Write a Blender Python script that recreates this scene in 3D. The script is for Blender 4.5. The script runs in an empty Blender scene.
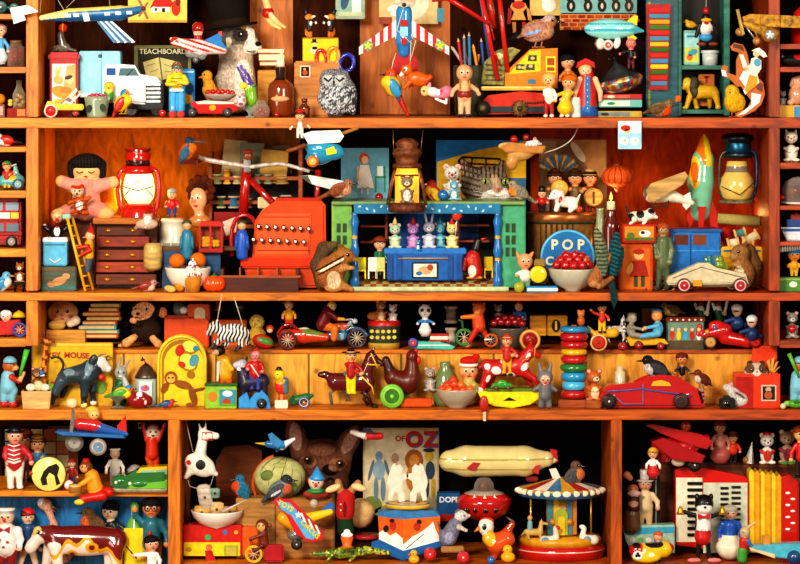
import bpy,bmesh,math,random
import numpy as np
from math import sin,cos,pi,radians
random.seed(7)
PX=0.0025;D=3000.0;CXP=400.0;CYP=60.0;ZC=(580-60)*PX
COL=bpy.context.scene.collection
def kf(d):return(D+d)/D*PX
def hx(c):
 if not isinstance(c,str):return tuple(c)[:3]
 if len(c)==3:c=''.join(a+a for a in c)
 o=[]
 for i in(0,2,4):
  v=int(c[i:i+2],16)/255
  o.append(v/12.92 if v<.04045 else((v+.055)/1.055)**2.4)
 return tuple(o)
MATS={}
def mat(kind):
 if kind in MATS:return MATS[kind]
 m=bpy.data.materials.new(kind);m.use_nodes=True
 nt=m.node_tree;N=nt.nodes;Lk=nt.links
 b=N['Principled BSDF'];out=N['Material Output']
 at=N.new('ShaderNodeAttribute');at.attribute_name='Col'
 tc=N.new('ShaderNodeTexCoord')
 P=dict(paint=(.36,0,.12),matte=(.75,0,0),fur=(.85,0,0),feather=(.8,0,0),wood=(.5,0,.15),metal=(.33,.75,0),gold=(.3,.6,0),cloth=(.9,0,0),paper=(.6,0,.1),glow=(.5,0,0),glass=(.05,0,0),gloss=(.12,0,.6),rust=(.6,.3,0),ceramic=(.2,0,.5))[kind]
 b.inputs['Roughness'].default_value=P[0];b.inputs['Metallic'].default_value=P[1];b.inputs['Coat Weight'].default_value=P[2]
 b.inputs['Specular IOR Level'].default_value=.15 if kind in('fur','feather','cloth','matte','paper')else.28 if kind in('paint','wood')else.5;b.inputs['Coat Roughness'].default_value=.15
 no=N.new('ShaderNodeTexNoise')
 sc,amt,bump=dict(paint=(60,.22,.08),matte=(90,.25,.15),fur=(260,.5,.55),feather=(240,.55,.5),wood=(40,.45,.2),metal=(70,.4,.15),gold=(70,.4,.15),cloth=(300,.25,.4),paper=(50,.2,.05),glow=(50,.1,0),glass=(20,0,0),gloss=(40,.1,.02),rust=(90,.7,.5),ceramic=(50,.1,.03))[kind]
 no.inputs['Scale'].default_value=sc;no.inputs['Detail'].default_value=3
 mp=N.new('ShaderNodeMapping');Lk.new(tc.outputs['Object'],mp.inputs[0]);Lk.new(mp.outputs[0],no.inputs[0])
 if kind in('fur','feather'):mp.inputs['Scale'].default_value=(1,1,.45)
 if kind=='wood':mp.inputs['Scale'].default_value=(.35,2,2.5)
 mr=N.new('ShaderNodeMapRange');Lk.new(no.outputs[0],mr.inputs[0])
 mr.inputs[1].default_value=.3;mr.inputs[2].default_value=.7;mr.inputs[3].default_value=1-amt;mr.inputs[4].default_value=1+amt*.35
 mx=N.new('ShaderNodeMix');mx.data_type='RGBA';mx.blend_type='MULTIPLY';mx.inputs[0].default_value=1
 Lk.new(at.outputs['Color'],mx.inputs[6]);Lk.new(mr.outputs[0],mx.inputs[7])
 Lk.new(mx.outputs[2],b.inputs['Base Color'])
 if bump:
  bp=N.new('ShaderNodeBump');bp.inputs['Strength'].default_value=bump;bp.inputs['Distance'].default_value=.002
  Lk.new(no.outputs[0],bp.inputs['Height']);Lk.new(bp.outputs[0],b.inputs['Normal'])
 if kind=='glow':
  Lk.new(mx.outputs[2],b.inputs['Emission Color']);b.inputs['Emission Strength'].default_value=1.0
 if kind=='glass':
  tr=N.new('ShaderNodeBsdfTransparent');ms=N.new('ShaderNodeMixShader');lw=N.new('ShaderNodeLayerWeight')
  lw.inputs['Blend'].default_value=.35
  m2=N.new('ShaderNodeMapRange');m2.inputs[3].default_value=.14;m2.inputs[4].default_value=.85
  Lk.new(lw.outputs['Facing'],m2.inputs[0]);Lk.new(m2.outputs[0],ms.inputs[0])
  Lk.new(at.outputs['Color'],tr.inputs[0]);Lk.new(tr.outputs[0],ms.inputs[1]);Lk.new(b.outputs[0],ms.inputs[2]);Lk.new(ms.outputs[0],out.inputs[0])
 MATS[kind]=m
 return m
def prim(V,F,C,smooth=False,vc=False):
 return dict(V=np.asarray(V,float).reshape(-1,3),F=F,C=C,s=smooth,vc=vc)
def v3(p):return(p[0],p[1],p[2]if len(p)>2 else 0.0)
def frombm(bm,c,smooth=False):
 V=[tuple(v.co)for v in bm.verts];bm.verts.index_update()
 F=[[v.index for v in f.verts]for f in bm.faces];bm.free()
 return prim(V,F,hx(c),smooth)
def G(pts,z0,z1,c,bv=.4):
 bm=bmesh.new()
 vs=[bm.verts.new((p[0],p[1],z0))for p in pts]
 f=bm.faces.new(vs)
 r=bmesh.ops.extrude_face_region(bm,geom=[f])
 for v in r['geom']:
  if isinstance(v,bmesh.types.BMVert):v.co.z=z1
 if bv>0:
  ed=[e for e in bm.edges if abs(e.verts[0].co.z-e.verts[1].co.z)<1e-6]
  bmesh.ops.bevel(bm,geom=ed,offset=min(bv,abs(z1-z0)*.4),segments=2,affect='EDGES',clamp_overlap=True)
 bmesh.ops.recalc_face_normals(bm,faces=bm.faces[:])
 return frombm(bm,c)
def B(x0,y0,x1,y1,z0,z1,c,bv=.5):
 bm=bmesh.new()
 r=bmesh.ops.create_cube(bm,size=1)
 for v in r['verts']:
  v.co=((x0+x1)/2+v.co.x*(x1-x0),(y0+y1)/2+v.co.y*(y1-y0),(z0+z1)/2+v.co.z*(z1-z0))
 if bv>0:
  bmesh.ops.bevel(bm,geom=bm.edges[:],offset=min(bv,abs(x1-x0)*.3,abs(y1-y0)*.3,abs(z1-z0)*.3),segments=2,affect='EDGES',clamp_overlap=True)
 bmesh.ops.recalc_face_normals(bm,faces=bm.faces[:])
 return frombm(bm,c)
def L(prof,cx=0,cy=0,cz=0,c='fff',ax='y',n=24,sz=1.0,sm=True):
 """lathe: prof [(position along axis, radius[, colour])]; position replaces the axis coordinate"""
 V=[];F=[];C=[]
 m=len(prof)
 for q in prof:
  for i in range(n):
   a=2*pi*i/n;u,w=q[1]*cos(a),q[1]*sin(a)*sz
   if ax=='y':V.append((cx+u,q[0],cz+w))
   elif ax=='x':V.append((q[0],cy+u,cz+w))
   else:V.append((cx+u,cy+w,cz+q[0]))
 for j in range(m-1):
  col=hx(prof[j][2])if len(prof[j])>2 else hx(c)
  for i in range(n):
   F.append([j*n+i,j*n+(i+1)%n,(j+1)*n+(i+1)%n,(j+1)*n+i]);C.append(col)
 if prof[0][1]>1e-6:F.append(list(range(n))[::-1]);C.append(hx(prof[0][2])if len(prof[0])>2 else hx(c))
 if prof[-1][1]>1e-6:F.append([(m-1)*n+i for i in range(n)]);C.append(C[-2]if len(C)>1 else hx(c))
 return prim(V,F,C,sm)
def O(x,y,rx,ry=None,c='fff',z=0,rz=None,rot=0,n=14):
 ry=rx if ry is None else ry;rz=min(rx,ry)if rz is None else rz
 m=max(8,n*2//3)
 prof=[(-cos(pi*j/m),max(sin(pi*j/m),0))for j in range(m+1)]
 p=L([(a,b)for a,b in prof],0,0,0,c,'y',n)
 V=p['V']*np.array([rx,ry,rz]);p['V']=V
 if rot:R(p,rot,0,0)
 p['V']+=np.array([x,y,z]);return p
def Cy(a,b,r0,r1=None,c='fff',n=12,sm=True):
 r1=r0 if r1 is None else r1
 a=np.array(v3(a),float);b=np.array(v3(b),float);d=b-a;l=np.linalg.norm(d);d=d/max(l,1e-9)
 u=np.cross(d,(0,0,1)if abs(d[2])<.9 else(1,0,0));u/=np.linalg.norm(u);w=np.cross(d,u)
 V=[];F=[]
 for p,r in((a,r0),(b,r1)):
  for i in range(n):
   t=2*pi*i/n;V.append(p+(u*cos(t)+w*sin(t))*max(r,1e-3))
 for i in range(n):F.append([i,(i+1)%n,n+(i+1)%n,n+i])
 F.append(list(range(n))[::-1]);F.append([n+i for i in range(n)])
 return prim(V,F,hx(c),sm)
def U(pts,r,c='fff',n=8,closed=False,smooth=0):
 P=[np.array(v3(p),float)for p in pts]
 if smooth:
  for _ in range(smooth):
   Q=[]if closed else[P[0]]
   m=len(P)
   for i in range(m if closed else m-1):
    a,b=P[i],P[(i+1)%m];Q+=[a*.75+b*.25,a*.25+b*.75]
   if not closed:Q.append(P[-1])
   P=Q
 m=len(P);V=[];F=[];u=None
 for i in range(m):
  if closed:d=P[(i+1)%m]-P[i-1]
  else:d=P[min(i+1,m-1)]-P[max(i-1,0)]
  d=d/max(np.linalg.norm(d),1e-9)
  if u is None:u=np.cross(d,(0,0,1)if abs(d[2])<.9 else(1,0,0))
  u=u-d*np.dot(u,d);u/=max(np.linalg.norm(u),1e-9);w=np.cross(d,u)
  rr=r if not isinstance(r,tuple)else r[0]+(r[1]-r[0])*i/max(m-1,1)
  for k in range(n):
   t=2*pi*k/n;V.append(P[i]+(u*cos(t)+w*sin(t))*rr)
 for i in range(m if closed else m-1):
  j=(i+1)%m
  for k in range(n):F.append([i*n+k,i*n+(k+1)%n,j*n+(k+1)%n,j*n+k])
 if not closed:F.append(list(range(n))[::-1]);F.append([(m-1)*n+k for k in range(n)])
 return prim(V,F,hx(c),True)
def ring(x,y,R0,r,c,z=0,n=28,sy=1.0,ax='z'):
 pts=[]
 for i in range(n):
  a=2*pi*i/n
  pts.append((x+R0*cos(a),y+R0*sin(a)*sy,z)if ax=='z' else(x+R0*cos(a),y,z+R0*sin(a)*sy))
 return U(pts,r,c,6,True)
def R(p,ang,cx,cy):
 a=radians(ang);V=p['V'];x=V[:,0]-cx;y=V[:,1]-cy
 p['V']=np.stack([cx+x*cos(a)-y*sin(a),cy+x*sin(a)+y*cos(a),V[:,2]],1);return p
def RY(p,ang,cx,cz=0):
 a=radians(ang);V=p['V'];x=V[:,0]-cx;z=V[:,2]-cz
 p['V']=np.stack([cx+x*cos(a)-z*sin(a),V[:,1],cz+x*sin(a)+z*cos(a)],1);return p
def RX(p,ang,cy,cz=0):
 a=radians(ang);V=p['V'];y=V[:,1]-cy;z=V[:,2]-cz
 p['V']=np.stack([V[:,0],cy+y*cos(a)-z*sin(a),cz+y*sin(a)+z*cos(a)],1);return p
def MV(p,dx,dy,dz=0):p['V']=p['V']+np.array([dx,dy,dz]);return p
def rr(ps,f,*a):return[f(p,*a)for p in ps]
def el(x,y,rx,ry=None,n=20,rot=0):
 ry=rx if ry is None else ry;a=radians(rot)
 return[(x+rx*cos(2*pi*i/n)*cos(a)-ry*sin(2*pi*i/n)*sin(a),y+rx*cos(2*pi*i/n)*sin(a)+ry*sin(2*pi*i/n)*cos(a))for i in range(n)]
def star(x,y,r,c,z0,z1,n=5,q=.42,rot=0):
 return G([(x+(r if i%2==0 else r*q)*sin(pi*i/n+radians(rot)),y-(r if i%2==0 else r*q)*cos(pi*i/n+radians(rot)))for i in range(2*n)],z0,z1,c,0)
def F_(pts,z,c,t=.35):return G(pts,z-t,z,c,0)
def FR(x0,y0,x1,y1,z,c,t=.35):return G([(x0,y0),(x1,y0),(x1,y1),(x0,y1)],z-t,z,c,0)
def FE(x,y,rx,ry,z,c,rot=0,t=.35,n=16):return G(el(x,y,rx,ry,n,rot),z-t,z,c,0)
def X(s,x,y,size,z,c,rot=0,sx=1.0,bold=.015):
 cu=bpy.data.curves.new('t','FONT');cu.body=s;cu.size=1;cu.align_x='CENTER';cu.extrude=.03;cu.offset=bold;cu.resolution_u=3
 ob=bpy.data.objects.new('t',cu);COL.objects.link(ob)
 dg=bpy.context.evaluated_depsgraph_get();me=ob.evaluated_get(dg).to_mesh()
 V=np.array([tuple(v.co)for v in me.vertices]).reshape(-1,3);F=[list(p.vertices)for p in me.polygons]
 ob.evaluated_get(dg).to_mesh_clear();bpy.data.objects.remove(ob);bpy.data.curves.remove(cu)
 k=size*1.38
 p=prim(np.stack([x+V[:,0]*k*sx,y-V[:,1]*k,z-(V[:,2]+.03)*3],1),F,hx(c))
 if rot:R(p,rot,x,y)
 return p
def wheel(x,y,r,w,z,tyre='222',hub='c11',rim=None,spokes=0,sc='ddd',n=24):
 """wheel facing the viewer, centred at depth z"""
 rim=rim or tyre
 o=[L([(-w/2,r*.78),(-w/2,r*.95),(-w*.25,r),(w*.25,r),(w/2,r*.95),(w/2,r*.78)],x,y,z,tyre,'z',n)]
 if spokes:
  o=[ring(x,y,r*.88,r*.13,tyre,z,n),ring(x,y,r*.74,r*.06,rim,z,n)]
  for i in range(spokes):
   a=2*pi*i/spokes+.2;o.append(Cy((x,y,z),(x+r*.78*cos(a),y+r*.78*sin(a),z),r*.035,None,sc,5))
  o.append(O(x,y,r*.17,None,hub,z,w*.4))
 else:
  o.append(L([(-w*.55,0.01,hub),(-w*.55,r*.62,rim),(-w*.5,r*.8,rim),(w*.45,r*.8)],x,y,z,hub,'z',n))
  o.append(O(x,y,r*.16,None,rim if rim!=tyre else sc,z-w*.55,w*.2))
 return o
def E(x,y,rx,ry=None,c='fff',z=0,rz=None,rot=0):
 ry=rx if ry is None else ry
 return('E',x,y,z,rx,ry,min(rx,ry)if rz is None else rz,radians(rot),hx(c))
def K(x0,y0,r0,x1,y1,r1,c='fff',z0=0,z1=None):
 return('K',x0,y0,z0,r0,x1,y1,z0 if z1 is None else z1,r1,hx(c))
def Pt(x,y,rx,ry=None,c='000',rot=0,zmax=1e9):return('P',x,y,rx,rx if ry is None else ry,radians(rot),hx(c),zmax)
def sd(p,x,y,z):
 if p[0]=='E':
  _,cx,cy,cz,rx,ry,rz,a,_c=p
  dx,dy,dz=x-cx,y-cy,z-cz
  if a:dx,dy=dx*cos(a)+dy*sin(a),-dx*sin(a)+dy*cos(a)
  k0=np.sqrt((dx/rx)**2+(dy/ry)**2+(dz/rz)**2)+1e-9;k1=np.sqrt((dx/rx**2)**2+(dy/ry**2)**2+(dz/rz**2)**2)+1e-9
  return k0*(k0-1)/k1
 _,x0,y0,z0,r0,x1,y1,z1,r1,_c=p
 bx,by,bz=x1-x0,y1-y0,z1-z0;bb=bx*bx+by*by+bz*bz+1e-9
 h=np.clip(((x-x0)*bx+(y-y0)*by+(z-z0)*bz)/bb,0,1)
 return np.sqrt((x-x0-h*bx)**2+(y-y0-h*by)**2+(z-z0-h*bz)**2)-(r0+(r1-r0)*h)
def bb(p):
 if p[0]=='E':
  m=max(p[4],p[5])if p[7]else 0
  rx,ry=(m,m)if p[7]else(p[4],p[5])
  return[(p[1]-rx,p[1]+rx),(p[2]-ry,p[2]+ry),(p[3]-p[6],p[3]+p[6])]
 return[(min(p[1+i]-p[4],p[5+i]-p[8]),max(p[1+i]+p[4],p[5+i]+p[8]))for i in range(3)]
def S(prims,k=1.2,h=None,fn=None):
 sol=[p for p in prims if p[0]!='P'];pts=[p for p in prims if p[0]=='P']
 bs=[bb(p)for p in sol]
 lo=np.array([min(b[i][0]for b in bs)for i in range(3)],float);hi=np.array([max(b[i][1]for b in bs)for i in range(3)],float)
 if h is None:h=max(.42,float(max(hi-lo))/62)
 lo-=2.5*h;hi+=2.5*h;n=np.ceil((hi-lo)/h).astype(int)+1
 ax=[lo[i]+h*np.arange(n[i])for i in range(3)]
 f=np.full(tuple(n),50.0);mg=k+2.5*h
 for p,b in zip(sol,bs):
  sl=[]
  for i in range(3):
   a0=max(0,int((b[i][0]-mg-lo[i])/h));a1=min(n[i],int((b[i][1]+mg-lo[i])/h)+2);sl.append(slice(a0,a1))
  sl=tuple(sl)
  d=sd(p,ax[0][sl[0]][:,None,None],ax[1][sl[1]][None,:,None],ax[2][sl[2]][None,None,:])
  c=f[sl];t=np.clip(k-np.abs(c-d),0,None)/max(k,1e-6)
  f[sl]=np.minimum(c,d)-t*t*k*.25
 ins=f<0
 cn=ins[:-1,:-1,:-1].astype(int)
 s=sum(ins[a:ins.shape[0]-1+a,b:ins.shape[1]-1+b,c:ins.shape[2]-1+c].astype(np.int8)for a in(0,1)for b in(0,1)for c in(0,1))
 act=(s>0)&(s<8)
 idx=-np.ones(act.shape,int);ci=np.argwhere(act);idx[act]=np.arange(len(ci))
 acc=np.zeros((len(ci),3));cnt=np.zeros(len(ci))
 cor=[(a,b,c)for a in(0,1)for b in(0,1)for c in(0,1)]
 for i,a in enumerate(cor):
  for b in cor[i+1:]:
   if sum(abs(a[q]-b[q])for q in range(3))!=1:continue
   fa=f[ci[:,0]+a[0],ci[:,1]+a[1],ci[:,2]+a[2]];fb=f[ci[:,0]+b[0],ci[:,1]+b[1],ci[:,2]+b[2]]
   m=(fa<0)!=(fb<0);t=np.where(m,fa/(fa-fb+1e-12),0)
   for q in range(3):acc[:,q]+=np.where(m,a[q]+(b[q]-a[q])*t,0)
   cnt+=m
 V=lo+h*(ci+acc/cnt[:,None])
 F=[]
 I=idx
 for q in range(3):
  A=np.moveaxis(ins,q,0);m=A[:-1]!=A[1:];J=np.moveaxis(I,q,0)
  e=np.argwhere(m[:,1:-1,1:-1])+np.array([0,1,1])
  if not len(e):continue
  i,j,k_=e[:,0],e[:,1],e[:,2]
  quad=np.stack([J[i,j-1,k_-1],J[i,j,k_-1],J[i,j,k_],J[i,j-1,k_]],1)
  fl=A[i,j,k_]
  if q==1:fl=~fl
  quad[~fl]=quad[~fl][:,::-1]
  F.append(quad)
 F=np.concatenate(F)
 ds=np.stack([sd(p,V[:,0],V[:,1],V[:,2])for p in sol]);w=ds.argmin(0)
 C=np.array([p[-1]for p in sol])[w]
 for p in pts:
  a=p[5];dx,dy=V[:,0]-p[1],V[:,1]-p[2]
  dx,dy=dx*cos(a)+dy*sin(a),-dx*sin(a)+dy*cos(a)
  C[((dx/p[3])**2+(dy/p[4])**2<1)&(V[:,2]<p[7])]=p[6]
 if fn is not None:C=fn(V[:,0],V[:,1],V[:,2],C)
 return prim(V,F,C,True,True)
def stripes(col,per,ang=0,th=.2,wob=1.0,box=None):
 col=np.array(hx(col))
 def f(x,y,z,C):
  a=radians(ang);u=x*cos(a)+y*sin(a);v=-x*sin(a)+y*cos(a)
  m=np.sin(2*pi*u/per+wob*np.sin(v/per*1.7))>th
  if box:m&=(x>box[0])&(x<box[2])&(y>box[1])&(y<box[3])
  C=C.copy();C[m]=col;return C
 return f
def specks(cols,cell=3.0,p=.3,seed=1):
 def f(x,y,z,C):
  h=np.sin(np.floor(x/cell)*12.9898+np.floor(y/cell+np.floor(x/cell)*.5)*78.233+seed)*43758.5453;h=h-np.floor(h)
  C=C.copy();k=len(cols)
  for i,c in enumerate(cols):C[(h>p*i/k)&(h<p*(i+1)/k)]=hx(c)
  return C
 return f
SHZ={}
def shz(y,d0=0):return ZC+(CYP-y)*kf(d0)
THINGS=[]
class T:
 def __init__(s,name,label,cat,x,y,d=None,on=None,group=None,rot=0,tilt=0):
  s.name,s.label,s.cat,s.x,s.y,s.group,s.rot,s.tilt=name,label,cat,x,y,group,rot,tilt
  if isinstance(on,T):
   s.d=on.d if d is None else d
   s.k=kf(s.d);s.z=on.z+(on.y-y)*on.k
   s.x=x
  elif on is not None:
   z=SHZ[on]
   if d is None:
    kk=(ZC-z)/max((y-CYP)*PX,1e-6);d=(kk-1)*D
    d=min(max(d,16),112)
   s.d=d;s.k=kf(d);s.z=z
  else:
   s.d=30 if d is None else d;s.k=kf(s.d);s.z=ZC+(CYP-y)*s.k
  s.dx=0;s.parts=[];s.sit=on is not None;THINGS.append(s)
 def p(s,name,prims,m='paint',of=None,label=None):
  fl=[]
  def walk(a):
   for q in a:
    if isinstance(q,dict):fl.append(q)
    else:walk(q)
  walk(prims if isinstance(prims,(list,tuple))else[prims])
  s.parts.append((name,fl,m,of,label));return len(s.parts)-1
def build_mesh(name,prs,m,org,k):
 vs=[];loops=[];starts=[];tot=[];cols=[];sm=[];off=0;nl=0
 for p in prs:
  V=p['V'];vs.append(V);F=p['F'];C=p['C']
  if isinstance(F,np.ndarray):
   q=F+off;loops.append(q.ravel());nf=len(q)
   starts.append(nl+4*np.arange(nf));tot.append(np.full(nf,4));nl+=4*nf
   cols.append(C[F.ravel()]);sm.append(np.full(nf,True))
  else:
   per=isinstance(C,list)
   for i,f in enumerate(F):
    loops.append(np.array(f)+off);starts.append(np.array([nl]));tot.append(np.array([len(f)]));nl+=len(f)
    c=C[i]if per else C
    cols.append(np.tile(np.array(c),(len(f),1)))
   sm.append(np.full(len(F),p['s']))
  off+=len(V)
 V=np.concatenate(vs);W=np.stack([(V[:,0]-org[0])*k,V[:,2]*k,(org[1]-V[:,1])*k],1)
 me=bpy.data.meshes.new(name)
 loops=np.concatenate(loops);starts=np.concatenate(starts);tot=np.concatenate(tot)
 me.vertices.add(len(W));me.vertices.foreach_set('co',W.ravel())
 me.loops.add(len(loops));me.loops.foreach_set('vertex_index',loops.astype(np.int32))
 me.polygons.add(len(starts));me.polygons.foreach_set('loop_start',starts.astype(np.int32));me.polygons.foreach_set('loop_total',tot.astype(np.int32))
 me.polygons.foreach_set('use_smooth',np.concatenate(sm))
 me.update(calc_edges=True);me.validate()
 cc=np.concatenate(cols);ca=me.color_attributes.new('Col','FLOAT_COLOR','CORNER')
 if len(ca.data)==len(cc):ca.data.foreach_set('color',np.concatenate([cc,np.ones((len(cc),1))],1).astype(np.float32).ravel())
 else:print('COLOUR MISMATCH',name,len(ca.data),len(cc))
 me.materials.append(mat(m))
 return me
def adjust(t):
 """keep a thing inside its compartment: clear of posts, back board, riser and shelf boards"""
 if t.name in('bookcase','yellow_biplane','toy_airship'):return
 Vs=np.concatenate([q['V']for _,pp,_,_,_ in t.parts for q in pp])
 z0,z1=Vs[:,2].min(),Vs[:,2].max();yb=Vs[:,1].max();yt=Vs[:,1].min()
 if t.d<-1:return
 low3=345<(yt+yb)/2<412
 lim=49.4 if low3 and t.d<52 else(145.5 if t.x>32 and t.x<774 else 126)
 if t.d+z1*t.k/PX>lim:t.d=lim-z1*t.k/PX
 kx=t.k/PX
 a,b=(Vs[:,0].min()-CXP)*kx,(Vs[:,0].max()-CXP)*kx;mid=(a+b)/2
 if not(low3 and t.d+z1<44):
  if yt>415:sp=((-470,-232.5),(-219.5,210.5),(222.5,470))
  else:sp=((-470,-374.5),(-361.5,368.5),(380.5,470))
  for l,r in sp:
   if l<mid<r:
    if a<l and l>-400 and l-a<16:t.dx=(l-a)*PX
    elif b>r and r<400 and b-r<16:t.dx=-(b-r)*PX
 if not t.sit and t.cat not in('puppet','toy plane','lantern','toy airship','picture','poster','card'):
  zb=t.z+(t.y-yb)*t.k;best=None
  side='L' if t.x<30 else 'R' if t.x>774 else ''
  for key,sz in SHZ.items():
   ks=str(key)
   if(side and not ks.startswith(side)and key not in(5,6))or(not side and not ks.isdigit()):continue
   if key==3 and not(t.d>50 and 300<yb<350):continue
   if key==4 and not yb<412:continue
   if key==6 and t.x>168:continue
   if key==5 and t.x<168:continue
   g=(zb-sz)/PX
   if abs(g)<7.5 and(best is None or abs(g)<abs(best)):best=g
  if best is not None:t.z-=best*PX-.0004
def finish():
 for t in THINGS:
  if t.sit and t.rot==0:
   lo=max(float(q['V'][:,1].max())for _,pp,_,_,_ in t.parts for q in pp)
   if abs(lo-t.y)<6:t.z+=(lo-t.y)*t.k+.0004
  adjust(t)
  loc=((t.x-CXP)*t.k+t.dx,t.d*PX,t.z)
  single=len(t.parts)==1
  root=None
  if not single:
   root=bpy.data.objects.new(t.name,None);root.empty_display_size=.02;COL.objects.link(root)
  obs=[]
  for(nm,prs,m,of,lab)in t.parts:
   me=build_mesh(nm,prs,m,(t.x,t.y),t.k)
   ob=bpy.data.objects.new(t.name if single else nm,me);COL.objects.link(ob);obs.append(ob)
   if not single:ob.parent=obs[of]if of is not None else root
   if lab and not single:ob['label']=lab
  r=obs[0]if single else root
  r.location=loc;r.rotation_euler=(0,0,radians(t.rot))
  r['label']=t.label;r['category']=t.cat
  if t.group:r['group']=t.group
  t.ob=r
def dark(c,f=.6):
 c=hx(c);return tuple(v*f for v in c)
def face(x,y,r,z=0,look=0,eye='111',white=True,mouth='a22',nose=None,lip=True):
 """eyes, nose and mouth on the front of a head of radius r centred at x,y,z"""
 o=[];s=look*r*.35
 for i in(-1,1):
  ex=x+s+i*r*.36;zz=z-math.sqrt(max(r*r-(ex-x)**2-(r*.1)**2,.05*r*r))
  if white:o.append(O(ex,y-r*.08,r*.2,r*.24,'f4efe6',zz+r*.06,r*.13,0,8))
  o.append(O(ex+look*r*.05,y-r*.06,r*.12,r*.15,eye,zz-r*.04,r*.1,0,8))
 o.append(O(x+s*1.2,y+r*.2,r*.13,r*.12,nose or 'd8886a',z-r*.98,r*.13,0,8))
 if lip:o.append(O(x+s,y+r*.5,r*.27,r*.08,mouth,z-r*.84,r*.1,0,8))
 return o
def hatp(kind,x,y,r,c,z=0,c2=None):
 """hat whose brim sits at y on a head of radius r"""
 c2=c2 or c
 if kind=='top':return[L([(y-r*1.5,r*.72),(y-r*1.45,r*.78,c),(y-r*.25,r*.7,c2),(y,r*.72,c),(y+.01,r*1.25),(y+r*.12,r*1.25)],x,0,z,c)]
 if kind=='bowler':return[L([(y-r*.9,.01),(y-r*.85,r*.35),(y-r*.6,r*.7),(y-r*.15,r*.85,c2),(y,r*.86,c),(y,r*1.2),(y+r*.1,r*1.2)],x,0,z,c)]
 if kind=='cap':return[L([(y-r*.8,.01),(y-r*.75,r*.4),(y-r*.45,r*.85),(y,r*1.03),(y+r*.1,r*1.0)],x,0,z,c),O(x,y,r*.8,r*.12,c2,z-r*.9,r*.7)]
 if kind=='cone':return[L([(y-r*2.2,.01),(y-r*.1,r*.85,c2),(y+r*.15,r*.95)],x,0,z,c),O(x,y-r*2.2,r*.22,None,c2,z)]
 if kind=='santa':return[L([(y-r*1.2,.05),(y-r*.9,r*.5),(y-r*.2,r*.95),(y,r)],x,0,z,c),ring(x,y,r*.95,r*.2,'f4f0e8',z,20,ax='x'),O(x+r*.5,y-r*1.1,r*.25,None,'fff',z)]
 if kind=='sailor':return[L([(y-r*.45,.01),(y-r*.45,r*1.05),(y-r*.2,r*1.1,c2),(y-r*.15,r*.9,c2),(y+r*.15,r*.92)],x,0,z,c)]
 if kind=='soldier':return[L([(y-r*1.5,.01),(y-r*1.4,r*.6),(y-r*.9,r*.88),(y,r*.95),(y+r*.1,r*.9)],x,0,z,c)]
 if kind=='wide':return[L([(y-r*.7,.01),(y-r*.65,r*.5),(y-r*.1,r*.75,c2),(y,r*.78,c),(y,r*1.6),(y+r*.1,r*1.6)],x,0,z,c)]
 if kind=='fez':return[L([(y-r*.8,r*.5),(y,r*.75)],x,0,z,c)]
 return[]
def doll(t,x,y,h,skin='efb58c',hair='3a2010',top='c22418',legs='24508f',shoe='201410',hat=None,arms=None,skirt=None,hr=.14,look=0,z=0,lean=0,step=.07,m='paint',fat=1.0,nose=None,hands=None,facec=None,extra=None,build=1.0):
 r=hr*h;hy=y-h+r*(1.05);hx_=x+lean*h
 if hat:hy=y-h+r*(2.3 if hat[0]in('top','soldier','cone')else 1.6)
 sy=hy+r*1.35;hipy=y-h*.40;w=h*.1*fat
 if arms is None:arms=((-.2,.36),(.2,.36))
 pr=[E(hx_,hy,r,r*1.05,facec or skin,z),K(hx_,hy+r*.7,r*.45,x+lean*h*.8,sy+h*.02,r*.45,skin,z),K(x+lean*h*.7,sy+w*.5,w*.95,x,hipy,w*1.0,top,z)]
 for i,s in enumerate((-1,1)):
  sx=x+lean*h*.75+s*w*.95;ax,ay=arms[i];hxx,hyy=x+ax*h,y-ay*h
  ex,ey=(sx+hxx)/2+s*h*.04,(sy+hyy)/2+h*.02
  pr+=[K(sx,sy+w*.3,h*.045*fat,ex,ey,h*.04,top,z,z-h*.02),K(ex,ey,h*.04,hxx,hyy,h*.032,top,z-h*.02,z-h*.06),E(hxx,hyy,h*.04,h*.04,hands or skin,z-h*.06,h*.035)]
  fx=x+s*h*step
  pr+=[K(x+s*w*.5,hipy+h*.02,h*.062*fat,fx,y-h*.05,h*.045,legs,z),E(fx+look*h*.03,y-h*.03,h*.055,h*.032,shoe,z-h*.03,h*.075)]
 if skirt:pr+=[K(x,hipy-h*.02,w*1.0,x,y-h*.24,w*1.9,skirt,z)]
 body=[S(pr,k=h*.025,h=max(.4,h/62))]+face(hx_,hy,r,z,look,nose=nose)
 if extra:body+=extra
 t.p('body',body,m)
 if hair:t.p('hair',[S([E(hx_-look*r*.2,hy-r*.48,r*1.1,r*.72,hair,z-r*.02,r*1.03),E(hx_-r*.8,hy-r*.05,r*.32,r*.55,hair,z+r*.2),E(hx_+r*.8,hy-r*.05,r*.32,r*.55,hair,z+r*.2)],k=r*.3,h=max(.4,r/9))],'matte')
 if hat:t.p('hat',hatp(hat[0],hx_,hy-r*.55,r*1.02,hat[1],z,hat[2]if len(hat)>2 else None),m)
 return hx_,hy,r
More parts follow.
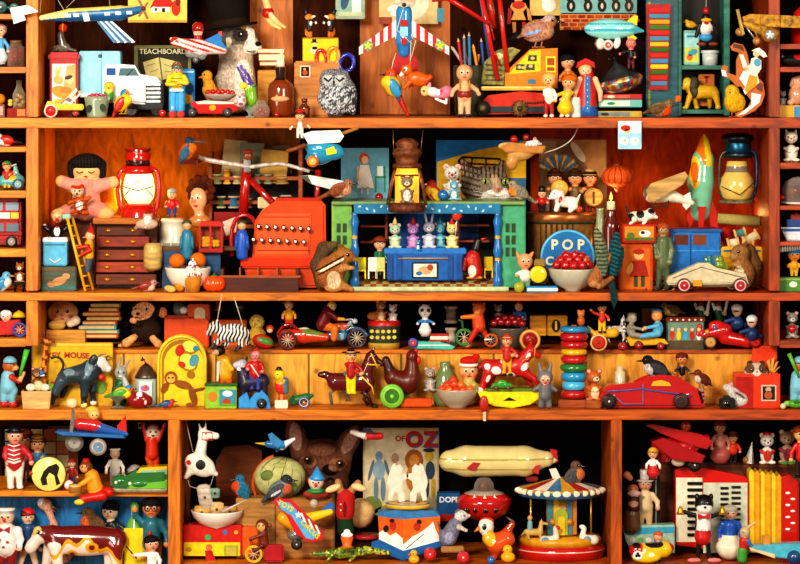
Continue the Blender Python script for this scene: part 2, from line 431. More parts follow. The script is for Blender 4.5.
def bird(t,x,y,s,dir=1,body='8a6a4a',breast='e8702a',belly=None,wing='5a4a3a',head=None,beak='2a2018',cap=None,tail=None,up=.35,z=0,legs='6a4428',beakl=.22,taill=.5,m='feather',leg=.22,fn=None,wingbar=None):
 """perching bird seen from the side; x,y between the feet, s body length, dir +1 faces right"""
 head=head or body;tail=tail or wing;belly=belly or breast
 a=up;X_=lambda u,v:x+dir*(u*cos(a)+v*sin(a))*s
 Y_=lambda u,v:y-leg*s-.26*s-(u*sin(a)-v*cos(a))*s
 rot=-dir*math.degrees(a)
 pr=[E(X_(0,0),Y_(0,0),s*.4,s*.27,body,z,s*.25,rot),E(X_(.17,.07),Y_(.17,.07),s*.25,s*.22,breast,z-s*.02,s*.22),E(X_(-.02,.1),Y_(-.02,.1),s*.3,s*.18,belly,z,s*.2,rot),E(X_(.36,-.14),Y_(.36,-.14),s*.185,s*.175,head,z,s*.17),K(X_(-.3,0),Y_(-.3,0),s*.12,X_(-.3-taill,.06),Y_(-.3-taill,.06),s*.055,tail,z)]
 if cap:pr.append(Pt(X_(.37,-.3),Y_(.37,-.3),s*.24,s*.15,cap,rot))
 b=[S(pr,k=s*.05,fn=fn)]
 hx0,hy0=X_(.36,-.14),Y_(.36,-.14)
 b.append(O(hx0+dir*s*.07,hy0-s*.03,s*.04,None,'0a0808',z-s*.15,None,0,8));b.append(O(hx0+dir*s*.08,hy0-s*.04,s*.012,None,'fff',z-s*.19,None,0,6))
 t.p('body',b,m)
 t.p('beak',[Cy((hx0+dir*s*.14,hy0+s*.01,z),(hx0+dir*s*(.17+beakl),hy0+s*.03,z),s*.055,s*.008,beak,8)],'gloss')
 t.p('wing',[S([E(X_(-.08,-.02),Y_(-.08,-.02),s*.33,s*.17,wing,z-s*.2,s*.07,rot-dir*4),K(X_(-.3,.0),Y_(-.3,.0),s*.08,X_(-.52,.06),Y_(-.52,.06),s*.025,dark(wing),z-s*.13)]+([Pt(X_(-.12,.03),Y_(-.12,.03),s*.2,s*.04,wingbar,rot)]if wingbar else[]),k=s*.05)],m)
 for q in(-.06,.1):
  lx,ly=X_(q,.22),Y_(q,.22);fx=x+dir*q*s
  t.p('leg',[Cy((lx,ly,z+q*s*.5),(fx,y-.3,z+q*s*.5),s*.022,None,legs,6)]+[Cy((fx,y-.3,z+q*s*.5),(fx+dir*s*.1*cc,y-.3,z+q*s*.5-s*.05*ss),s*.016,None,legs,5)for cc,ss in((1,0),(.8,1),(.8,-1),(-.7,0))],'matte')
def cherries(t,pts,r,c='b01018',stalk=False,name='cherry'):
 for(x,y,z)in pts:t.p(name,[O(x,y,r,None,c,z,None,0,10)],'gloss')
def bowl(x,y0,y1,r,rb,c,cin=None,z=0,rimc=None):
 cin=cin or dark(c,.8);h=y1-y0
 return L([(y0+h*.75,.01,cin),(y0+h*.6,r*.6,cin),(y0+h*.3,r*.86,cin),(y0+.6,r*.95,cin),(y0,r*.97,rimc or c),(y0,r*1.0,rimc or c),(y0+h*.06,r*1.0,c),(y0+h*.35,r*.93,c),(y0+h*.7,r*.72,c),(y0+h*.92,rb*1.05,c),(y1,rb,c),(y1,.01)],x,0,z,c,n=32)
def DL(name,label,x,y,h,on=None,d=None,cat='toy figure',group=None,**kw):
 t=T(name,label,cat,x,y,d,on,group);doll(t,x,y,h,**kw);return t
def BD(name,label,x,y,s,dir=1,on=None,d=None,cat='bird',**kw):
 t=T(name,label,cat,x,y,d,on);bird(t,x,y,s,dir,**kw);return t
def eye(x,y,z,r=.8,c='0a0808'):return[O(x,y,r,None,c,z,None,0,8),O(x-r*.3,y-r*.3,r*.35,None,'fff',z-r*.85,None,0,6)]
def horse(x,y,s,dir=1,c='7a2418',legs=((-.42,-.02),(-.28,0),(.28,0),(.42,-.02)),neck=(.62,-.92),head=(.86,-.86),z=0,hoof='1a1210',fn=None,tailc=None,body=1.0,k=None,legc=None):
 """horse-like body seen from the side; x,y = point on the ground under the belly, s = body length"""
 X_=lambda u:x+dir*u*s
 Y_=lambda v:y+v*s
 pr=[K(X_(-.32),Y_(-.55),s*.17*body,X_(.28),Y_(-.55),s*.17*body,c,z),K(X_(.3),Y_(-.6),s*.14,X_(neck[0]*.8),Y_(neck[1]*.92),s*.095,c,z),K(X_(neck[0]*.8),Y_(neck[1]*.92),s*.09,X_(head[0]),Y_(head[1]),s*.055,c,z),K(X_(neck[0]*.82),Y_(neck[1]-.02),s*.03,X_(neck[0]*.82),Y_(neck[1]-.12),s*.015,c,z-s*.04),K(X_(-.46),Y_(-.6),s*.045,X_(-.6),Y_(-.4),s*.03,tailc or c,z)]
 for i,(u,v)in enumerate(legs):
  h0=-.32 if i<2 else.28;zz=z+(s*.08 if i in(0,3)else-s*.08)
  pr+=[K(X_(h0),Y_(-.48),s*.085,X_((h0+u)/2+(-.05 if i<2 else.04)),Y_(-.26),s*.05,legc or c,zz),K(X_((h0+u)/2+(-.05 if i<2 else.04)),Y_(-.26),s*.048,X_(u),Y_(v-.05),s*.035,legc or c,zz),E(X_(u+.02),Y_(v-.025),s*.05,s*.035,hoof,zz)]
 return[S(pr,k=s*.06 if k is None else k,fn=fn),eye(X_(neck[0]*.8+.08),Y_(neck[1]*.95),z-s*.08,s*.022)]
def critter(x,y,h,c='a0703c',belly=None,ear='round',z=0,look=0,mz=None,pose='sit',earc=None,armc=None,fn=None):
 """upright small mammal sitting up and facing the viewer: body, head, muzzle, ears, paws"""
 belly=belly or c;mz=mz or belly;r=h*.2;hy=y-h+r*(1.25 if ear=='round' else 1.1)
 lx=look*r*.5
 pr=[E(x,y-h*.27,h*.22,h*.28,c,z,h*.2),E(x,hy,r*1.08,r,c,z-h*.03,r),E(x+lx*1.3,hy+r*.3,r*.5,r*.38,mz,z-r*1.05,r*.4),Pt(x+lx*.4,y-h*.27,h*.13,h*.19,belly,0,z),E(x-h*.15,y-h*.06,h*.12,h*.06,c,z-h*.12),E(x+h*.15,y-h*.06,h*.12,h*.06,c,z-h*.12),K(x-h*.2,y-h*.42,h*.06,x-h*.07,y-h*.34,h*.045,armc or c,z-h*.05,z-h*.2),K(x+h*.2,y-h*.42,h*.06,x+h*.07,y-h*.34,h*.045,armc or c,z-h*.05,z-h*.2)]
 for s in(-1,1):
  ex=x+s*r*.8
  if ear=='round':pr+=[E(ex,hy-r*.85,r*.42,r*.42,c,z,r*.2),Pt(ex,hy-r*.9,r*.24,r*.24,earc or 'e0a090',0,z)]
  elif ear=='long':pr+=[K(x+s*r*.4,hy-r*.7,r*.22,x+s*r*.75,hy-r*2.6,r*.2,c,z)]
  elif ear=='point':pr+=[K(x+s*r*.65,hy-r*.6,r*.35,x+s*r*.85,hy-r*1.35,r*.08,c,z)]
 o=[S(pr,k=h*.03,h=max(.38,h/58),fn=fn)]
 for s in(-1,1):o.append(eye(x+lx+s*r*.42,hy-r*.1,z-r*1.02,r*.17))
 o.append(O(x+lx*1.5,hy+r*.18,r*.15,None,'201010',z-r*1.42,None,0,8));return o
def board_mat(name,cl,cr,grain=(1,1,1),knots=True,planks=0,amt=.45):
 m=bpy.data.materials.new(name);m.use_nodes=True;nt=m.node_tree;N=nt.nodes;Lk=nt.links;b=N['Principled BSDF']
 tc=N.new('ShaderNodeTexCoord');mp=N.new('ShaderNodeMapping');mp.inputs['Scale'].default_value=grain
 Lk.new(tc.outputs['Object'],mp.inputs[0])
 no=N.new('ShaderNodeTexNoise');no.inputs['Scale'].default_value=14;no.inputs['Detail'].default_value=6;no.inputs['Distortion'].default_value=1.2;Lk.new(mp.outputs[0],no.inputs[0])
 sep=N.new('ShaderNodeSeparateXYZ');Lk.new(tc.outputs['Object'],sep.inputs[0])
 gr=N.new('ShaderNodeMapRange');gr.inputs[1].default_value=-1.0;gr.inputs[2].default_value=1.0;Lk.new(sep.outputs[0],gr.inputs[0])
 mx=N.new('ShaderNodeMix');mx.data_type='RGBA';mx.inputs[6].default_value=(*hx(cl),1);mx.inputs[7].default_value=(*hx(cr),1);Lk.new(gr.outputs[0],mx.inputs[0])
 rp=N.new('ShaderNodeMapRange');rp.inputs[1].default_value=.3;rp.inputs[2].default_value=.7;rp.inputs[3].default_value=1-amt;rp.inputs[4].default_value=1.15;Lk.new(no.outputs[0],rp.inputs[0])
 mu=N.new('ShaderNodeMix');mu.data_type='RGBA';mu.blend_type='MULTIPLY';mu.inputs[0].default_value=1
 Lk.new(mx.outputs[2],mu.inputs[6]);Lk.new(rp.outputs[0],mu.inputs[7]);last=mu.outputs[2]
 if knots:
  vo=N.new('ShaderNodeTexVoronoi');vo.inputs['Scale'].default_value=13;Lk.new(tc.outputs['Object'],vo.inputs[0])
  kr=N.new('ShaderNodeMapRange');kr.inputs[1].default_value=.04;kr.inputs[2].default_value=.13;kr.inputs[3].default_value=.25;kr.inputs[4].default_value=1;Lk.new(vo.outputs[0],kr.inputs[0])
  m2=N.new('ShaderNodeMix');m2.data_type='RGBA';m2.blend_type='MULTIPLY';m2.inputs[0].default_value=.8;Lk.new(last,m2.inputs[6]);Lk.new(kr.outputs[0],m2.inputs[7]);last=m2.outputs[2]
 if planks:
  ml=N.new('ShaderNodeMath');ml.operation='MULTIPLY';ml.inputs[1].default_value=1/planks;Lk.new(sep.outputs[0],ml.inputs[0])
  fr=N.new('ShaderNodeMath');fr.operation='FRACT';Lk.new(ml.outputs[0],fr.inputs[0])
  cp=N.new('ShaderNodeMath');cp.operation='GREATER_THAN';cp.inputs[1].default_value=.025;Lk.new(fr.outputs[0],cp.inputs[0])
  m3=N.new('ShaderNodeMix');m3.data_type='RGBA';m3.blend_type='MULTIPLY';m3.inputs[0].default_value=.75;Lk.new(last,m3.inputs[6]);Lk.new(cp.outputs[0],m3.inputs[7]);last=m3.outputs[2]
 Lk.new(last,b.inputs['Base Color']);b.inputs['Roughness'].default_value=.9 if 'back' in name else.45;b.inputs['Specular IOR Level'].default_value=.1 if 'back' in name else.4
 bp=N.new('ShaderNodeBump');bp.inputs['Strength'].default_value=.3;bp.inputs['Distance'].default_value=.003;Lk.new(no.outputs[0],bp.inputs['Height']);Lk.new(bp.outputs[0],b.inputs['Normal'])
 MATS[name]=m;return name
BH=board_mat('shelf_wood','ee8c10','b04008',(.5,3,4),amt=.65);BV=board_mat('post_wood','e8841a','a03a08',(4,3,.5),amt=.65)  # yellow-to-red shift across the boards painted in place of coloured lamps
PINE=board_mat('pine_panel','f0ae3c','d8902a',(4,3,.6),planks=.235,amt=.4)
ORP=board_mat('orange_plank','d07818','b85a10',(4,3,.6),amt=.5)
DK=board_mat('shaded_back','0c0503','0e0503',(4,3,.6),amt=.5)  # near-black colour paints the shade inside the compartments into the board
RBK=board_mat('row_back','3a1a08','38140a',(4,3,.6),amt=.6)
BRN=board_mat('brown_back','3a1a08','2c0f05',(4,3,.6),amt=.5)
WRM=board_mat('warm_glow_back','a8640f','5c2c08',(3,3,1),False,amt=.5)  # amber lantern glow is painted into this board colour
RED=board_mat('red_back','8c2c06','a83a08',(3,3,1),False,amt=.45)  # warm back glow is mixed into the red-brown board colour
BLU=board_mat('blue_boards','1878b8','1468a8',(4,3,.6),False,planks=.062,amt=.5)
SHZ.update({1:shz(118),2:shz(293),3:shz(349.5,50),4:shz(410),5:shz(566),6:shz(491.2,20)})
DEP=150
bc=T('bookcase','large orange wooden bookcase with many compartments that holds all the toys','bookcase',400,580,0)
def bb2(name,x0,y0,x1,y1,z0,z1,m):bc.p(name,[B(x0,y0,x1,y1,z0,z1,'fff',.8)],m)
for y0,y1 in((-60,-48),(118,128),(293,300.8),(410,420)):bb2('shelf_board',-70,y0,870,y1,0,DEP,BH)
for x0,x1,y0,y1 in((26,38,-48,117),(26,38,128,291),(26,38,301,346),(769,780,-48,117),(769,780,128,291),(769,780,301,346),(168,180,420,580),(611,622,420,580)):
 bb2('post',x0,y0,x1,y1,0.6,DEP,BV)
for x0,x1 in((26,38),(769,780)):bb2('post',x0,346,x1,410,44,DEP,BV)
for x0,x1,ys in((-70,26,((14,19),(67,73),(147,152),(191,198),(249,257),(339,347))),(780,870,((44,49),(67,72),(163,169),(206,210),(242,246),(341,348)))):
 for i,(a,b)in enumerate(ys):bb2('small_shelf',x0,a,x1,b,1.2,DEP-20,BH)
SHL=dict(a=14,b=67,c=118,d=147,e=191,f=249,g=293,h=339,i=410)
for k_,v_ in SHL.items():SHZ['L'+k_]=shz(v_)
for k_,v_ in dict(a=44,b=67,c=118,d=163,e=206,f=242,g=293,h=341,i=410).items():SHZ['R'+k_]=shz(v_)
BKZ=DEP
def bx_(x):return 400+(x-400)*kf(BKZ)/kf(0)
def back(x0,x1,ya,yb,m,z=BKZ,clampx=True):
 bc.p('back_panel',[B(x0,ya,x1,yb,z,z+4,'fff',0)],m)
back(-70,32,-48,580,BRN,DEP-18);back(774,870,-48,580,DK,DEP-18)
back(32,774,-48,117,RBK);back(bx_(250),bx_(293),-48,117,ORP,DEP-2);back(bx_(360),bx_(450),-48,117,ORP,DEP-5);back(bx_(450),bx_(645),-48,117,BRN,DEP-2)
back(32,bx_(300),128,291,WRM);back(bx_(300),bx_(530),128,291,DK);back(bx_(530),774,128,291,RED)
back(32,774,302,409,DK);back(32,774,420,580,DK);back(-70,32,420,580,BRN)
bb2('riser_panel',38.5,358.5,768.5,409.9,50,56,PINE);bb2('riser_top',38.5,354.4,768.5,358.4,48,DEP,BH)
bb2('side_shelf',-70,494,168,499.5,20,DEP,BH);bc.p('back_panel',[B(-70,499.5,168,589,60,64,'fff',0)],BLU)
bb2('plinth',180,566,870,640,0,DEP,BH);bb2('plinth',-70,590,180,640,0,DEP,BH)
def structure(name,x0,y0,x1,y1,z0,z1,c):
 me=build_mesh(name,[B(x0,y0,x1,y1,z0,z1,c,0)],'matte',(400,580),kf(0))
 o=bpy.data.objects.new(name,me);COL.objects.link(o);o['kind']='structure'
structure('wall_back',-700,-600,1500,640,170,250,'6a4a30')
structure('floor',-700,642,1500,660,-1100,250,'5a3a22')
cd=bpy.data.cameras.new('camera');cam=bpy.data.objects.new('camera',cd);COL.objects.link(cam)
cam.location=(0,-D*PX,ZC);cam.rotation_euler=(pi/2,0,0);cd.sensor_width=36;cd.lens=36*D/800;cd.shift_y=-(282-CYP)/800;cd.clip_end=50
bpy.context.scene.camera=cam
def area(name,loc,target,size,power,col):
 l=bpy.data.lights.new(name,'AREA');l.shape='SQUARE';l.size=size;l.energy=power;l.color=col
 o=bpy.data.objects.new(name,l);COL.objects.link(o);o.location=loc
 from mathutils import Vector
 o.rotation_euler=(Vector(target)-Vector(loc)).to_track_quat('-Z','Y').to_euler();return o
def lamp(name,x,y,d,power,col,r=.02):
 l=bpy.data.lights.new(name,'POINT');l.energy=power;l.color=col;l.shadow_soft_size=r
 o=bpy.data.objects.new(name,l);COL.objects.link(o);k=kf(d);o.location=((x-CXP)*k,d*PX,ZC+(CYP-y)*k)
area('key_light',(-1.5,-4.6,2.7),(0,0,.75),1.0,265,(1,.9,.74))
area('fill_light',(2.4,-4.4,2.0),(.1,0,.6),1.4,100,(1,.88,.74))
area('low_fill_light',(-2.6,-3.6,.8),(.1,0,.45),1.4,46,(1,.88,.74))
w=bpy.data.worlds.new('world');bpy.context.scene.world=w;w.use_nodes=True
w.node_tree.nodes['Background'].inputs[0].default_value=(1,.8,.6,1);w.node_tree.nodes['Background'].inputs[1].default_value=.3
sc=bpy.context.scene;sc.view_settings.view_transform='Standard';sc.view_settings.look='Medium High Contrast';sc.view_settings.exposure=0.0
lamp('lantern_glow',139,190,92,1.1,(1,.55,.15));lamp('rust_lantern_glow',408,178,9,.25,(1,.6,.2));lamp('candle_glow',611,196,60,.3,(1,.5,.15));lamp('blue_lantern_glow',740,215,110,.2,(1,.5,.15))
lamp('statue_back_glow',665,275,100,.25,(1,.45,.1));lamp('bottle_candle_glow',281,44,60,.2,(1,.6,.2))  # first lamp: bare warm point behind the green statue, no candle modelled
t=T('toy_airship','long blue and cream striped toy airliner hanging on strings above the truck','toy plane',90,14,-10)
t.p('fuselage',[S([K(42,18,3,70,15,6.5,'e8d890'),K(70,15,6.5,120,13,7.5,'2a6a9c'),K(120,13,7.5,143,9,3,'2a6a9c'),Pt(90,8,60,3,'e8d070',-4),Pt(95,18,55,2.3,'1c5c98',-3)],h=.8),[G([(x,14.5-(x-62)*.05),(x+5.5,14.3-(x-62)*.05),(x+6,17.5-(x-62)*.05),(x+.5,17.7-(x-62)*.05)],-8,-4,'f0f4f0',0)for x in(66,74,105,116,127)],G([(83,13),(89,12.6),(91,21),(85,21.6)],-8.4,-4,'e8eef0',0)])
t.p('tail_plane',[G([(10,8),(28,5),(38,11),(38,12),(24,15),(26,20),(14,24)],-2,2,'f0ece8',.6)])
t.p('tail_fan',[G([(96,22),(96+10*i/6+0,22),(135-(5-i)*5.2,41-abs(2.5-i)*.4),(135-(6-i)*5.2,41-abs(3.5-i)*.5+.6)]if 0 else[(97+i*2.6,21.5),(99.6+i*2.6,21.3),(114+(i+1)*3.6,42),(114+i*3.6,43)],-3.5,-1.5,'f0f0ea' if i%2 else '2a78b4',0)for i in range(6)])
t.p('propeller',[G([(137,-2),(139,-3),(149,18),(147,20)],-3,-1,'8a5038',.4),G([(147,2),(149,3),(140,17),(138,16)],-2.8,-1.2,'8a5038',.4),O(143.5,8.5,2.2,None,'5a3020',-3)])
t.p('string',[U([(45,-45),(40,13)],.35,'b8a888',5),U([(58,0),(71,22)],.35,'c8b898',5),U([(85,-10),(66,8)],.35,'b8a888',5),U([(106,-45),(110,8)],.35,'b8a888',5)],'matte')
t=T('picture_card','yellow card with a red-roofed white house at the top of the shelf','card',157,22,70)
t.p('card',[B(128,-26,187,22.5,0,1.5,'e8c85a',.3),FR(128,20,187,22.5,0,'c89a40'),F_([(150,8),(158,-8),(166,-8),(173,3),(170,8)],0,'c02418'),FR(153,7,170,12,-.2,'f0eee0'),FR(155,8,157,11,-.6,'222'),FR(162,8,165,12,-.6,'222'),FE(154,10,3.2,3.5,-.5,'f4f0e4'),FE(176,8,4.5,8,0,'c83020'),FE(178,2,2.5,4,-.3,'802018')],'paper')
t=T('biscuit_tin','tall red tin with a cartoon of a seated figure, under the grey seal','tin',64.5,113,55,on=1)
t.p('tin_body',[B(51,53,79,113,-12,12,'b01418',1.2),FR(53.5,60,77,100,-12,'f4f4ec'),F_([(62,100),(68,62),(77,60),(77,92)],-12.1,'e8a860'),FE(58,68,1.5,5,-12.5,'e8c878'),FE(61,67,1.4,5,-12.5,'e8c878',15),FE(60,76,5,4.5,-12.6,'e8b060'),FE(63,88,10,6,-12.7,'f09820',15),FE(71,76,4.5,4,-12.8,'f0c890'),FE(70,73.5,4,2,-13.1,'401810',-20),FE(67,86,6,3,-13,'e87818'),F_([(62,100),(78,84),(79,87),(68,100)],-13.4,'d8d8d0'),F_([(62,100),(70,93),(76,98),(76,100)],-13.6,'8a6858'),FE(60,97,5,2,-13.7,'e8c020')])
t.p('lid',[B(49.5,48.5,80.5,57,-13.5,13.5,'c01c1c',2.2)])
tin1=t
t=T('toy_seal','small grey seal balancing a ball on top of the red tin','toy seal',62,48.5,on=tin1)
t.p('body',[S([K(56,45,3,66,44,4.5,'6a625c'),K(63,42,4.5,61,33,3.3,'6a625c'),E(61,31,3.4,3,'6a625c'),K(60,31,2,61,27.5,1.2,'5a524c'),K(66,45,2.5,76,47,1.4,'5a524c',0,-3),K(57,46,2,52.5,47.5,1,'4a4440',-3),E(62,46.5,8,2.2,'4a4440')]),O(59.2,30.5,.6,None,'000',-3)],'gloss')
t.p('ball',[O(63,24.5,4.6,None,'d82c14'),O(63,24.5,1.8,4.75,'f0c020',0,4.75)],'gloss')
t=T('pull_toy','yellow pull-along wagon with a bright red front wheel beside the red tin','pull toy',65,113.5,18,on=1)
t.p('frame',[B(55,100,84,106,-5,5,'e8c020',1),G([(45,103),(48,97),(55,98),(60,106),(52,107)],-4,4,'f0c820',.8),S([K(58,104,1.2,66,98,1.2,'d8d8d0'),K(66,98,1.2,74,101,1.2,'d8d8d0'),K(70,100,1,80,90,1,'e8e4d8'),E(80,88,1.8,1.5,'e8b080')])])
t.p('wheel',[L([(-1.5,6.7,'f0ece0'),(1.5,6.7)],51.5,106.8,-6,'f0ece0','z'),L([(-2.2,.1),(-2.2,5),(-1.4,5.3)],51.5,106.8,-6,'e02018','z')])
t.p('wheel',wheel(75,108.5,5,2.5,6,'222','c22'))
t=T('toy_truck','white cab toy truck with a pale blue box body','toy truck',125,113.5,66,on=1)
t.p('box_body',[B(80,48,121,93,-9,14,'8fd8f0',.8),FR(102,49,102.6,92,-9,'4aa0c0'),FE(101,53,2.2,2,-9,'405058'),B(80,90,121,94,-9.5,14.5,'d8f0f4',.6)])
t.p('cab',[G([(104,66),(107,61.5),(122,61),(136,62),(141,71),(158,74),(163,80),(163,102),(104,99)],-15,14,'f0f0f4',2.5),G([(141,72),(158,75),(161,80),(140,80)],-15.6,-13,'fafafe',.5),FR(120,74,120.5,99,-15,'b0b4b8')],'gloss')
t.p('side_window',[FR(108,65,117,72,-15,'2858a0',.5)],'gloss');t.p('windscreen',[F_([(121.5,65),(136,65),(140,72.5),(120,72.5)],-15,'50707a',.5),U([(128,73,-16),(134,66,-16)],.3,'111',4,False)],'gloss')
t.p('grille',[[B(147.5,80+i*4.2,162,82.5+i*4.2,-17,-12,'c8ccd0' if i%2==0 else 'b0b4b8',.5)for i in range(5)],B(146,79,163,101,-15.8,-12,'303438',1)],'metal')
t.p('bumper',[B(128,101,164,106,-16,-9,'1c1a1c',1)])
for x in(132,156):t.p('wheel',wheel(x,106.5,7,5,-12 if x<140 else 8,'2a2c30','6a7076','8a9298'))
for x in(95,132):t.p('wheel',wheel(x,106.5,7,5,10,'2a2c30','6a7076','8a9298'))
t=T('raspberry_tub','small clear tub of raspberries in front of the blue truck','tub',97,113.8,20,on=1)
t.p('tub',[L([(93,12.6),(97,12.4),(112,10),(114,10),(114,.1)],97,0,0,'8a9a80',n=28),FE(90,105,3,4,-10.6,'203020',30),FE(104,104,3,4,-10.6,'30402a',-20)],'gloss')
for i in range(14):
 a=i*2.4;q=2.4*math.sqrt(i);t.p('raspberry',[S([E(97+q*cos(a),93.4-1.4*(i<7),2.5,2.3,'a01c3c',q*sin(a)*.9)],h=.6,fn=specks(['d04060'],1.1,.4,i))],'gloss')
t=T('toy_penguin','little yellow and green chick figure with a brown cap between tub and bird','toy bird',109,102,42)
t.p('body',[S([E(109,95,5.5,7,'58a838'),E(109,87,5,5.5,'e8c830'),Pt(109,90,4,3,'f0d850')]),face(109,87,4.6,0)[:4],O(109,84.5,4.7,3,'6a2414',.5),Cy((109,88,-4.6),(109,89,-7),1.2,.2,'e87818'),E and O(106.5,102,2,1,'e88018',-2),O(111.5,102,2,1,'e88018',-2)])
t=T('tin_bird','yellow and red tin bird with a blue cap standing in front of the truck','toy bird',124,114,14,on=1)
bird(t,122,114,25,1,'ecc41c','f0d020','f0d020','b8281c',head='e8a020',beak='8a98a0',cap='2a88b0',up=.9,legs='d8a818',m='paint',taill=.35,leg=.2)
t=T('chalkboard','khaki framed teaching board with an open book drawn on it','board',160,100,84,on=None)
t.p('board',[B(134,41,191,112,0,3,'7a7848',.6),FR(138,44,188,108,0,'2a281c'),X('TEACHBOARD',163,49.5,5.2,-.4,'d8d4b0',sx=1.0)],'paper')
t.p('open_book',[F_([(143,58),(159,53),(176,57),(180,70),(162,76),(148,79)],-.6,'c8bc7c'),F_([(159,53),(160,53),(163,76),(162,76)],-1.2,'4a4828'),U([(147,62,-1.2),(155,59,-1.2)],.25,'554'),U([(150,68,-1.2),(158,65,-1.2)],.25,'554'),U([(164,60,-1.2),(174,63,-1.2)],.25,'554'),U([(165,67,-1.2),(176,68,-1.2)],.25,'554')],'paper')
t=T('red_ball','small red ball lying beside the robot figure','ball',162.5,113.5,30,on=1);t.p('ball',[O(162.5,110,3.8,None,'c01c14')],'gloss')
t=T('space_robot','tin spaceman in a yellow jacket and blue trousers with a striped helmet','toy figure',177,114,24,on=1)
t.p('body',[S([K(173,83,4,173,106,4.2,'3aa0e0'),K(181,83,4,181,106,4.2,'3aa0e0'),K(177,74,7,177,80,7.2,'ecc81c',0),K(170,73,2.6,168,80,2.4,'ecc81c',-2),K(168,80,2.4,176,81,2,'ecc81c',-7),K(184,73,2.6,187,79,2.4,'ecc81c',-2),K(187,79,2.4,180,78,2,'ecc81c',-8),E(177,80,2,1.8,'e8a060',-8),E(177,65,5.2,5.8,'d8a888')],k=.8),[U([(171,y,-6.5),(177,y+.6,-7.4),(183,y,-6.5)],.35,'806010',5)for y in(74,77,82.5)],B(170,85,184,87.5,-7.5,2,'e8ecf0',.6),O(172.5,104,1.2,1.6,'e8e8d8',-4.2,.5),face(177,66,5,-.3)])
t.p('helmet',[L([(57,.1),(57.6,2),(59.5,4.3),(62.5,5.6),(65,5.9)],177,0,.5,'486a50'),U([(172,62,-3.4),(177,59,-5.2),(182,62,-3.4)],.7,'d82818'),Cy((177,58),(177,55),.5,.3,'3a3a38')],'gloss')
t.p('boot',[B(169.5,107,176.2,113.5,-8,4,'b81c14',1.2)]);t.p('boot',[B(178,107,184.7,113.5,-8,4,'b81c14',1.2)])
t=T('blue_box','upright blue card box standing behind the spaceman','box',189,113,52,on=1)
t.p('box',[B(180,65,195,113,-5,5,'2c86c8',1),FE(190,85,4,6,-5,'184a80'),FE(188,95,5,5,-5,'d8a030',30),FR(181,67,194,69,-5,'a0d0f0')],'paper')
t=T('rocket_racer','red and white flying racer with a pilot in a red helmet','toy plane',200,48,40)
t.p('fuselage',[S([K(175,42,4,200,47,8,'e8e4e0'),K(200,47,8,224,51,3,'d8d4d0'),K(190,53,5,202,56,4,'8a8c90'),E(175,41,4.5,4,'d02818')],k=3,h=.8,fn=lambda x,y,z,C:np.where(((np.sin((y-x*.32)*1.25+2)>.1)&(y<52+0*x))[:,None],np.array(hx('d82414')),C)),O(171.5,39,2,1.8,'f0d0b0')],'gloss')
t.p('wing',[G([(205,40),(221,32),(222,42),(228,49),(214,46)],-2,1,'2a7ac0',.5),G([(218,32),(222,31),(222.5,37)],-2.4,-1,'e05030',0)],'gloss')
t.p('wheel',wheel(196,60,4,3,-2,'1a1a1a','555'))
t.p('pilot',[S([E(198,32,4.8,5,'f0c0a0'),K(198,36,4,198,42,4.5,'a8241c')]),face(198,33,4.6,0)],of=None)
t.p('helmet',[L([(21.5,.1),(22.2,3),(25,5.6),(29,6.2),(31.5,5.6)],198,0,.8,'a01818'),ring(198,29,5.6,.6,'701010',.5,20,ax='x')],'gloss')
t=T('puppy','grey and white puppy wearing a large black top hat','dog',238,113,96,on=1)
t.p('body',[S([K(240,46,15,236,70,17,'b8a898',0),K(236,70,17,236,95,19,'c8b8a8',0),K(244,76,11,252,106,8,'c8b8a4',-8),K(226,86,13,222,108,9,'b8a898',-5),E(240,40,18,16,'6a625e',0,16),K(250,45,8,257,49,5.5,'c8bcb4',-8),E(228,50,10,13,'d0b898',3,9,15),Pt(251,33,4,14,'f0ece8',-8),Pt(241,36,8,7,'38302e'),Pt(244,28,3,2,'c89048'),Pt(253,50,9,5,'e8e0da'),Pt(229,43,3.5,5,'e8dcc0'),Pt(244,80,8,20,'e8ddd0')],k=5,h=1.0),O(241.5,36,3.1,3.1,'2a1408',-15,2),O(242,35,.9,None,'fff',-17,.6),O(258.5,45,3.2,2.6,'120c0c',-12,3),U([(247,52,-14),(253,53,-13),(258,51,-12)],.5,'3a2a26',5)],'fur')
t.p('ear',[S([K(226,30,5,222,46,6,'58504c',-6),K(222,46,6,226,52,3,'4a4440',-8)],k=3,h=.9)],'fur')
t.p('top_hat',[rr([L([(-10,21.5),(-9,22,'18120f'),(20,18.5,'2a1c14'),(26,18.2),(26.2,27),(27.8,28),(28.5,26)],230,0,0,'18120f',n=36)],R,-8,230,26)],'cloth')
t=T('duckling','fluffy yellow duckling sitting behind the red car beside the puppy','duckling',211,113,60,on=1)
t.p('body',[S([K(209,88,7,214,95,8,'dc9830'),E(207,74,5.5,5.5,'e0a038'),K(207,77,4.5,210,86,6,'dc9830'),K(218,92,4,221,88,2,'c88020'),K(212,100,5,212,110,5,'c8841c')]),O(204.8,73,.9,None,'000',-5)],'fur');t.p('beak',[Cy((203,75,-1),(198.5,76,-1),1.5,.6,'c06018')])
t=T('cherry_car','small red tin car with black wheels under a dish of cherries','toy car',215,114,18,on=1)
t.p('car_body',[G([(191,101),(193,98),(205,97),(232,98),(240,100),(238,106),(232,110),(199,110)],-7,7,'c01c18',1.2),G([(196,98.5),(205,97),(236,98.5),(234,100.5),(198,100.5)],-7.6,-6,'d8d8cc',.3),FE(213,104,3.4,3,-7.3,'e8a018')],'gloss')
for x in(193,228):t.p('wheel',wheel(x,109,5,3,-8,'151210','333'));t.p('wheel',wheel(x,109,5,3,8,'151210','333'))
car1=t
t=T('cherry_dish','shallow grey glass dish heaped with cherries on the red tin car','dish',220,97,on=car1)
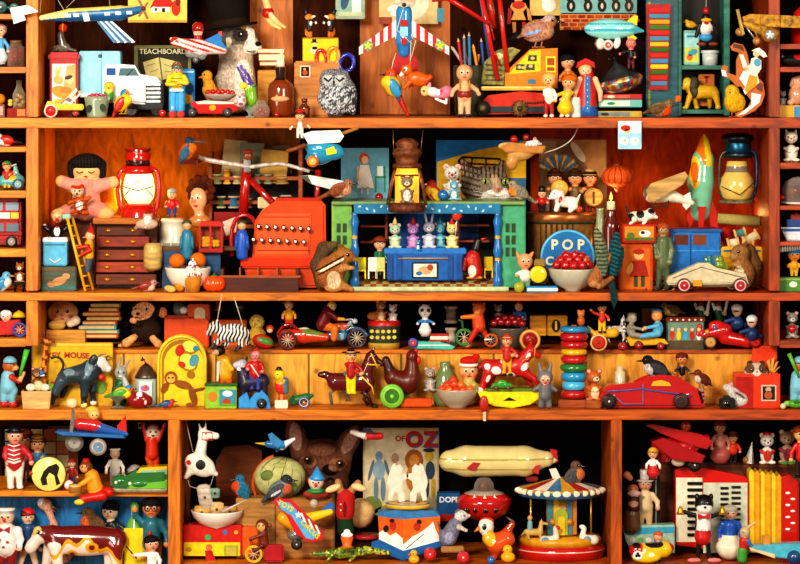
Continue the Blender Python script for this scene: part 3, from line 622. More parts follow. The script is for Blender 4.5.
t.p('dish',[L([(90.5,16),(91.5,16.3),(94,14),(97,9),(97,.1)],220,0,0,'9a8c80',n=30,sz=.7)],'ceramic')
for i,(x,y)in enumerate(((208,89),(213,88.6),(218,88.5),(223,88.7),(228,88.8),(232,89.6),(210.5,90.5),(225.5,90.3),(216,90.5))):t.p('cherry',[O(x,y,3,None,'b81818',-3 if i>5 else 1)],'gloss')
t=T('egg_cup_parrot','purple and green ceramic parrot standing in a small glass cup','figurine',250,114,22,on=1)
t.p('body',[S([K(240,64,3.2,245,72,4,'6858a0'),K(245,72,4,250,84,5.5,'58408c'),K(250,84,5.5,251,96,6,'78b828'),K(251,96,5,248,103,3,'60a020'),K(239,62,2.6,243,66,2.6,'d8d8e0'),Pt(244,83,4,4,'f0d020')],k=2.5,h=.6),O(243.5,82,3.6,3.4,'f0d828',-5,2.4),O(252,71,1,.7,'e8e0f0',-4)],'gloss')
t.p('cup',[L([(104,5),(106,5.4),(109,2.5),(112,1.2),(113,4.5),(114,4.8)],250,0,0,'d8e8e0',n=20)],'glass')
t=T('ceramic_pig','round white flowered money box pig beside the parrot','figurine',239,109,8)
t.p('body',[S([E(240,101,6.5,6.3,'e8dcd8'),E(236,101,2.6,2.6,'e8b8b8',-5.5),E(243,95,1.8,2.2,'c87890',-2),Pt(241,104,2.4,1.6,'a05080'),Pt(244,100,1.5,2,'c08030'),Pt(240,97,1.4,1,'7070a0')])],'gloss')
t=T('cherry_jar','little glass jar half full of cherries','jar',261,114,22,on=1)
t.p('jar',[L([(97,4),(98,5),(100,5),(102,7),(106,9.2),(111,8.6),(114,6.5),(114,.1)],261,0,0,'d8c8b8',n=24)],'glass')
for x,y,z in((257,109,-2),(262,110,-3),(266,108.5,-1),(260,106,2),(264,105.5,3)):t.p('cherry',[O(x,y,2.6,None,'b01818',z)],'gloss')
t=T('book_stack','three flat books stacked behind the candle bottle','books',271,66,88)
t=THINGS.pop()
for i,(y0,y1,c,lb)in enumerate(((48.5,53.5,'b02c20','topmost red book of the small stack behind the candle'),(54,61,'8a8478','thick grey book in the middle of the stack behind the candle'),(61.5,66,'b86030','orange-brown book at the bottom of the stack behind the candle'))):
 t=T('book',lb,'book',271,y1,92,group='books behind the candle');t.p('cover',[B(258+i,y0,284,y1,-10,10,c,.5)]);t.p('pages',[B(258.6+i,y0+.9,284.5,y1-.9,-10.4,9,'d8cca8',0)],'paper')
bb_=T('wooden_block','plain yellow-brown wooden stand under the small stack of books','box',271,113,95,on=1);bb_.p('block',[B(258,67,285,113,-9,9,'c88a28',.8)],'wood')
t=T('candle_bottle','round brown glass bottle with an oval label and a lit candle in its neck','bottle',280.5,114,40,on=1)
t.p('bottle',[L([(63.5,5),(64.5,5.6,'241008'),(74,4.6,'201008'),(77,7,'7a3410'),(81,12),(86,13.4),(110,13),(114,11),(114,.1)],280.5,0,0,'7a3410',n=32)],'gloss')
t.p('label',[MV(O(280.5,95.5,10.5,5,'d8a878',-5,9.6),0,0,-.2)],'paper')
t.p('candle',[L([(57,3.4),(58,4),(64,4.4)],280.5,0,0,'f4e8c8')],'matte');t.p('flame',[L([(46,.1),(49,1.1),(53,1.9),(55,1.4),(56.5,.2)],281.5,0,0,'ffe080')],'glow')
t=T('red_berries','single red berry lying right of the candle bottle','berry',277,114,16,on=1);t.name='red_berry';t.p('berry',[O(277,111.4,2.8,None,'a01414')],'gloss')
t=T('medicine_bottle','tiny brown glass bottle in front of the wooden box','bottle',304.5,114,22,on=1)
t.p('bottle',[L([(95,3),(98.5,3),(99,2.3),(101,2.6),(103,5),(105,5.5),(112,5.4),(114,4.8),(114,.1)],304.5,0,0,'5a2010',n=20),FR(301,105,308,110,-5.4,'8a4020')],'gloss')
t=T('wooden_box','orange-brown wooden box with a small framed stamp under the yellow box','box',317,113,66,on=1)
t.p('box',[B(294.5,57.5,341,113,-12,12,'c8803a',1.5)],'wood');t.p('stamp',[FR(300.5,62,310.5,73.5,-12,'e8e0c8'),FR(301.5,63,309.5,72.5,-12.3,'1c1414'),FE(305.5,69,2.4,2.6,-12.7,'d04820'),FE(305,65.5,1.2,1.2,-12.7,'e8a060')],'paper')
box1=t
t=T('yellow_box','yellow matchbox style box printed with a man in a black hat','box',320,57.5,on=box1)
t.p('box',[B(303,34,338.5,57.5,-8,8,'e8c424',.5),FR(303,34,338.5,35.3,-8,'a88010'),FE(314.5,41,1.6,2,-8.2,'f0d0a0'),FR(312.5,35.5,316.5,38.6,-8.3,'181008'),FR(311,38.2,318,39,-8.5,'181008'),FE(315,47,4.6,3.2,-8.2,'f0e8c0'),FE(315,44.5,2.8,1.6,-8.6,'181008')],'paper')
box2=t
for x,s,lb in((309,1,'little fox figure in black top hat and coat facing right on the yellow box'),(331,-1,'little fox figure in black top hat and coat facing left on the yellow box')):
 t=T('fox_figure',lb,'toy fox',x,34,on=box2,group='top-hatted foxes')
 t.p('body',[S([K(x,18,3.2,x+s*.6,26,3,'241a18'),K(x+s*.8,26,2.2,x+s*1.6,32.5,1.8,'c86a1c'),K(x-s*1.4,26,2.2,x-s*1.2,32.5,1.8,'b85a14',1.5),K(x+s*2,19,1.2,x+s*6.5,19.5,1,'241a18',-2),E(x+s*7,19.5,1.3,1.3,'f0ece0',-2),E(x-s*.5,13.5,3.6,3.4,'d88430'),K(x+s*2,14,2,x+s*6,12.8,.9,'f0d8b8'),Pt(x+s*2,20,1.4,2.4,'f0ece0'),K(x-s*3,27,1.3,x-s*3.2,31,1,'c86a1c',2)]),O(x+s*6.5,12.4,.7,None,'111',0),O(x+s*1,12.5,.5,None,'111',-3)],'paint')
 t.p('hat',[rr(hatp('top',x-s*2,10.6,3.2,'171210'),R,-s*20,x-s*2,11)])
t=T('wall_picture','pale green framed picture hanging high behind the owl','picture',350,20,116);k_=1
t.p('frame',[B(335.5,-12,365,19,0,2,'98a890',.6)]);t.p('canvas',[FR(338,-10,362.5,16,0,'8ab4a0'),FR(352,-10,361,13,-.2,'e0ece0'),FE(345,0,4,10,-.2,'385878',10),FR(338.5,12,362,16,-.3,'b8c8a0')],'paper')
t=T('wire_loops','x','handles',335,72,66);THINGS.pop()
for i,(x,y,c,rr_,ry_,cl)in enumerate(((321.5,59,'c41c18',5,9,'red'),(333,57,'f08a18',5.5,9.5,'orange'),(346.5,63,'1c38b8',7,8.5,'blue'))):
 t=T('scissors',f'{cl} scissor handle poking up behind the owl','scissors',x,80,56,group='scissors behind the owl')
 t.p('handle',[R(ring(x,y,rr_,2.1,c,0,24,ry_/rr_),(-8,8,20)[i],x,y)],'gloss');t.p('blade',[Cy((x,y+ry_,0),(332,84,0),1.6,1.2,'a8acb0',6)],'metal')
t=T('owl','grey and white speckled owl standing upright at the shelf edge','owl',338,115,20,on=1)
def owlf(x,y,z,C):
 n=np.sin(x*1.7+np.sin(y*.31+x*.2)*4.0)*np.sin(y*.62+np.cos(x*.83)*2.5+x*.3);C=C.copy();b=y>84
 C[(n>.25)&b]=hx('e0e4ea');C[(n<-.35)&b]=hx('26282e');C[(np.sin(x*3+y*2.2)*np.sin(y*2.3-x)>.55)&~b]=hx('d8dce0');return C
t.p('body',[S([E(337,92,18,21,'70747c',0,14),E(334.5,77,15,10.5,'6a6c72',-1,13),K(327,98,9,331,108,5,'888c94',-3),K(346,90,11,352,108,4.5,'585c64',-2),K(330,72,4,324,70,1.5,'5a5c62'),K(341,72,4,346,70,1.5,'5a5c62'),Pt(328.5,77.5,6.4,5.4,'b8bcc0'),Pt(340,77.5,6.4,5.4,'b8bcc0'),Pt(334,76,1.4,6,'40424a')],k=5,h=.9,fn=owlf),[U([(x-4,75.5,-13),(x,78.5,-14.2),(x+4,75.2,-13)],.9,'14110f',6)for x in(328.5,340)]],'feather')
t.p('beak',[Cy((334.3,79,-13),(334.3,84,-14.5),1.8,.3,'2a2620',8)],'gloss')
t.p('foot',[[Cy((x,110,-5),(x+dx,114.5,-10),1.4,.6,'3a3630',6)for dx in(-2,0,2)]for x in(331,)],'matte');t.p('foot',[[Cy((x,110,-5),(x+dx,114.5,-10),1.4,.6,'3a3630',6)for dx in(-2,0,2)]for x in(340,)],'matte')
t=T('toy_bomber','toy aeroplane with red and white striped wings hanging on the orange board','toy plane',404,40,70)
t.p('fuselage',[S([K(404,12,8,404,40,8.5,'2a8ed0',0),K(404,40,8.5,404,52,6,'2a7cc0')],k=2,h=.7),G([(401,20),(407,20),(408,26),(400,26)],-10,-7,'c02418',.4),FR(400,27,408,36,-9,'90d0f0',.6),G([(401,38),(407,38),(406,45),(402,45)],-10,-7,'c02418',.4),ring(404,38,8.2,.5,'e8e0d0',-3,20,1.5)],'gloss')
def wing(s):
 o=[]
 for i in range(9):
  a,b=i/9,(i+1)/9;f=lambda u:(404+s*(8+37*u),20+27*u**1.0,36+19*u)
  (x0,t0,b0),(x1,t1,b1)=f(a),f(b);o.append(G([(x0,t0),(x1,t1),(x1,b1),(x0,b0)],-2,2,'c81c18' if i%2 else 'f4ece4',0))
 return o+[FE(404+s*36,45.5,5,5,-2,'6a9a78'),star(404+s*36,45.5,4.8,'f0e020',-3,-2)]
t.p('wing',wing(-1));t.p('wing',wing(1))
t.p('tail',[G([(396,53),(413,53),(418,62),(419,74),(405,76),(391,73),(393,62)],-1.5,1.5,'b01818',.6),U([(396,53,-2),(393,62,-2),(391,73,-2)],.5,'f0d0c0')]);t.p('string',[U([(404,6,-8),(397,30,-10),(412,44,-10)],.35,'e8e0d0'),U([(404,-45),(404,10)],.3,'d0c8b0'),U([(416,40,-8),(410,62,-4)],.35,'e8e0d0')],'matte')
t.p('propeller',[G([(392,4),(404,1),(416,4),(404,8)],-9,-8,'b0a898',.3),O(404,5,3,None,'303030',-7)],'metal')
t=T('faded_poster','pale old poster with a white-haired face behind the striped plane','poster',407,26,132)
t.p('sheet',[B(379,-20,438,24,0,1,'d8c088',.2),FE(412,2,17,18,0,'e8dcc0'),FE(408,0,8,9,-.4,'d0b090'),FR(379,17,392,24,0,'9a4838'),FE(395,8,8,3,-.5,'f4f0e8',-12),FE(398,13,8,3,-.5,'f4f0e8',-8)],'paper')
BD('wooden_parrot','yellow, blue and red wooden parrot hanging head up under the striped plane',393,103,31,-1,d=60,cat='toy parrot',body='e8b818',breast='f0c828',wing='2888b8',head='e0501c',beak='302018',tail='b82018',up=1.05,m='paint',leg=.05,taill=.75)
t=T('wooden_squirrel','orange wooden squirrel puppet leaping to the left under the striped plane','puppet',414,80,48)
t.p('body',[S([E(418,79,11,7.5,'cc5c14',0,5,10),E(407,70,5.8,5.5,'d86818'),K(404,72,3,401,75,1.8,'f0ece4'),K(410,82,3,404,88,1.8,'cc5c14',-3),K(412,84,2.6,410,90,1.5,'b85010',3),K(426,80,4,430,77,3,'c05010'),Pt(405.5,69,1.8,2.2,'f4f0e8'),K(410,64.5,1.5,411,62,1,'cc5c14')],k=1.5),eye(404.6,69.5,-5,1.3)]);t.p('string',[U([(410,64),(411,40)],.35,'e8e0d0')],'matte')
t=T('squeaky_mouse','pink and white plastic toy lying on its side left of the little doll','toy',435,99,44)
t.p('body',[S([E(425,91,4.5,5.5,'f0c880'),E(433,92,6,5,'f4eae8'),E(447,92,7,6.5,'e880a0'),K(436,94,4,444,93,5,'f0a0b8'),E(429,86,2,4,'e890a8',0,None,20),Pt(438,91,2.2,4.5,'fff'),Pt(441,92,1.6,3,'d84870'),K(436,99,1.3,446,103,1.6,'f0f0ee'),K(446,103,1.4,447,97,1.4,'f0f0ee'),Pt(424,91,1.2,1.6,'402018')])])
t=T('pencil_pot','dark pot packed behind the bald doll with pencils sticking out','pot',470,113,88,on=1);t.p('pot',[L([(62,17),(64,17.5),(110,16),(113,15)],471,0,0,'3a3a28',n=30,sz=.6)],'ceramic');pot=t
for i,(x0,y0,x1,y1,c)in enumerate(((458,38,462,68,'b82020'),(464,34,465,68,'607080'),(469,32,470,66,'2880b0'),(473,44,477,66,'e8a020'),(463,48,471,68,'d87888'),(479,54,477,66,'e87020'),(481,38,484,68,'2858a0'),(451,46,462,62,'d8d0d0'))):
 t=T('pencil',('dark red pencil, tallest at the left of the pot','grey pencil in the pot beside the tall red one','tall light blue pencil in the middle of the pot','yellow pencil leaning left in the pot','pink pencil leaning across the pot','short orange pencil in the pot','dark blue pencil at the right of the pot by the crane','white pencil leaning far left out of the pot')[i],'pencil',(x0+x1)/2,y1,80+i*2,group='pencils in the pot')
 a=.12;t.p('shaft',[Cy((x0+(x1-x0)*a,y0+(y1-y0)*a),(x1,y1),1.5,None,c,6,False)]);t.p('tip',[Cy((x0,y0),(x0+(x1-x0)*a,y0+(y1-y0)*a),.15,1.5,'e0b880',6,False)])
t=T('toy_doll','small bald doll in dark red shorts with braces, standing at the shelf edge','doll',466,116,18,on=1)
doll(t,464.5,116,53,skin='e0a878',hair=None,top='e0a878',legs='e0b088',shoe='2a1838',hr=.155,arms=((-.24,.42),(.27,.44)),fat=1.15,extra=[S([E(464.5,93,7.2,7,'8a2820',0,6.6)],h=.6),U([(460,88,-5.8),(459.5,79,-5.5)],.6,'e87820'),U([(469,88,-5.8),(469.5,79,-5.5)],.6,'e87820')])
t=T('toy_crane','large orange tin crane on red crawler tracks with a long red boom','toy crane',515,117,62,on=1)
t.p('base',[G([(476,108),(488,95),(520,91),(545,93),(550,106),(545,113),(482,114)],-17,17,'c02c14',2),FR(480,106,545,112,-17,'28343c',.8)])
t.p('track',[[L([(-2,7),(2,7)],519,108,-19,'8a6a40','z',16),L([(-3,3),(-2,3)],519,108,-19,'4a3820','z',12)],[O(519+7.6*cos(a*.45),108+7.6*sin(a*.45),1.1,None,'6a5030',-19,2,0,6)for a in range(14)],[O(526+i*2.6,102+sin(i*.7)*.5,1.2,1.2,'7a5a38',-18.5,1.4,0,6)for i in range(9)],U([(476,106,-18),(482,101,-18)],1.2,'6a5030')],'rust');t.p('track',[L([(-2,8),(2,8)],482,108,-18,'2a2824','z',16),L([(-3,3),(-2,3)],482,108,-18,'8a7040','z',12)],'rust')
t.p('platform',[B(481,86,548,90,-16,16,'e8b040',.8),FR(481,86.5,548,87.5,-16.1,'f0d890')])
t.p('cab',[G([(505,72),(530,49),(557,48),(557,88),(504,88)],-14,14,'e08018',1.2),F_([(508,74),(529,51),(540,50),(540,71),(519,73)],-14,'e0c81c'),[F_([(x,y),(x+8,y),(x+8,y+6),(x-1,y+6)],-14.4,'404828')for x,y in((516,64),(526,64),(528,55))],[FE(x,y,2,1.6,-14.8,'d8b878')for x,y in((519,67),(530,66),(532,58),(523,67.5))],FR(545,56,555,72,-14,'e8d020'),FR(546.5,58,553.5,65,-14.5,'a04018'),FR(546.5,67,553.5,70.5,-14.5,'a04018'),FR(527,79,535,83.5,-14,'4888a0')])
t.p('engine',[G([(481,84),(484,62),(497,50),(512,47),(520,50),(506,66),(503,85)],-12,10,'8a8440',1),[FR(485,y,502,y+1.6,-12,'4a4828')for y in(64,69,74,79)],FE(499,56,4,3,-12,'d0c890')],'rust')
t.p('boom',[U([(478,-20,-16),(497,80,-14)],2.4,'c81c14',6),U([(497,-20,-16),(507,72,-14)],2.4,'c81c14',6),U([(488,-10,0),(494,28,0)],3.4,'d83018',6),U([(487,15,-16),(494,40,-15),(488,40,-15),(500,66,-15)],1,'b01810',5)],'gloss')
t.p('cable',[U([(478,-20,-5),(483,15,-5),(490,62,-8)],1.6,'2a5898',6)],'matte')
t=T('lamp_arm','red jointed metal arm slanting in from the top beside the crane boom','lamp arm',462,10,40);t.p('arm',[U([(432,-2),(448,-2),(489,24)],(4,1.8),'c81c14',8)],'gloss');t.p('tag',[B(437,8,444,22,-2,0,'3a8098',.4)])
t=T('jumping_jack','flat wooden jointed doll in red and yellow hanging on the back wall','puppet',519,40,132)
t.p('body',[G([(512,3),(525,3),(527,7),(523,12),(526,20),(511,20),(514,12),(510,7)],-2,1,'e8a850',.4),FE(518.5,5,6.5,4,-2,'c02018')]);t.p('arm',[G([(508,8),(512,8),(511,24),(507,24)],-1,1,'b01c18',.4)]);t.p('arm',[G([(526,6),(530,10),(532,21),(528,20)],-1,1,'d89040',.4)])
t.p('leg',[G([(512,22),(516,22),(516,32),(513,33)],-1,1,'d89040',.4)]);t.p('leg',[G([(522,22),(526,22),(525,29),(522,29)],-1,1,'b01c18',.4)]);t.p('head',[O(518.5,-2,5,5,'e8b070',0,2)])
t=T('pinned_drawing','cream drawing of a white animal pinned at the top beside the wooden doll','drawing',545,15,134);t.p('sheet',[B(530,-14,561,15.5,0,1,'e0c070',.2),FE(549,5,7,7,0,'f4f2ea'),FE(546,-2,5,5,-.2,'f4f2ea')],'paper')
t=T('cat_poster','pale blue poster showing a row of five sitting dark cats','poster',599,13,110);t.p('sheet',[B(560,-16,637,13,0,1.4,'78b0b0',.2),[[FE(x,6,4.5,6,0,c),FE(x-1,-1,3.4,3.2,-.3,c),FE(x,6,1.4,3,-.5,'c8c0b0')]for x,c in((571,'201c18'),(588,'28201c'),(602,'241c18'),(616,'3a2a20'),(629,'4a3428'))]],'paper');t=T('brick_model','strip of little red toy brick wall under the cat poster','model wall',600,30,112)
t.p('wall_piece',[B(560,14,637,30,0,8,'c88850',.4),[[B(561+i*8.6+(j%2)*3,15+j*4,568+i*8.6+(j%2)*3,18+j*4,-.8,1,('a03c1c','b85020','902c18')[(i+j)%3],.3)for i in range(9)]for j in range(4)]],'matte')
BD('jay','pinkish brown jay with a blue barred wing standing on top of the orange crane',537,47.5,40,1,d=62,body='c08a6a',breast='c89070',belly='d8b8a8',wing='b08070',wingbar='80b0e8',head='b87850',beak='303030',tail='1a1614',up=.25,legs='b07850',leg=.17,taill=.45,cap='c8b0a8')
t=T('toy_blimp','pale turquoise toy blimp with yellow tail fins hanging on the right','toy blimp',612,38,40)
t.p('envelope',[S([E(610,29,26,10.5,'90dcd8',0,10.5),K(630,29,6,643,31,1.5,'68b8c0')],k=4,h=.9,fn=lambda x,y,z,C:np.where(((abs(y-30)<1.6)|(abs(y-24)<.8))[:,None],np.array(hx('3aa8c0')),C))],'gloss')
t.p('fin',[G([(626,22),(634,15),(638,16),(637,25),(630,26)],-1,1,'e8c818',.4)]);t.p('fin',[G([(626,35),(632,34),(637,38),(634,41),(628,39)],-1,1,'e8c818',.4)])
t.p('gondola',[S([E(600,44,5,6,'d8dcd0',-3),E(608,45,5,5.5,'e0e4d8',-3),E(617,43,3.5,6,'f0f0ec',-3,None,15)],k=.6),FE(607.5,45,3,3,-7.5,'c02820'),U([(596,38,-8),(594,44,-8),(597,50,-8),(602,50,-8)],.6,'402018')])
t=T('nesting_doll','tall wooden peg doll with a red peaked headdress and a red and blue coat','doll',587,109,34,on=1)
t.p('body',[L([(59,5),(66,7),(72,8),(80,9.5),(98,10.5,'2458a0'),(108,11.5),(109,10)],587,0,0,'b82018',n=24,sz=.8),FR(584.5,68,589.5,104,-8.4,'2870b0',.8),[O(587,y,.7,None,'e8d890',-9.8)for y in(70,76,82,88,94,100)],S([K(580,71,3,575,84,2.8,'e8b890',-3),K(575,84,2.6,574,92,2,'e8b890',-4),K(595,71,3,600,84,2.8,'e8b890',-3),K(600,84,2.6,600,92,2,'e8b890',-4)])])
t.p('head',[O(585.5,62.5,6.5,6.3,'f0c090',-1),O(585.5,61,7.2,6,'e8a828',.8),face(585.5,63,6,-1)]);t.p('headdress',[G([(576,60),(577.5,54),(585.5,50),(594,54),(595,60),(590,57.5),(581,57.5)],-3,3,'c01c14',.5)])
DL('toy_boy','little boy figure in white shirt, braces and dark red shorts',549,117,44,on=1,d=17,skin='f0b070',hair='e8b060',top='f0e8dc',legs='a02018',shoe='f0ece4',hr=.15,look=-.4,arms=((-.02,.45),(.14,.38)))
DL('toy_girl','little girl figure in a yellow dress bending towards the boy',565,117,42,on=1,d=20,skin='e8a870',hair='d06818',top='e0b020',legs='e8b078',shoe='f0e8dc',skirt='e8c020',hr=.16,look=-.5,lean=.1,arms=((-.22,.5),(-.1,.42)))
DL('schoolboy_figure','dark-haired wooden boy peeping out behind the boy and girl',568,95,40,d=46,skin='e0a070',hair='14141a',top='c06820',legs='d8c8a8',hr=.17,look=.4)
t=T('white_candle','short white candle between the girl and the peg doll','candle',574,114,30,on=1);t.p('candle',[L([(94,5),(96,5.6),(113,6.2),(114,6)],575,0,0,'ece4d8',n=20)],'matte')
t=T('spinning_top','grey metal spinning top decorated with a band of coloured animals','spinning top',620,94,40)
tb=L([(60,1),(64,3),(70,12,'50545a'),(78,21),(82,23.5,'c08a50'),(88,20,'b87c48'),(91,14,'585c60'),(94,4)],620,0,0,'50545a',n=36)
for q in range(36*3,36*6):tb['C'][q]=hx(('d8c060','60a0a0','d85030','e8e0c0','5080b0','e89030','c04030')[(q*5+q//36*3)%7])
t.p('top_body',[R(tb,-14,620,80),[O(602+i*4.5,90-i*1.3-abs(i-4)*.2,2,1.5,c,-20+abs(i-4)**2*.8,.9,0,8)for i,c in enumerate(('d8c060','60a0a0','d85030','e8e0c0','5080b0','e89030','c04030','e0d8b0','60a050'))]],'metal');t.p('handle',[U([(617,62),(612,55),(608,58),(611,62)],.8,'3a3a3a')],'metal')
DL('tin_imp','small round-headed toy in pink with black arms riding the spinning top',631,70,32,d=28,skin='e07868',hair=None,top='181418',legs='5a1818',hr=.16,arms=((-.35,.5),(.12,.4)))
for i,(x0,x1,y0,y1,c,lb)in enumerate(((598,641,94,99,'a83030','flat red book on top of the pile under the spinning top'),(598,641,99.5,107,'68b0a8','pale turquoise picture box with palm trees under the spinning top'),(592,641,107.5,113.5,'b8a040','yellow and grey flat box at the bottom of the pile under the spinning top'))):
 t=T('flat_box',lb,'box',620,y1,46,group='boxes under the spinning top');t.p('box',[B(x0,y0,x1,y1,-13,13,c,.5),FR(x0+2,y0+1,x1-12,y1-1,-13,('c86050','c8e0c8','7a8080')[i]),FE(x0+12,(y0+y1)/2,4,1.5,-13.4,('e8c8a8','2a8060','303838')[i])],'paper')
t=T('toy_cabinet','narrow blue-green wooden cabinet with open front and two compartments','cabinet',683,114,78,on=1)
C1,C2='2a6a60','3a7068'
t.p('side',[B(676,-20,680,113,-18,22,C1,.8)],'wood');t.p('side',[B(722,-20,728,113,-18,22,'34786a',.8)],'wood')
for y in(63,107):t.p('shelf',[B(680,y,722,y+4,-17,22,'3a7464',.6)],'wood')
t.p('back',[B(680,-20,722,112,20,22,'15100c',0)],'wood');t.p('door',[RY(B(643,-20,676,114,-20,-17,'1f5c68',.8),12,676,-18),RY(FR(645,0,647,110,-20,'8a9028'),12,676,-18)],'wood');t.p('hinge',[B(673,93,679,99,-22,-17,'c86018',.6)],'metal')
cab=t
t=T('xylophone','long red-framed toy xylophone with coloured bars hung upright on the cabinet door','xylophone',658,90,48)
t.p('frame',[G([(646,4),(671,4),(668,90),(649,90)],0,3,'a01c14',.8)]);
for i,c in enumerate(('c82820','4888a8','d89820','3a7828','c82820','4888a8','d8b020','3a6820','c82820','3888b8','e8c020','3a6820','c02820','4880a8')):t.p('bar',[B(649+i*.12,8.5+i*5.6,670-i*.22,12.7+i*5.6,-2.5,0,c,.6)],'gloss')
t=T('lion_figure','yellow toy lion with a grey mane in the lower part of the cabinet','toy lion',700,107,70,on=cab)
t.p('body',[S([K(697,90,7,709,90,6.5,'d8a81c'),K(688,87,6,694,90,7,'d8a81c'),E(684,82,5.5,6.5,'e0b028',-3),K(681,85,3,679.5,86,2,'d09818',-5),K(686,95,3,683,105,2.2,'d8a81c',-4),K(691,96,3,694,105,2.2,'c8981c',3),K(712,92,4,715,105,2.2,'d8a81c',-3),K(707,94,3.5,707,105,2,'c8981c',4),E(681,106,2.6,1.4,'d0a020',-5),E(714,106,2.6,1.4,'d0a020',-4),E(694,106,2.4,1.3,'c8981c',2)],k=2),eye(682,80.5,-7.5,.8)]);t.dx=.008;t.p('mane',[S([E(690,83,6,8.5,'4a4a40',-1,9.5,10),E(691,90,4.5,6,'54503c',-1,9)],k=1.5)],'fur')
t=T('small_crate','orange crate with a red mark behind the yellow lion','box',706,88,86);t.p('box',[B(698,74,714,106,-5,5,'c87028',.6),FR(703,76,709,78,-5,'a02010'),FR(705,76,707,83,-5,'a02010')],'wood')
t=T('illustrated_tin','tall pale tin with a coloured picture on the upper cabinet shelf','tin',691,62.5,72,on=cab);t.p('tin',[B(683,28,699,62.5,-6,6,'80b8a8',.8),FR(684,31,698,45,-6,'a0d8d8'),FR(684,45,698,60,-6,'c0c850'),FE(692,50,5,3,-6.4,'4898b8',-25),FE(689,55,3,3,-6.4,'d86838'),FR(686,33,696,35,-6.4,'3888a8')],'paper');tt=t
BD('rubber_duck','little yellow duck sitting on the tall pale tin',691,28,13,-1,d=72,cat='toy duck',body='e0a818',breast='e8b828',wing='d09818',beak='e06018',m='paint',up=.2,leg=.02)
t=T('white_pot','small round white lidded pot on the upper cabinet shelf','pot',710,63,70,on=cab);t.p('pot',[L([(50,8),(63,7.4),(63,.1)],710,0,0,'c0ccc8',n=24)],'ceramic');t.p('lid',[L([(47.5,.1),(48,9),(50.5,9.4),(51,8)],710,0,0,'d4dcd8',n=24)],'ceramic')
t=T('hanging_duck','dangling wooden bird toy in a white shirt, red hat and blue pants with black arms','toy bird',706,44,50)
t.p('body',[S([E(706,28,7,7,'e8e4dc'),E(706,18,4.5,5,'1c181c'),E(706,37,6.5,4.5,'3898d0'),K(700,25,2.6,696,36,2,'1c1418',-2),K(712,25,2.6,717,34,2,'1c1418',-2),E(701,44,5,2,'803018',-3),E(713,44,5,2,'803018',-3),Pt(706,23,2.5,1.8,'b02018')],k=1),O(706,20,5.5,2,'e8a818',-4,2.5)]);t.p('hat',[O(706,11,3.6,3.8,'a01818')]);t.p('string',[U([(707,-45),(706,9)],.3,'d8d0c0')],'matte')
BD('robin','plump robin lying low in front of the blue cabinet door',660,116,27,1,on=1,d=24,body='8a7048',breast='e8501c',belly='b08868',wing='6a5034',head='8a6844',beak='2a2018',up=.15,leg=.04,taill=.3)
t=T('fluffy_chick','fluffy yellow chick standing at the right of the cabinet','chick',734,116,20,on=1);t.p('body',[S([E(734,101,10,11,'dca81c',0,9),E(732,90,7,6.5,'e4b42c',-1),E(740,102,5,8,'d09c18',-4,3)],k=3,h=.7),eye(729.5,88.5,-6.5,.9)],'fur');t.p('beak',[Cy((729.5,91,-6.5),(728,92,-9),1.2,.2,'c87018')]);t.p('leg',[[Cy((x,110,0),(x,115.5,0),.6,None,'c86818'),Cy((x,115.5,0),(x-3,116,-2),.5,None,'c86818')]for x in(732,736)])
t=T('cowboy_cutout','flat painted cutout of a cowboy on a rearing brown and white horse','cutout toy',748,116,12)
t.p('horse',[G([(731,44),(735,40),(744,42),(748,50),(750,60),(756,72),(764,80),(766,92),(762,102),(756,108),(742,115),(736,114),(738,110),(748,106),(752,98),(746,90),(742,84),(738,84),(730,76),(724,74),(722,66),(725,62),(729,64),(728,70),(737,73),(737,58),(740,50),(733,48)],-1.5,1.5,'b8601c',.4),[F_(p,-1.5,c)for p,c in(([(744,68),(752,70),(754,80),(746,84),(740,76)],'f0ece4'),([(752,90),(762,92),(760,100),(746,111),(738,113),(752,102)],'f0ece4'),([(734,41),(743,43),(745,49),(740,46),(734,45)],'602810'),([(722,67),(726,68),(728,74),(723,73)],'f0ece4'),([(740,52),(744,52),(748,62),(744,66)],'e8e0d0'),([(757,76),(764,82),(763,90),(757,86)],'703014'))]])
t.p('rider',[G([(752,56),(757,54),(762,58),(762,66),(758,72),(760,80),(752,86),(746,92),(744,88),(748,80),(752,70),(746,68),(746,64),(751,62)],-3,-1.5,'f0ead8',.3),FE(758,60,3.5,4,-3,'4aa0c8'),F_([(750,72),(758,74),(758,82),(748,90),(745,88)],-3,'e09018'),FE(757,51,3.4,3.4,-3,'f0c090'),G([(752,48),(756,46),(760,45),(766,50),(768,54),(764,55),(758,50)],-3.6,-2.4,'f0ecd8',.3),FE(747,66,2,2,-3.2,'e8b070')])
t=T('yellow_biplane','mustard yellow toy plane with a white star emblem hanging across the right post','toy plane',768,26,-14)
t.p('wing',[G([(742,17),(750,14),(800,16),(830,20),(830,32),(800,28),(745,26)],-2,2,'b88418',.8),U([(760,15,-2.4),(760,27,-2.4)],.2,'604008'),U([(780,15,-2.4),(780,27,-2.4)],.2,'604008')],'rust');t.p('fuselage',[S([K(745,24,3.5,770,33,6,'c08c1c',-2),E(770,35,9,7.5,'b88018',-4)],k=2,h=.8),FE(768.5,35,5,4.8,-11.2,'808890'),star(768.5,35,4.6,'f0f0f0',-12.2,-11.3)],'rust')
t.p('propeller',[G([(735,10),(738,9),(744,34),(741,36)],-8,-6.5,'9a8040',.4)],'metal');t.p('wheel',wheel(739,32,4.2,3,-5,'8a5a18','b07020'));t.p('wheel',wheel(756,41,4,3,-5,'8a5a18','b07020'));t.p('strut',[U([(745,26,-4),(756,41,-4)],.8,'c8c0b0'),U([(751,22,-4),(758,40,-4)],.8,'c8c0b0')],'metal')
t=T('hanging_card','small pale blue card with red mushroom and two dials hanging on shelf edge','card',629,148,-3)
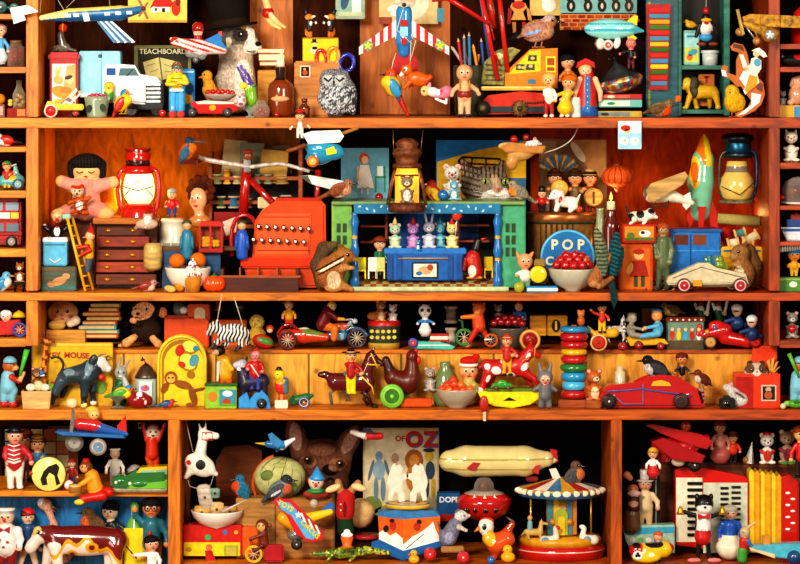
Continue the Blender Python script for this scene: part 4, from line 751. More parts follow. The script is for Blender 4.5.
t.p('card',[B(618,121,641.5,149,-1,0,'b8dcec',.3),FR(619,122,641,133,-1,'e8f4f4'),FE(625.5,128,5,3,-1.4,'c82818'),FE(627,131,3,2,-1.4,'e8b060'),FR(619,133,641,148,-1,'98d0ec'),[FE(x,141,4.6,4.2,-1.4,'e8f0f0')for x in(624,634.5)],[FE(x,141,3.2,3,-1.8,'c8d8d0')for x in(624,634.5)],[Cy((x,141,-2.2),(x+1.6,139.5,-2.2),.3,None,'807050',5)for x in(624,634.5)]],'paper')
t=T('dangling_puppet','lower half of a hanging puppet in red shorts with pale legs','puppet',272,20,60)
t.p('body',[S([K(264,-8,4,268,8,4,'e8b878'),E(268,13,6,6,'b81c14'),K(266,16,3,272,24,2.4,'e8b878'),K(270,14,3,277,22,2.6,'f0c890',-3),K(277,22,2.4,285,27,1.4,'e8b878',-3),K(272,24,2.2,280,28,1.4,'f0c890')],k=1)])
t=T('roller_toy','black toy with round turquoise wheels in the top left compartment','toy',8,13,30,on='La');t.p('body',[S([K(0,8,6,14,8,5,'181614')])]);t.p('wheel',wheel(2,7,6,3,-8,'186a68','101010'));t.p('wheel',wheel(15,8,5,3,-6,'186a68','101010'))
t=T('pickle_jar','glass jar of red preserves on the upper left side shelf','jar',16,66,30,on='Lb');t.p('jar',[L([(43,6),(45,6.2),(46,8.5),(64,8.8),(66,8)],16,0,0,'c8a898',n=24)],'glass');t.p('preserve',[S([E(12+(i%3)*4,50+(i//3)*4.5,3.4,3.2,('b83018','c84020','8a2010')[i%3],(i%2)*2-1)for i in range(9)],k=1)],'gloss');t.p('lid',[L([(39.5,6),(43,6.4)],16,0,0,'7a5a40',n=20)])
DL('china_figure','blue and white china figure at the left edge beside the jar',0,66,42,on='Lb',d=26,top='58a0d0',legs='e8e8e8',skirt='d8e8f0',hair='c8a890')
t=T('card_box','small red box with a cream label under the bottle of yellow sweets','box',17.5,121,40,on='Lc');t.p('box',[B(8,112,28,121,-7,7,'9a2418',.5),FR(18,113,26,120,-7,'d8884a')],'paper');bt=t
t=T('sweet_bottle','clear bottle holding yellow sweets on the small red box','bottle',19,112,on=bt);t.p('bottle',[L([(84,2.6),(88,2.6),(91,3),(95,5),(98,6.4),(111,6.4),(112,6)],19,0,0,'d8d0b8',n=20)],'glass')
for i,(x,y)in enumerate(((15,108),(20,109),(23,106),(17,104),(21,101),(18,99),(11,108),(11,105))):t.p('sweet',[O(x,y,2.6,2.2,'e8c848',-1+(i%3)-(5 if i>5 else 0))],'gloss')
t=T('orange_tin','grey and red tin with an orange on top at the far left edge','tin',0,121,40,on='Lc');t.p('tin',[B(-8,108,5.5,121,-7,7,'8a3a30',.5),FR(-6,110,4,119,-7,'a89888'),O(0,103,5.5,None,'e08818',0)])
t=T('rag_doll','seated doll with a black bob and closed eyes in a pink suit','doll',88,219,60)
t.p('body',[S([E(87,171,14.5,12,'ecc080'),K(86,185,12,86,206,15,'dc9080',0),K(74,186,7,64,182,6,'e09888',-3),E(61,181,5,5.5,'ecb878',-4),K(98,186,7,109,183,6,'e09888',-3),E(114,182,5,6,'ecb878',-4),K(78,208,9,66,213,8,'d88878',-6),E(60,214,8,6,'ecb070',-10),K(94,208,9,104,212,8,'d88878',-6),E(107,213,8.5,6,'ecb070',-10)],k=3,h=.8),[U([(x-3.5,171,-14),(x,172.6,-14.6),(x+3.5,171,-14)],.5,'502818',5)for x in(81,93)],O(87,176,1.6,.8,'b03020',-13)],'cloth')
t.p('hair',[S([E(87,163,16,10,'14100e',2,13),E(87,162,15,8,'14100e',-4,11),K(73,165,6,72,174,4.5,'14100e'),K(101,165,6,102,174,4.5,'14100e')],k=3,h=.8,fn=stripes('2a2420',3.2))],'fur')
t=T('tiger_toy','small orange tiger teddy sitting on the lap of the black-haired doll','teddy',80,216,38)
t.p('body',[S([E(80,205,6.5,9,'c85818'),E(77.5,191,6.5,5.5,'e8c8a0'),K(74,200,2.5,69,204,2,'c85818',-4),K(86,200,2.5,90,197,2,'c85818',-4),E(75,213,4,3,'c85818',-6),E(86,213,4,3,'c85818',-6),Pt(80,205,3.5,5,'f0ece0'),E(73,187,2,2,'c82818'),E(82,186,2,2,'c82818'),Pt(78,187,5,2.2,'c83818')],k=1.5,fn=stripes('6a2008',4.5,80,.75,1,(66,197,94,218))),eye(75.5,190.5,-5.8,.9),eye(80,190.5,-5.8,.9),O(77.5,193.5,1,None,'301008',-6)],'fur')
t=T('wooden_stand','brown wooden block seat that the pink doll sits on','stand',80,290,84,on=2);t.p('block',[B(60,219,96,290,-14,30,'6a3410',.8)],'wood')
t=T('clown_bust','little clown in a black dinner jacket standing on the pale blue box','toy clown',54,238,30)
t.p('body',[S([E(53,232,8,7,'141214'),K(45,230,3,41,227,2.5,'141214'),K(61,230,3,65,226,2.5,'141214'),E(54,217,5.5,6,'e8b888'),Pt(54,231,3,5,'f0ece8'),E(49,215,2.2,3,'d86818',1),E(59,215,2.2,3,'d86818',1),E(41,226,2,2,'f0f0f0'),E(65,225,2,2,'f0f0f0')]),O(54,219,1.8,None,'c81810',-6),face(54,217,5.4)[:4],O(54,222,3,1.3,'a01810',-4.6,1),O(54,226.5,1.5,1,'c01818',-6)]);
t=T('gift_box','pale blue box with a white rim and handle under the little clown','box',56,265,32);t.p('box',[B(44,239,68,265,-9,9,'58b0d8',1),B(43.5,237,68.5,242,-9.5,9.5,'e8ecec',1),U([(50,258,-9.5),(56,262,-10),(62,258,-9.5)],.7,'f0e0d8'),FR(46,243,66,245,-9,'387898')])
t=T('picture_crate','dark wooden crate painted with a brown bear under the pale blue box','box',57,290,32,on=2);t.p('box',[B(40,265.5,75,290,-10,10,'4a5848',.8),FR(41,267,74,270,-10,'6a5838'),FE(58,280,8,4,-10,'c08850',-20),FE(65,275,4,3,-10.2,'c89058'),FE(50,283,4,3,-10.2,'b07840'),FR(41,285,74,288,-10,'2a7070')],'wood')
t=T('toy_ladder','yellow wooden toy ladder leaning up with a pale blue top','ladder',80,290,22,on=2)
t.p('rail',[Cy((68,216,-6),(86,289,-6),1.5,None,'e8b020',8)]);t.p('rail',[Cy((72,216,3),(93,289,3),1.5,None,'c89018',8)])
for i in range(7):t.p('rung',[Cy((70+i*2.6,224+i*10,-6),(74+i*2.8,224+i*10,3),1,None,'d8a020',6)])
t.p('top_plate',[B(63,212,71,217,-6,4,'88b8b0',.8)])
t=T('climbing_figure','wooden acrobat in red hat and yellow top climbing the toy ladder','toy figure',88,272,24)
t.p('body',[S([K(89,244,4.5,89,256,4.5,'d89818',2),K(89,257,4,87,271,3,'485868',2),K(88,246,2.2,76,248,1.8,'b82818',-4),K(90,250,2.2,79,256,1.6,'b82818',-4),E(90,236,4.8,5,'e8b078',1),Pt(89,250,3,3,'c02818')]),face(90,236,4.6,1,-.5)[:4],Cy((86,237,0),(82.5,237.5,-1),.8,.4,'e09060')]);t.p('hat',hatp('cone',90.5,234,4.6,'c01c18',1))
t=T('red_lantern','large red hurricane lantern with a glowing glass','lantern',138,219,68)
t.p('base',[L([(203,9),(205,15),(212,17),(219,19),(224,19)],139,0,0,'b8180f',n=36)],'gloss');t.p('chimney_glass',[L([(172,12),(178,14.5),(188,16),(197,15),(203,11)],139,0,0,'fff0b0',n=32)],'glow')
t.p('top_cap',[L([(147,6),(149,14,'7a2010'),(152,11),(154,13),(160,12,'3a0c08'),(166,12.5),(169,15),(173,15.5),(174,12)],138,0,0,'c01c10',n=32),[R(O(138+12.6*sin(a),163,1.4,None,'200',-12.6*cos(a)),0,0,0)for a in(-.8,-.4,0,.4,.8)]],'gloss')
t.p('frame',[U([(126,216,-3),(120,206,-3),(118,190,-3),(120,172,-3),(127,166,-3)],2.2,'b8180f',8),U([(152,216,-3),(158,206,-3),(160,190,-3),(158,172,-3),(150,166,-3)],2.2,'b8180f',8)],'gloss');t.p('wire_guard',[U([(124,186,-12),(139,190,-17),(154,186,-12)],.5,'302010'),U([(125,196,-11),(139,180,-16),(154,196,-11)],.5,'302010'),U([(134,147),(131,127)],.4,'703818')],'metal')
t=T('yellow_cloth','folded yellow-orange cloth lying behind the red lantern base','cloth',110,219,96);t.p('cloth',[S([E(110,200,9,17,'d8941c',0,6),E(104,210,8,8,'e0a428',-2,6)],k=4,h=.8)],'cloth')
t=T('trinket_chest','low wooden chest of five little open drawers under the red lantern','drawer chest',130,290,66,on=2)
t.p('carcass',[B(97,224,157,290,-2,22,'58280c',.6),B(95,219,158,225,-22,24,'b86818',.8)],'wood')
for i,(y0,x1,z,c)in enumerate(((227,146,-10,'5a2410'),(238,150,-14,'8a2c14'),(251,152,-17,'7a3010'),(263,156,-20,'9a3818'),(275,158,-22,'6a2c10'))):
 q=t.p('drawer',[B(98,y0,x1,y0+10,z,-1,c,.5)],'wood');
 for x in(109,134):t.p('knob',[L([(-1.6,.1),(-1.4,1.6),(-.3,3.4),(0,3.4)],x,y0+5,z,'d88c30','z',12,.6)],'gold',q)
t=T('trinket_dish','small seated gnome with white beard at the right end of the chest top','gnome',148,218,34);t.name='gnome'
t.p('body',[S([E(147,224,11,5.5,'c8a890'),E(148,216,5,5,'c89880'),K(148,219,4,146,226,2,'f0ece8',-3),K(142,223,3,136,228,2,'a87860'),Pt(148,211.5,5,2.4,'8a3020')]),face(147,216,4.8)[:4]],'cloth')
t=BD('kingfisher','orange and blue kingfisher with long beak perched on a small brown ledge',187,160,26,1,d=40,body='c85c18',breast='e0701c',wing='38688a',head='38586c',beak='606468',up=1.0,taill=.2,leg=.08,beakl=.55)
t=T('perch_block','little red-brown ledge under the kingfisher','perch',187,163,62);t.p('block',[B(178,159.5,198,164,-5,60,'7a2410',.6)],'wood')
t=T('milk_jar','white lidded stoneware jar with a label behind the yellow bobbin','jar',172,290,86,on=2);t.p('jar',[L([(222,11),(224,12.5),(226,12.5),(227,11.5),(232,14),(286,14),(290,12)],172,0,0,'d8d0b8',n=32),FR(164,246,180,252,-13.6,'8a8878')],'ceramic');jar=t
DL('toy_soldier','red-coated soldier figure with a silver helmet standing on the white jar',172,221,30,on=jar,skin='e8b080',hair=None,top='c01c14',legs='24488a',shoe='1c3060',hat=('cap','a8acb0'),hr=.15,fat=1.5,step=.1)
t=T('yellow_bobbin','big cream wooden bobbin lying on its side by the chest','bobbin',155,268,44);t.p('bobbin',[L([(243,7),(247,9),(252,9.5),(266,9.5),(270,7)],153,0,0,'c8a860',n=24)],'wood')
t=T('doll_head','porcelain doll head with curly brown hair behind the soldier','doll head',199,222,84)
t.p('head',[S([E(198,199,9,12,'e8a878',0,8),K(198,208,5,200,216,5,'d8986c'),E(200,221,11,7,'b87838'),Pt(194,201,3,2.4,'e07860')],k=2,h=.7),face(196,198,8,0,-.2)[:5],O(196,205.5,2.4,1.2,'c02018',-7)],'ceramic')
random.seed(3);t.p('hair',[S([E(201+11*cos(a*.62),192+12*sin(a*.62)-2,4.2,4.2,'5a240e',-1+(a%3)*2)for a in range(-6,5)]+[E(200,186,9,6,'3e180a',3)],k=2,h=.7)],'fur')
t=T('hanging_shelf','small open wooden wall shelf full of spools and books behind the red till','shelf',255,292,118,on=2)
for x in(209,299):t.p('side',[B(x,160 if x<250 else 156,x+4,262,-16,24,'a04c18',.5)],'wood')
for y in(184,208,232):t.p('shelf_board',[B(212,y,300,y+3.5,-15,24,'9a4a14',.4)],'wood')
t.p('back',[B(212,182,300,292,24,26,'1c0c06',0)],'wood')
for x0,y0,x1,y1,c,a,nm,lb,d in((220,140,243,183,'b8a878',6,'paper_sheet','tan sheet of paper at the left on top of the small wall shelf',118),(239,143,263,183,'78806c',2,'paper_sheet','grey-green sheet of paper in the middle of the small wall shelf',114),(259,150,286,183,'c09848',5,'paper_sheet','yellow-brown envelope at the right of the small wall shelf',110),(262,146,292,175,'6a5a40',-4,'paper_sheet','dark brown card behind the yellow-brown envelope',124)):
 t=T(nm,lb,'paper',(x0+x1)/2,y1,d);t.p('sheet',[R(B(x0,y0,x1,y1,0,1.2,c,.2),a,(x0+x1)/2,y1)],'paper')
for i,(x,y,r,h,c,c2,lb)in enumerate(((217,184,5,10,'6a7040','909060','olive tin at the left of the top shelf board'),(227,184,4,15,'c88c28','e0b050','upright yellow spool on the top shelf board'),(237,184,4.5,8,'a89868','c8b888','small round cream pot on the top shelf board'),(247,184,4,12,'586868','788888','grey vial on the top shelf board'),(257,184,4,10,'707868','8a9080','grey-green vial right of the grey one'),(268,184,4.5,10,'707050','989878','olive vial near the envelope'),(282,184,7,7,'8a6838','a88850','brown coil of cord at the right of the top shelf board'),(221,208,5,12,'38503c','b8a880','green spool of thread on the middle board'),(234,208,6,12,'386890','b8a880','blue spool of thread on the middle board'),(247,208,5,10,'b85018','d8b880','orange spool of thread on the middle board'))):
 t=T('thread_spool',lb,'spool',x,y,106);t.p('spool',[L([(y-h,r),(y-h+1.5,r),(y-h+1.6,r*.8,c),(y-1.6,r*.8),(y-1.5,r),(y,r)],x,0,0,c2,n=16)],'matte')
t=T('postcard_bundle','cream bundle of letters and a small silver clock on the middle board','letters',272,208,106);t.p('letters',[B(258,197,280,208,-6,6,'d8c898',.5),B(280,195,292,208,-6,6,'a8a090',.8)],'paper')
t=T('red_photo_album','red leaning photo album showing a pale picture on the lowest board','album',228,240,96);t.p('cover',[R(B(214,212,240,240,0,2,'8a1c18',.4),0,0,0),F_([(222,222),(238,216),(236,232),(226,236)],0,'d8c8b0')],'paper')
t=T('toy_scooter','red tubular toy bicycle frame with a long white handlebar','toy bicycle',248,262,91)
t.p('handlebar',[U([(199,157,-12),(215,161,-12),(235,164,-10),(250,167,-8),(262,165,-8),(282,163,-10),(300,168,-12),(310,171,-12)],(2.6,1.8),'ded6cc',8,smooth=1),U([(284,163,-10),(314,170,-12)],1,'604030')],'rust')
t.p('frame',[U([(247,160,0),(245,190,0),(243,215,0)],5,'a81410',10),U([(250,180,0),(270,200,0),(292,222,0)],3.4,'a81410',8),U([(318,170,4),(317,195,4),(312,225,4)],3,'b01810',8)],'gloss');t.p('stem_clamp',[B(244,158,251,172,-10,4,'8a8a88',1)],'metal')
t=T('little_head','small brown round doll head in a red cap behind the white handlebar','toy head',248,162,84);t.p('head',[O(248,156,5,5.5,'8a4818',0),O(248,152,5,3,'a02818',0),face(248,156,5)[:4]])
t=T('popcorn_cart','tiny red popcorn cart with a glass cabinet','toy cart',211,251,48)
t.p('cart_roof',[G([(198,226),(202,221),(221,221),(224,226)],-9,9,'c02418',.6)]);t.p('cabinet_frame',[[B(x,226,x+1.8,249,-8,-6,'b82018',.3)for x in(199.5,210,221)],B(199,248,223.5,252,-9,9,'a01c14',.5),B(200,226,223,248,6,8,'8a3410',0)]);t.p('popcorn',[S([E(204+(i%5)*3.4,245-(i//5)*3.2,2.6,2.2,'e09c28',(i%3)-1)for i in range(13)],k=.5)],'matte')
for x,dd,cap,lb in((187,30,'3a4a30','blue wooden peg figure with a dark cap left of the popcorn cart'),(242,30,'3a3a28','blue wooden peg figure under the red arch beside the till')):
 t=T('peg_figure',lb,'wooden figure',x,259,dd);c_='2a7898' if x<200 else '2458b8'
 t.p('body',[L([(229,2),(231,4.5),(234,5.5),(245,6.3),(256,5.6),(259,5)],x,0,0,c_,n=20),O(x,226,4.6,4.6,'d89860'),face(x,226,4.6)[:4]]);t.p('cap',[O(x,223,4.9,3.4,cap)]);t.p('arm',[Cy((x-5,236,-3),(x-6,248,-5),1.6,None,c_)]);t.p('arm',[Cy((x+5,236,-3),(x+6,248,-5),1.6,None,c_)])
t=T('red_arch','round red plastic hoop handle behind the blue peg figure','handle',243,258,62);t.p('hoop',[U([(232,256),(231,232),(236,218),(245,214),(254,219),(257,232),(256,256)],2.2,'a8141c',8,smooth=1)],'gloss')
t=T('blue_crate','dark blue wooden crate behind the bowl of oranges','crate',191,290,57,on=2);t.p('crate',[B(163,250,221,290,-8,14,'1c4870',.6),B(161,248,250,251.5,-9,14,'6a3c18',.4),[FR(x,253,x+1,288,-8,'123050')for x in(178,193,207)]],'wood')
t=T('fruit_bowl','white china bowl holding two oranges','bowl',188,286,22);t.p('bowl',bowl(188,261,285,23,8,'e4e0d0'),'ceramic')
for x,y,lb in((177,260,'left orange in the white bowl'),(198,259,'right orange in the white bowl')):t=T('orange',lb,'orange',x,265,24,group='oranges in the bowl');t.p('fruit',[O(x,y+1,8,7.6,'d86c10')],'matte')
t=T('cupcake','sprinkled cream cupcake in a golden case leaning at the shelf edge','cupcake',193,290,10,on=2)
t.p('case',[L([(274,8,'c88028'),(276,9),(290,6.4),(290,.1)],193,0,-3,'c88028',n=20)],'matte');t.p('icing',[S([E(193,272,9.5,4,'e8c8c0',-3,9),E(193,267,7.5,4,'ecd0c8',-3,7),E(193,262,4.5,4,'f0d8d0',-3),E(193,258.5,2,3,'f4e0d8',-3)],k=1,fn=specks(['c03030','7a2048','f8f0f0'],1.3,.5))],'matte')
t=T('toffee_apple','golden nut lying left of the cupcake','nut',180,290,12,on=2);t.name='nut';t.p('nut',[O(180,283,6,6.5,'c88028',0)],'matte')
t=T('almond','small almond on the shelf in front of the bowl','almond',170,288.5,6);t.p('almond',[O(170,286,6,3.4,'e0b060',0,3,12)],'matte')
t=T('tomato','small ripe orange-red tomato with a green stalk','tomato',214,290,16,on=2);t.p('fruit',[S([E(209,282,6.5,7.5,'e0440c'),E(219,282,6.5,7.5,'e0440c'),E(214,282,7.5,8,'e8500c',0,8)],k=.8)],'gloss');t.p('stalk',[star(214,274.6,4,'58682c',-3,-2),Cy((214,275),(215,271),.8,.5,'58682c')],'matte')
BD('tin_fish','small red and white toy bird lying by the drawers',147,287,19,1,d=16,cat='toy bird',body='a83828',breast='c8b0a0',wing='8a2c20',head='b88878',up=.1,m='paint',leg=.02)
t=T('cash_register','orange-red antique toy cash register with two rows of black keys and an open drawer','cash register',277,290,62,on=2)
t.p('body',[RX(G([(253,259),(256,222),(262,212),(276,202),(322,202),(326,206),(327,288),(250,288),(244,264)],-22,16,'d8481c',2.5),0,0),B(242,258,318,268,-28,-10,'d83410',2),B(276,199,322,206,-14,14,'b82c10',1.5),G([(256,256),(258,224),(264,214),(312,214),(310,256)],-25,-20,'e45a2c',1.5),FR(258,250,310,251.2,-25,'a82c10'),FR(263,217,310,218,-25,'a82c10')],'gloss')  # dark edge lines paint shading onto the front plate
q=t.p('drawer',[B(223,276,300,290,-44,-41,'4a1c0c',.5),B(223,268,226,290,-41,-12,'5a2410',.4),B(297,268,300,290,-41,-12,'5a2410',.4),B(223,286,300,290,-41,-12,'3a1808',.3),[B(x,267,x+1.5,287,-36,-14,'9a5a30',.2)for x in(241,259,278)],B(222,274,302,276.5,-45,-42,'9a4a20',.4)],'wood')
for r_ in range(2):
 for i in range(7):
  x,y=(256 if r_ else 261)+i*8.3,(241 if r_ else 228)+(i*.4);t.p('key',[Cy((x,y+3,-24),(x-1,y-1,-30),.7,None,'201008',6),L([(-33,.1,'c8c4b8'),(-32.8,1.5),(-32.6,2.4),(-31,2.6),(-30,1)],x-1,y-1.5,0,'18100c','z',12)],'gloss')
t=T('chipmunk','brown and white striped chipmunk nibbling with its tail curled up behind','chipmunk',335,290,14,on=2)
def chf(x,y,z,C):
 C=C.copy();u=y+(x-335)*.55
 C[(abs(u-259)<.9)&(x<344)&(y<270)]=hx('1c1008');C[(abs(u-261.6)<1.2)&(x<344)&(y<270)]=hx('f0e0c8');C[(abs(u-264.2)<.9)&(x<342)&(y<273)]=hx('1c1008');return C
t.p('body',[S([E(330,272,15,17,'9a5c2c',0,12),E(338,262,9,12,'a06430',-2,10,-20),E(345,254,9,7.5,'a06832',-3,8,15),K(350,256,5,355,258,2,'b88048',-3),K(342,266,3.4,353,266,2,'c08850',-9),K(340,283,5,352,288,2.6,'b07840',-6),E(333,287,8,3.5,'b88048',-8),E(341,246,3,3.6,'8a5024',-2),Pt(334,278,7,9,'d8b890')],k=3.5,h=.8,fn=chf),eye(348,253,-10.6,1.7)],'fur')
t.p('tail',[S([K(320,284,5,317,264,6.5,'5a4430',6),K(317,264,6.5,324,248,7,'5a4430',6),K(324,248,6.5,334,244,4,'6a5438',6)],k=4,h=1)],'fur')
for x,y,lb in((338,288,'left red cherry beside the chipmunk'),(346,287,'right red cherry beside the chipmunk')):t=T('cherry',lb,'cherry',x,290,10,on=2,group='cherries by the chipmunk');t.p('cherry',[O(x,286.4,3.5,None,'c01414')],'gloss')
def pilotplane(t,x,y,s,body,wingc,skin='e8a878',hat='b82418'):
 t.p('fuselage',[S([E(x,y,s*.5,s*.24,body,0,s*.2,8),K(x+s*.3,y-s*.04,s*.13,x+s*.7,y-s*.2,s*.06,body)],k=2)],'paint')
 t.p('wing',[G([(x-s*.85,y-s*.12),(x-s*.8,y-s*.22),(x+s*.2,y-s*.5),(x+s*.55,y-s*.3),(x+s*.5,y-s*.24)],-s*.35,s*.35,wingc,.8)]);t.p('propeller',[Cy((x-s*.55,y-s*.3,-2),(x-s*.5,y+s*.35,-2),s*.05,None,'c87828')])
 t.p('wheel',wheel(x-s*.22,y+s*.3,s*.17,3,-s*.22,'c85818','d8a030'))
t=T('teapot_plane','blue toy plane with white wings piloted by a figure, hanging at the shelf edge','toy plane',318,148,-4)
t.p('fuselage',[S([E(325,150,20,10,'2890b8',0,9,10),E(318,158,13,7,'1c80a8',0,8)],k=3,h=.8),G([(326,149),(334,146),(337,153),(327,155)],-9.6,-6,'f0e020',.4)],'gloss');t.p('upper_wing',[G([(303,134),(312,131),(340,130),(344,136),(340,142),(309,144)],-10,8,'f0f0e8',1.5)]);t.p('wing_stick',[Cy((338,135,0),(358,128,0),2,1.6,'b87830')],'wood');t.p('wing_stick',[Cy((287,151,-10),(306,145,-10),1.8,2.4,'8a4818')],'wood');t.p('wheel',wheel(313,161,6,3,-10,'c85818','e0a840'))
DL('pilot_figure','red-capped pilot figure with arms spread riding the blue plane',300,140,32,d=2,skin='e8b080',hair='3a2818',top='d8e0d8',legs='e8e0d8',hat=('cap','c82418'),arms=((-.3,.35),(.3,.4)),hr=.15)
t=T('winged_plane','white winged toy plane with dark tip flying above the chipmunk','toy plane',320,184,34);t.p('wing',[G([(299,176),(310,175),(350,182),(350,187),(330,189),(312,184)],-6,6,'e0e0dc',1),G([(299,176),(308,175.3),(312,183.5)],-6.4,-5.8,'504840',0)])
BD('finch','small rufous and white finch perched over the chipmunk',340,198,27,1,d=20,body='a06848',breast='c89878',belly='e8dcd0',wing='8a4c30',head='a07058',up=.3,leg=.04)
t=T('girl_poster','pale blue poster of a girl in a white dress beside a small green chair','poster',364,200,122)
t.p('sheet',[B(341,148,389,203,0,1.2,'6aa8c0',.2),FE(364,158,5,5.5,0,'b8501c'),FE(365,160,3.4,4,-.4,'f0c098'),F_([(360,165),(369,165),(374,188),(357,188)],0,'f4ece0'),FR(361,187,363,194,0,'e8b890'),FR(367,187,369,194,0,'e8b890'),FR(357,166,359,180,-.3,'e8b890'),[FR(*q,-.2,'3a9050')for q in((375,176,386,178),(375,178,376.4,192),(384,166,385.4,192),(376,167,385,168.2),(376,171,385,172))],FR(377,166,383,176,-.5,'e8f0ec'),FE(350,196,8,6,-.1,'88c0cc'),FE(356,200,2,2,-.4,'e8d020')],'paper')
t=T('red_marble','shiny red ball in front of the girl poster','ball',379,200,98);t.p('ball',[O(379,197,4.2,None,'a81414')],'gloss')
t=T('rusty_lantern','old rusty brown lantern with a glowing inside, hanging by a wire','lantern',407,211,7)
t.p('base',[L([(203,17),(205,18.5),(209,19),(212,17.5),(212,.1)],407,0,0,'6a3414',n=32)],'rust');t.p('hood',[L([(138,4),(140,9),(144,12),(147,10),(150,14),(154,15),(156,12),(163,11),(164,14),(168,15)],407,0,0,'7a4018',n=28)],'rust')
t.p('frame',[U([(396,165),(391,185),(388,205)],1.8,'7a4418',6),U([(418,165),(423,185),(426,205)],1.8,'7a4418',6),U([(395,175,-8),(419,175,-8)],.9,'7a4418',6)],'rust');t.p('glow_panel',[B(395,168,419,204,10,11,'e08c20',0)],'glow');t.p('hanger',[U([(394,158),(393,130)],.4,'a07030')],'metal');t.p('hanger',[U([(420,158),(423,130)],.4,'a07030')],'metal');
t=T('dormouse','little grey and white mouse holding its paws inside the rusty lantern','mouse',407,203,4);t.p('body',critter(407,203,28,'8a7a60','f0e8dc',mz='e8dcc8'),'fur')
t=T('yellow_poster','large blue and yellow poster board behind the striped cat','poster',482,205,134)
t.p('sheet',[B(436,140,526,212,0,1.4,'2070b0',.2),F_([(437,162),(478,150),(526,141),(526,212),(437,212)],0,'d8a818'),FR(437,208,526,212,-.2,'2070b0'),F_([(470,165),(508,178),(526,178),(526,210),(490,210)],-.3,'3a6888')],'paper')
t=T('cat','grey tabby cat with green eyes peering over the blue toy stall','cat',484,206,117)
def catf(x,y,z,C):
 C=C.copy();u=abs(x-494);m=(y<177)&(np.sin(u*1.5+(y-160)*.12)>.35);C[m]=hx('3a3028')
 m=(u>14)&(np.sin(y*1.1+u*.3)>.4);C[m]=hx('4a4034');return C
t.p('head',[S([E(485,185,25,19,'8a7a66',0,15),K(469,174,8,463,161,3,'8a7460',0),K(499,172,7,503,163,3,'8a7460',0),E(490,195,9,6.5,'f4f0e8',-10,7),E(503,195,7.5,6.5,'f4f0e8',-10,7),K(495,178,4,497,188,4.5,'c0a088',-13),E(486,203,18,9,'e8e0d8',-2,11),Pt(463,166,3,7,'c89080'),Pt(486,206,20,7,'ece6de')],k=4,h=.9,fn=catf),[[O(x,181,4.6,3.8,'1a140c',-12.2,3),O(x,181,3.7,3.3,'9ab048',-13.4,2.6),O(x,181,1.3,2.8,'080808',-15.4,.9),O(x-1,180,.5,None,'fff',-16)]for x in(485,505)],G([(493.5,187),(500.5,187),(497,190.5)],-19,-16,'c87868',.4)],'fur')
t.p('whisker',[[U([(497,195,-18),(497+s*24,190+j*4,-19)],.2,'f0f0e8',4)for j in range(3)]for s in(-1,1)],'matte')
t=T('red_spectacles','black and red wire frame stand behind the head of the cat','frame',470,180,132);t.p('wire',[U([(457,190),(459,160),(462,157),(500,159),(503,175)],1,'18100c',6),U([(462,163),(500,165)],.9,'8a1810',6),U([(472,158),(471,170)],.7,'18100c',5),U([(486,158),(486,170)],.7,'18100c',5)],'metal')
BD('tin_parrot','red and yellow toy parrot perched at the left of the toy stall roof',434,200,24,-1,d=58,cat='toy parrot',body='c82c18',breast='e8a818',wing='e8c020',head='c81c18',beak='e8e0c0',up=.9,m='paint',leg=.04,tail='2868b0')
t=T('white_ape','white furry ape figure standing behind the small blue egg','toy ape',452,201,66);t.p('body',critter(452,201,37,'e4e0d8','f4f0e8',mz='d8a898'),'fur')
t=T('blue_egg','turquoise and blue ball beside the toy parrot','ball',442,200,50);t.p('ball',[O(443,195,5.4,None,'2070b8')],'gloss')
t=T('blue_bear','pale blue and white china bear in front of the white ape','toy bear',454,200,44);t.p('body',critter(454,200,20,'58b0d8','f0f0f0',mz='f0f0f0'),'gloss')
BD('red_breasted_bird','grey and orange robin on the toy stall roof to the right of the cat',519,200,25,-1,d=54,body='9a9080',breast='e88430',belly='d8d0c0',wing='8a8070',head='b0a088',up=.5,leg=.06)
t=T('mushroom_plane','tan toy plane carrying a small white mouse and red balls above the cat','toy plane',521,165,30)
t.p('fuselage',[S([E(520,152,13,9,'c89858',0,8),E(512,162,6,8,'c08848',0),K(530,150,6,543,148,3,'c88840'),E(507,146,9,4,'d8b070',-4)],k=3,h=.8)]);t.p('wing',[G([(500,146),(510,142),(545,146),(542,153),(505,152)],-9,9,'b87c38',1)]);t.p('nose_ball',[O(514,139,4,None,'b02018')],'gloss');t.p('nose_ball',[O(526,137,3.4,None,'b02018')],'gloss');t.p('string',[U([(544,153),(560,148),(572,140),(578,128)],.5,'d0c8b8',smooth=2)],'matte');t=T('white_mouse','small white mouse riding on the tan toy plane','mouse',532,147,22);t.p('body',[S([K(528,144,3,536,143,3.4,'e8e0dc'),K(537,143,2.4,541,144,1,'e8e0dc'),E(535,139,1.8,2,'d8a8a0'),K(524,145,.7,518,147,.4,'d8a8a0')]),eye(538,142,-2.4,.6)],'fur')
t=T('toy_stall','blue and green toy shop theatre with a checkered floor and open front','toy theatre',429,290,50,on=2)
BL='1c6890'
ck=[prim([(352+i*6.12,287-j*2,-20+j*13.6),(358.12+i*6.12,287-j*2,-20+j*13.6),(358.12+i*6.12,285-j*2,-6.4+j*13.6),(352+i*6.12,285-j*2,-6.4+j*13.6)],[[0,1,2,3]],hx('c0642c' if(i+j)%2 else 'ecd890'))for i in range(25)for j in range(5)]
t.p('floor',[ck,B(352,287.4,505,290,-20,48,'e0c058',.2),B(350,286.5,508,290.5,-24,-20,'b8c898',.4)]);t.p('back_wall',[B(353,204,500,280,48,51,'14100e',0),FR(396,215,480,262,48,'2058a0'),FR(418,205,462,262,47.6,'2868a8')],'paper')
for x in(385,457):t.p('divider',[B(x,214,x+2.5,270,16,48,'8a3818',.4)],'wood')
for y in(228,244):t.p('back_shelf',[B(360,y,386,y+2,20,48,'9a3c18',.3)],'wood');t.p('back_shelf',[B(458,y-1,490,y+1,20,48,'9a3c18',.3)],'wood')
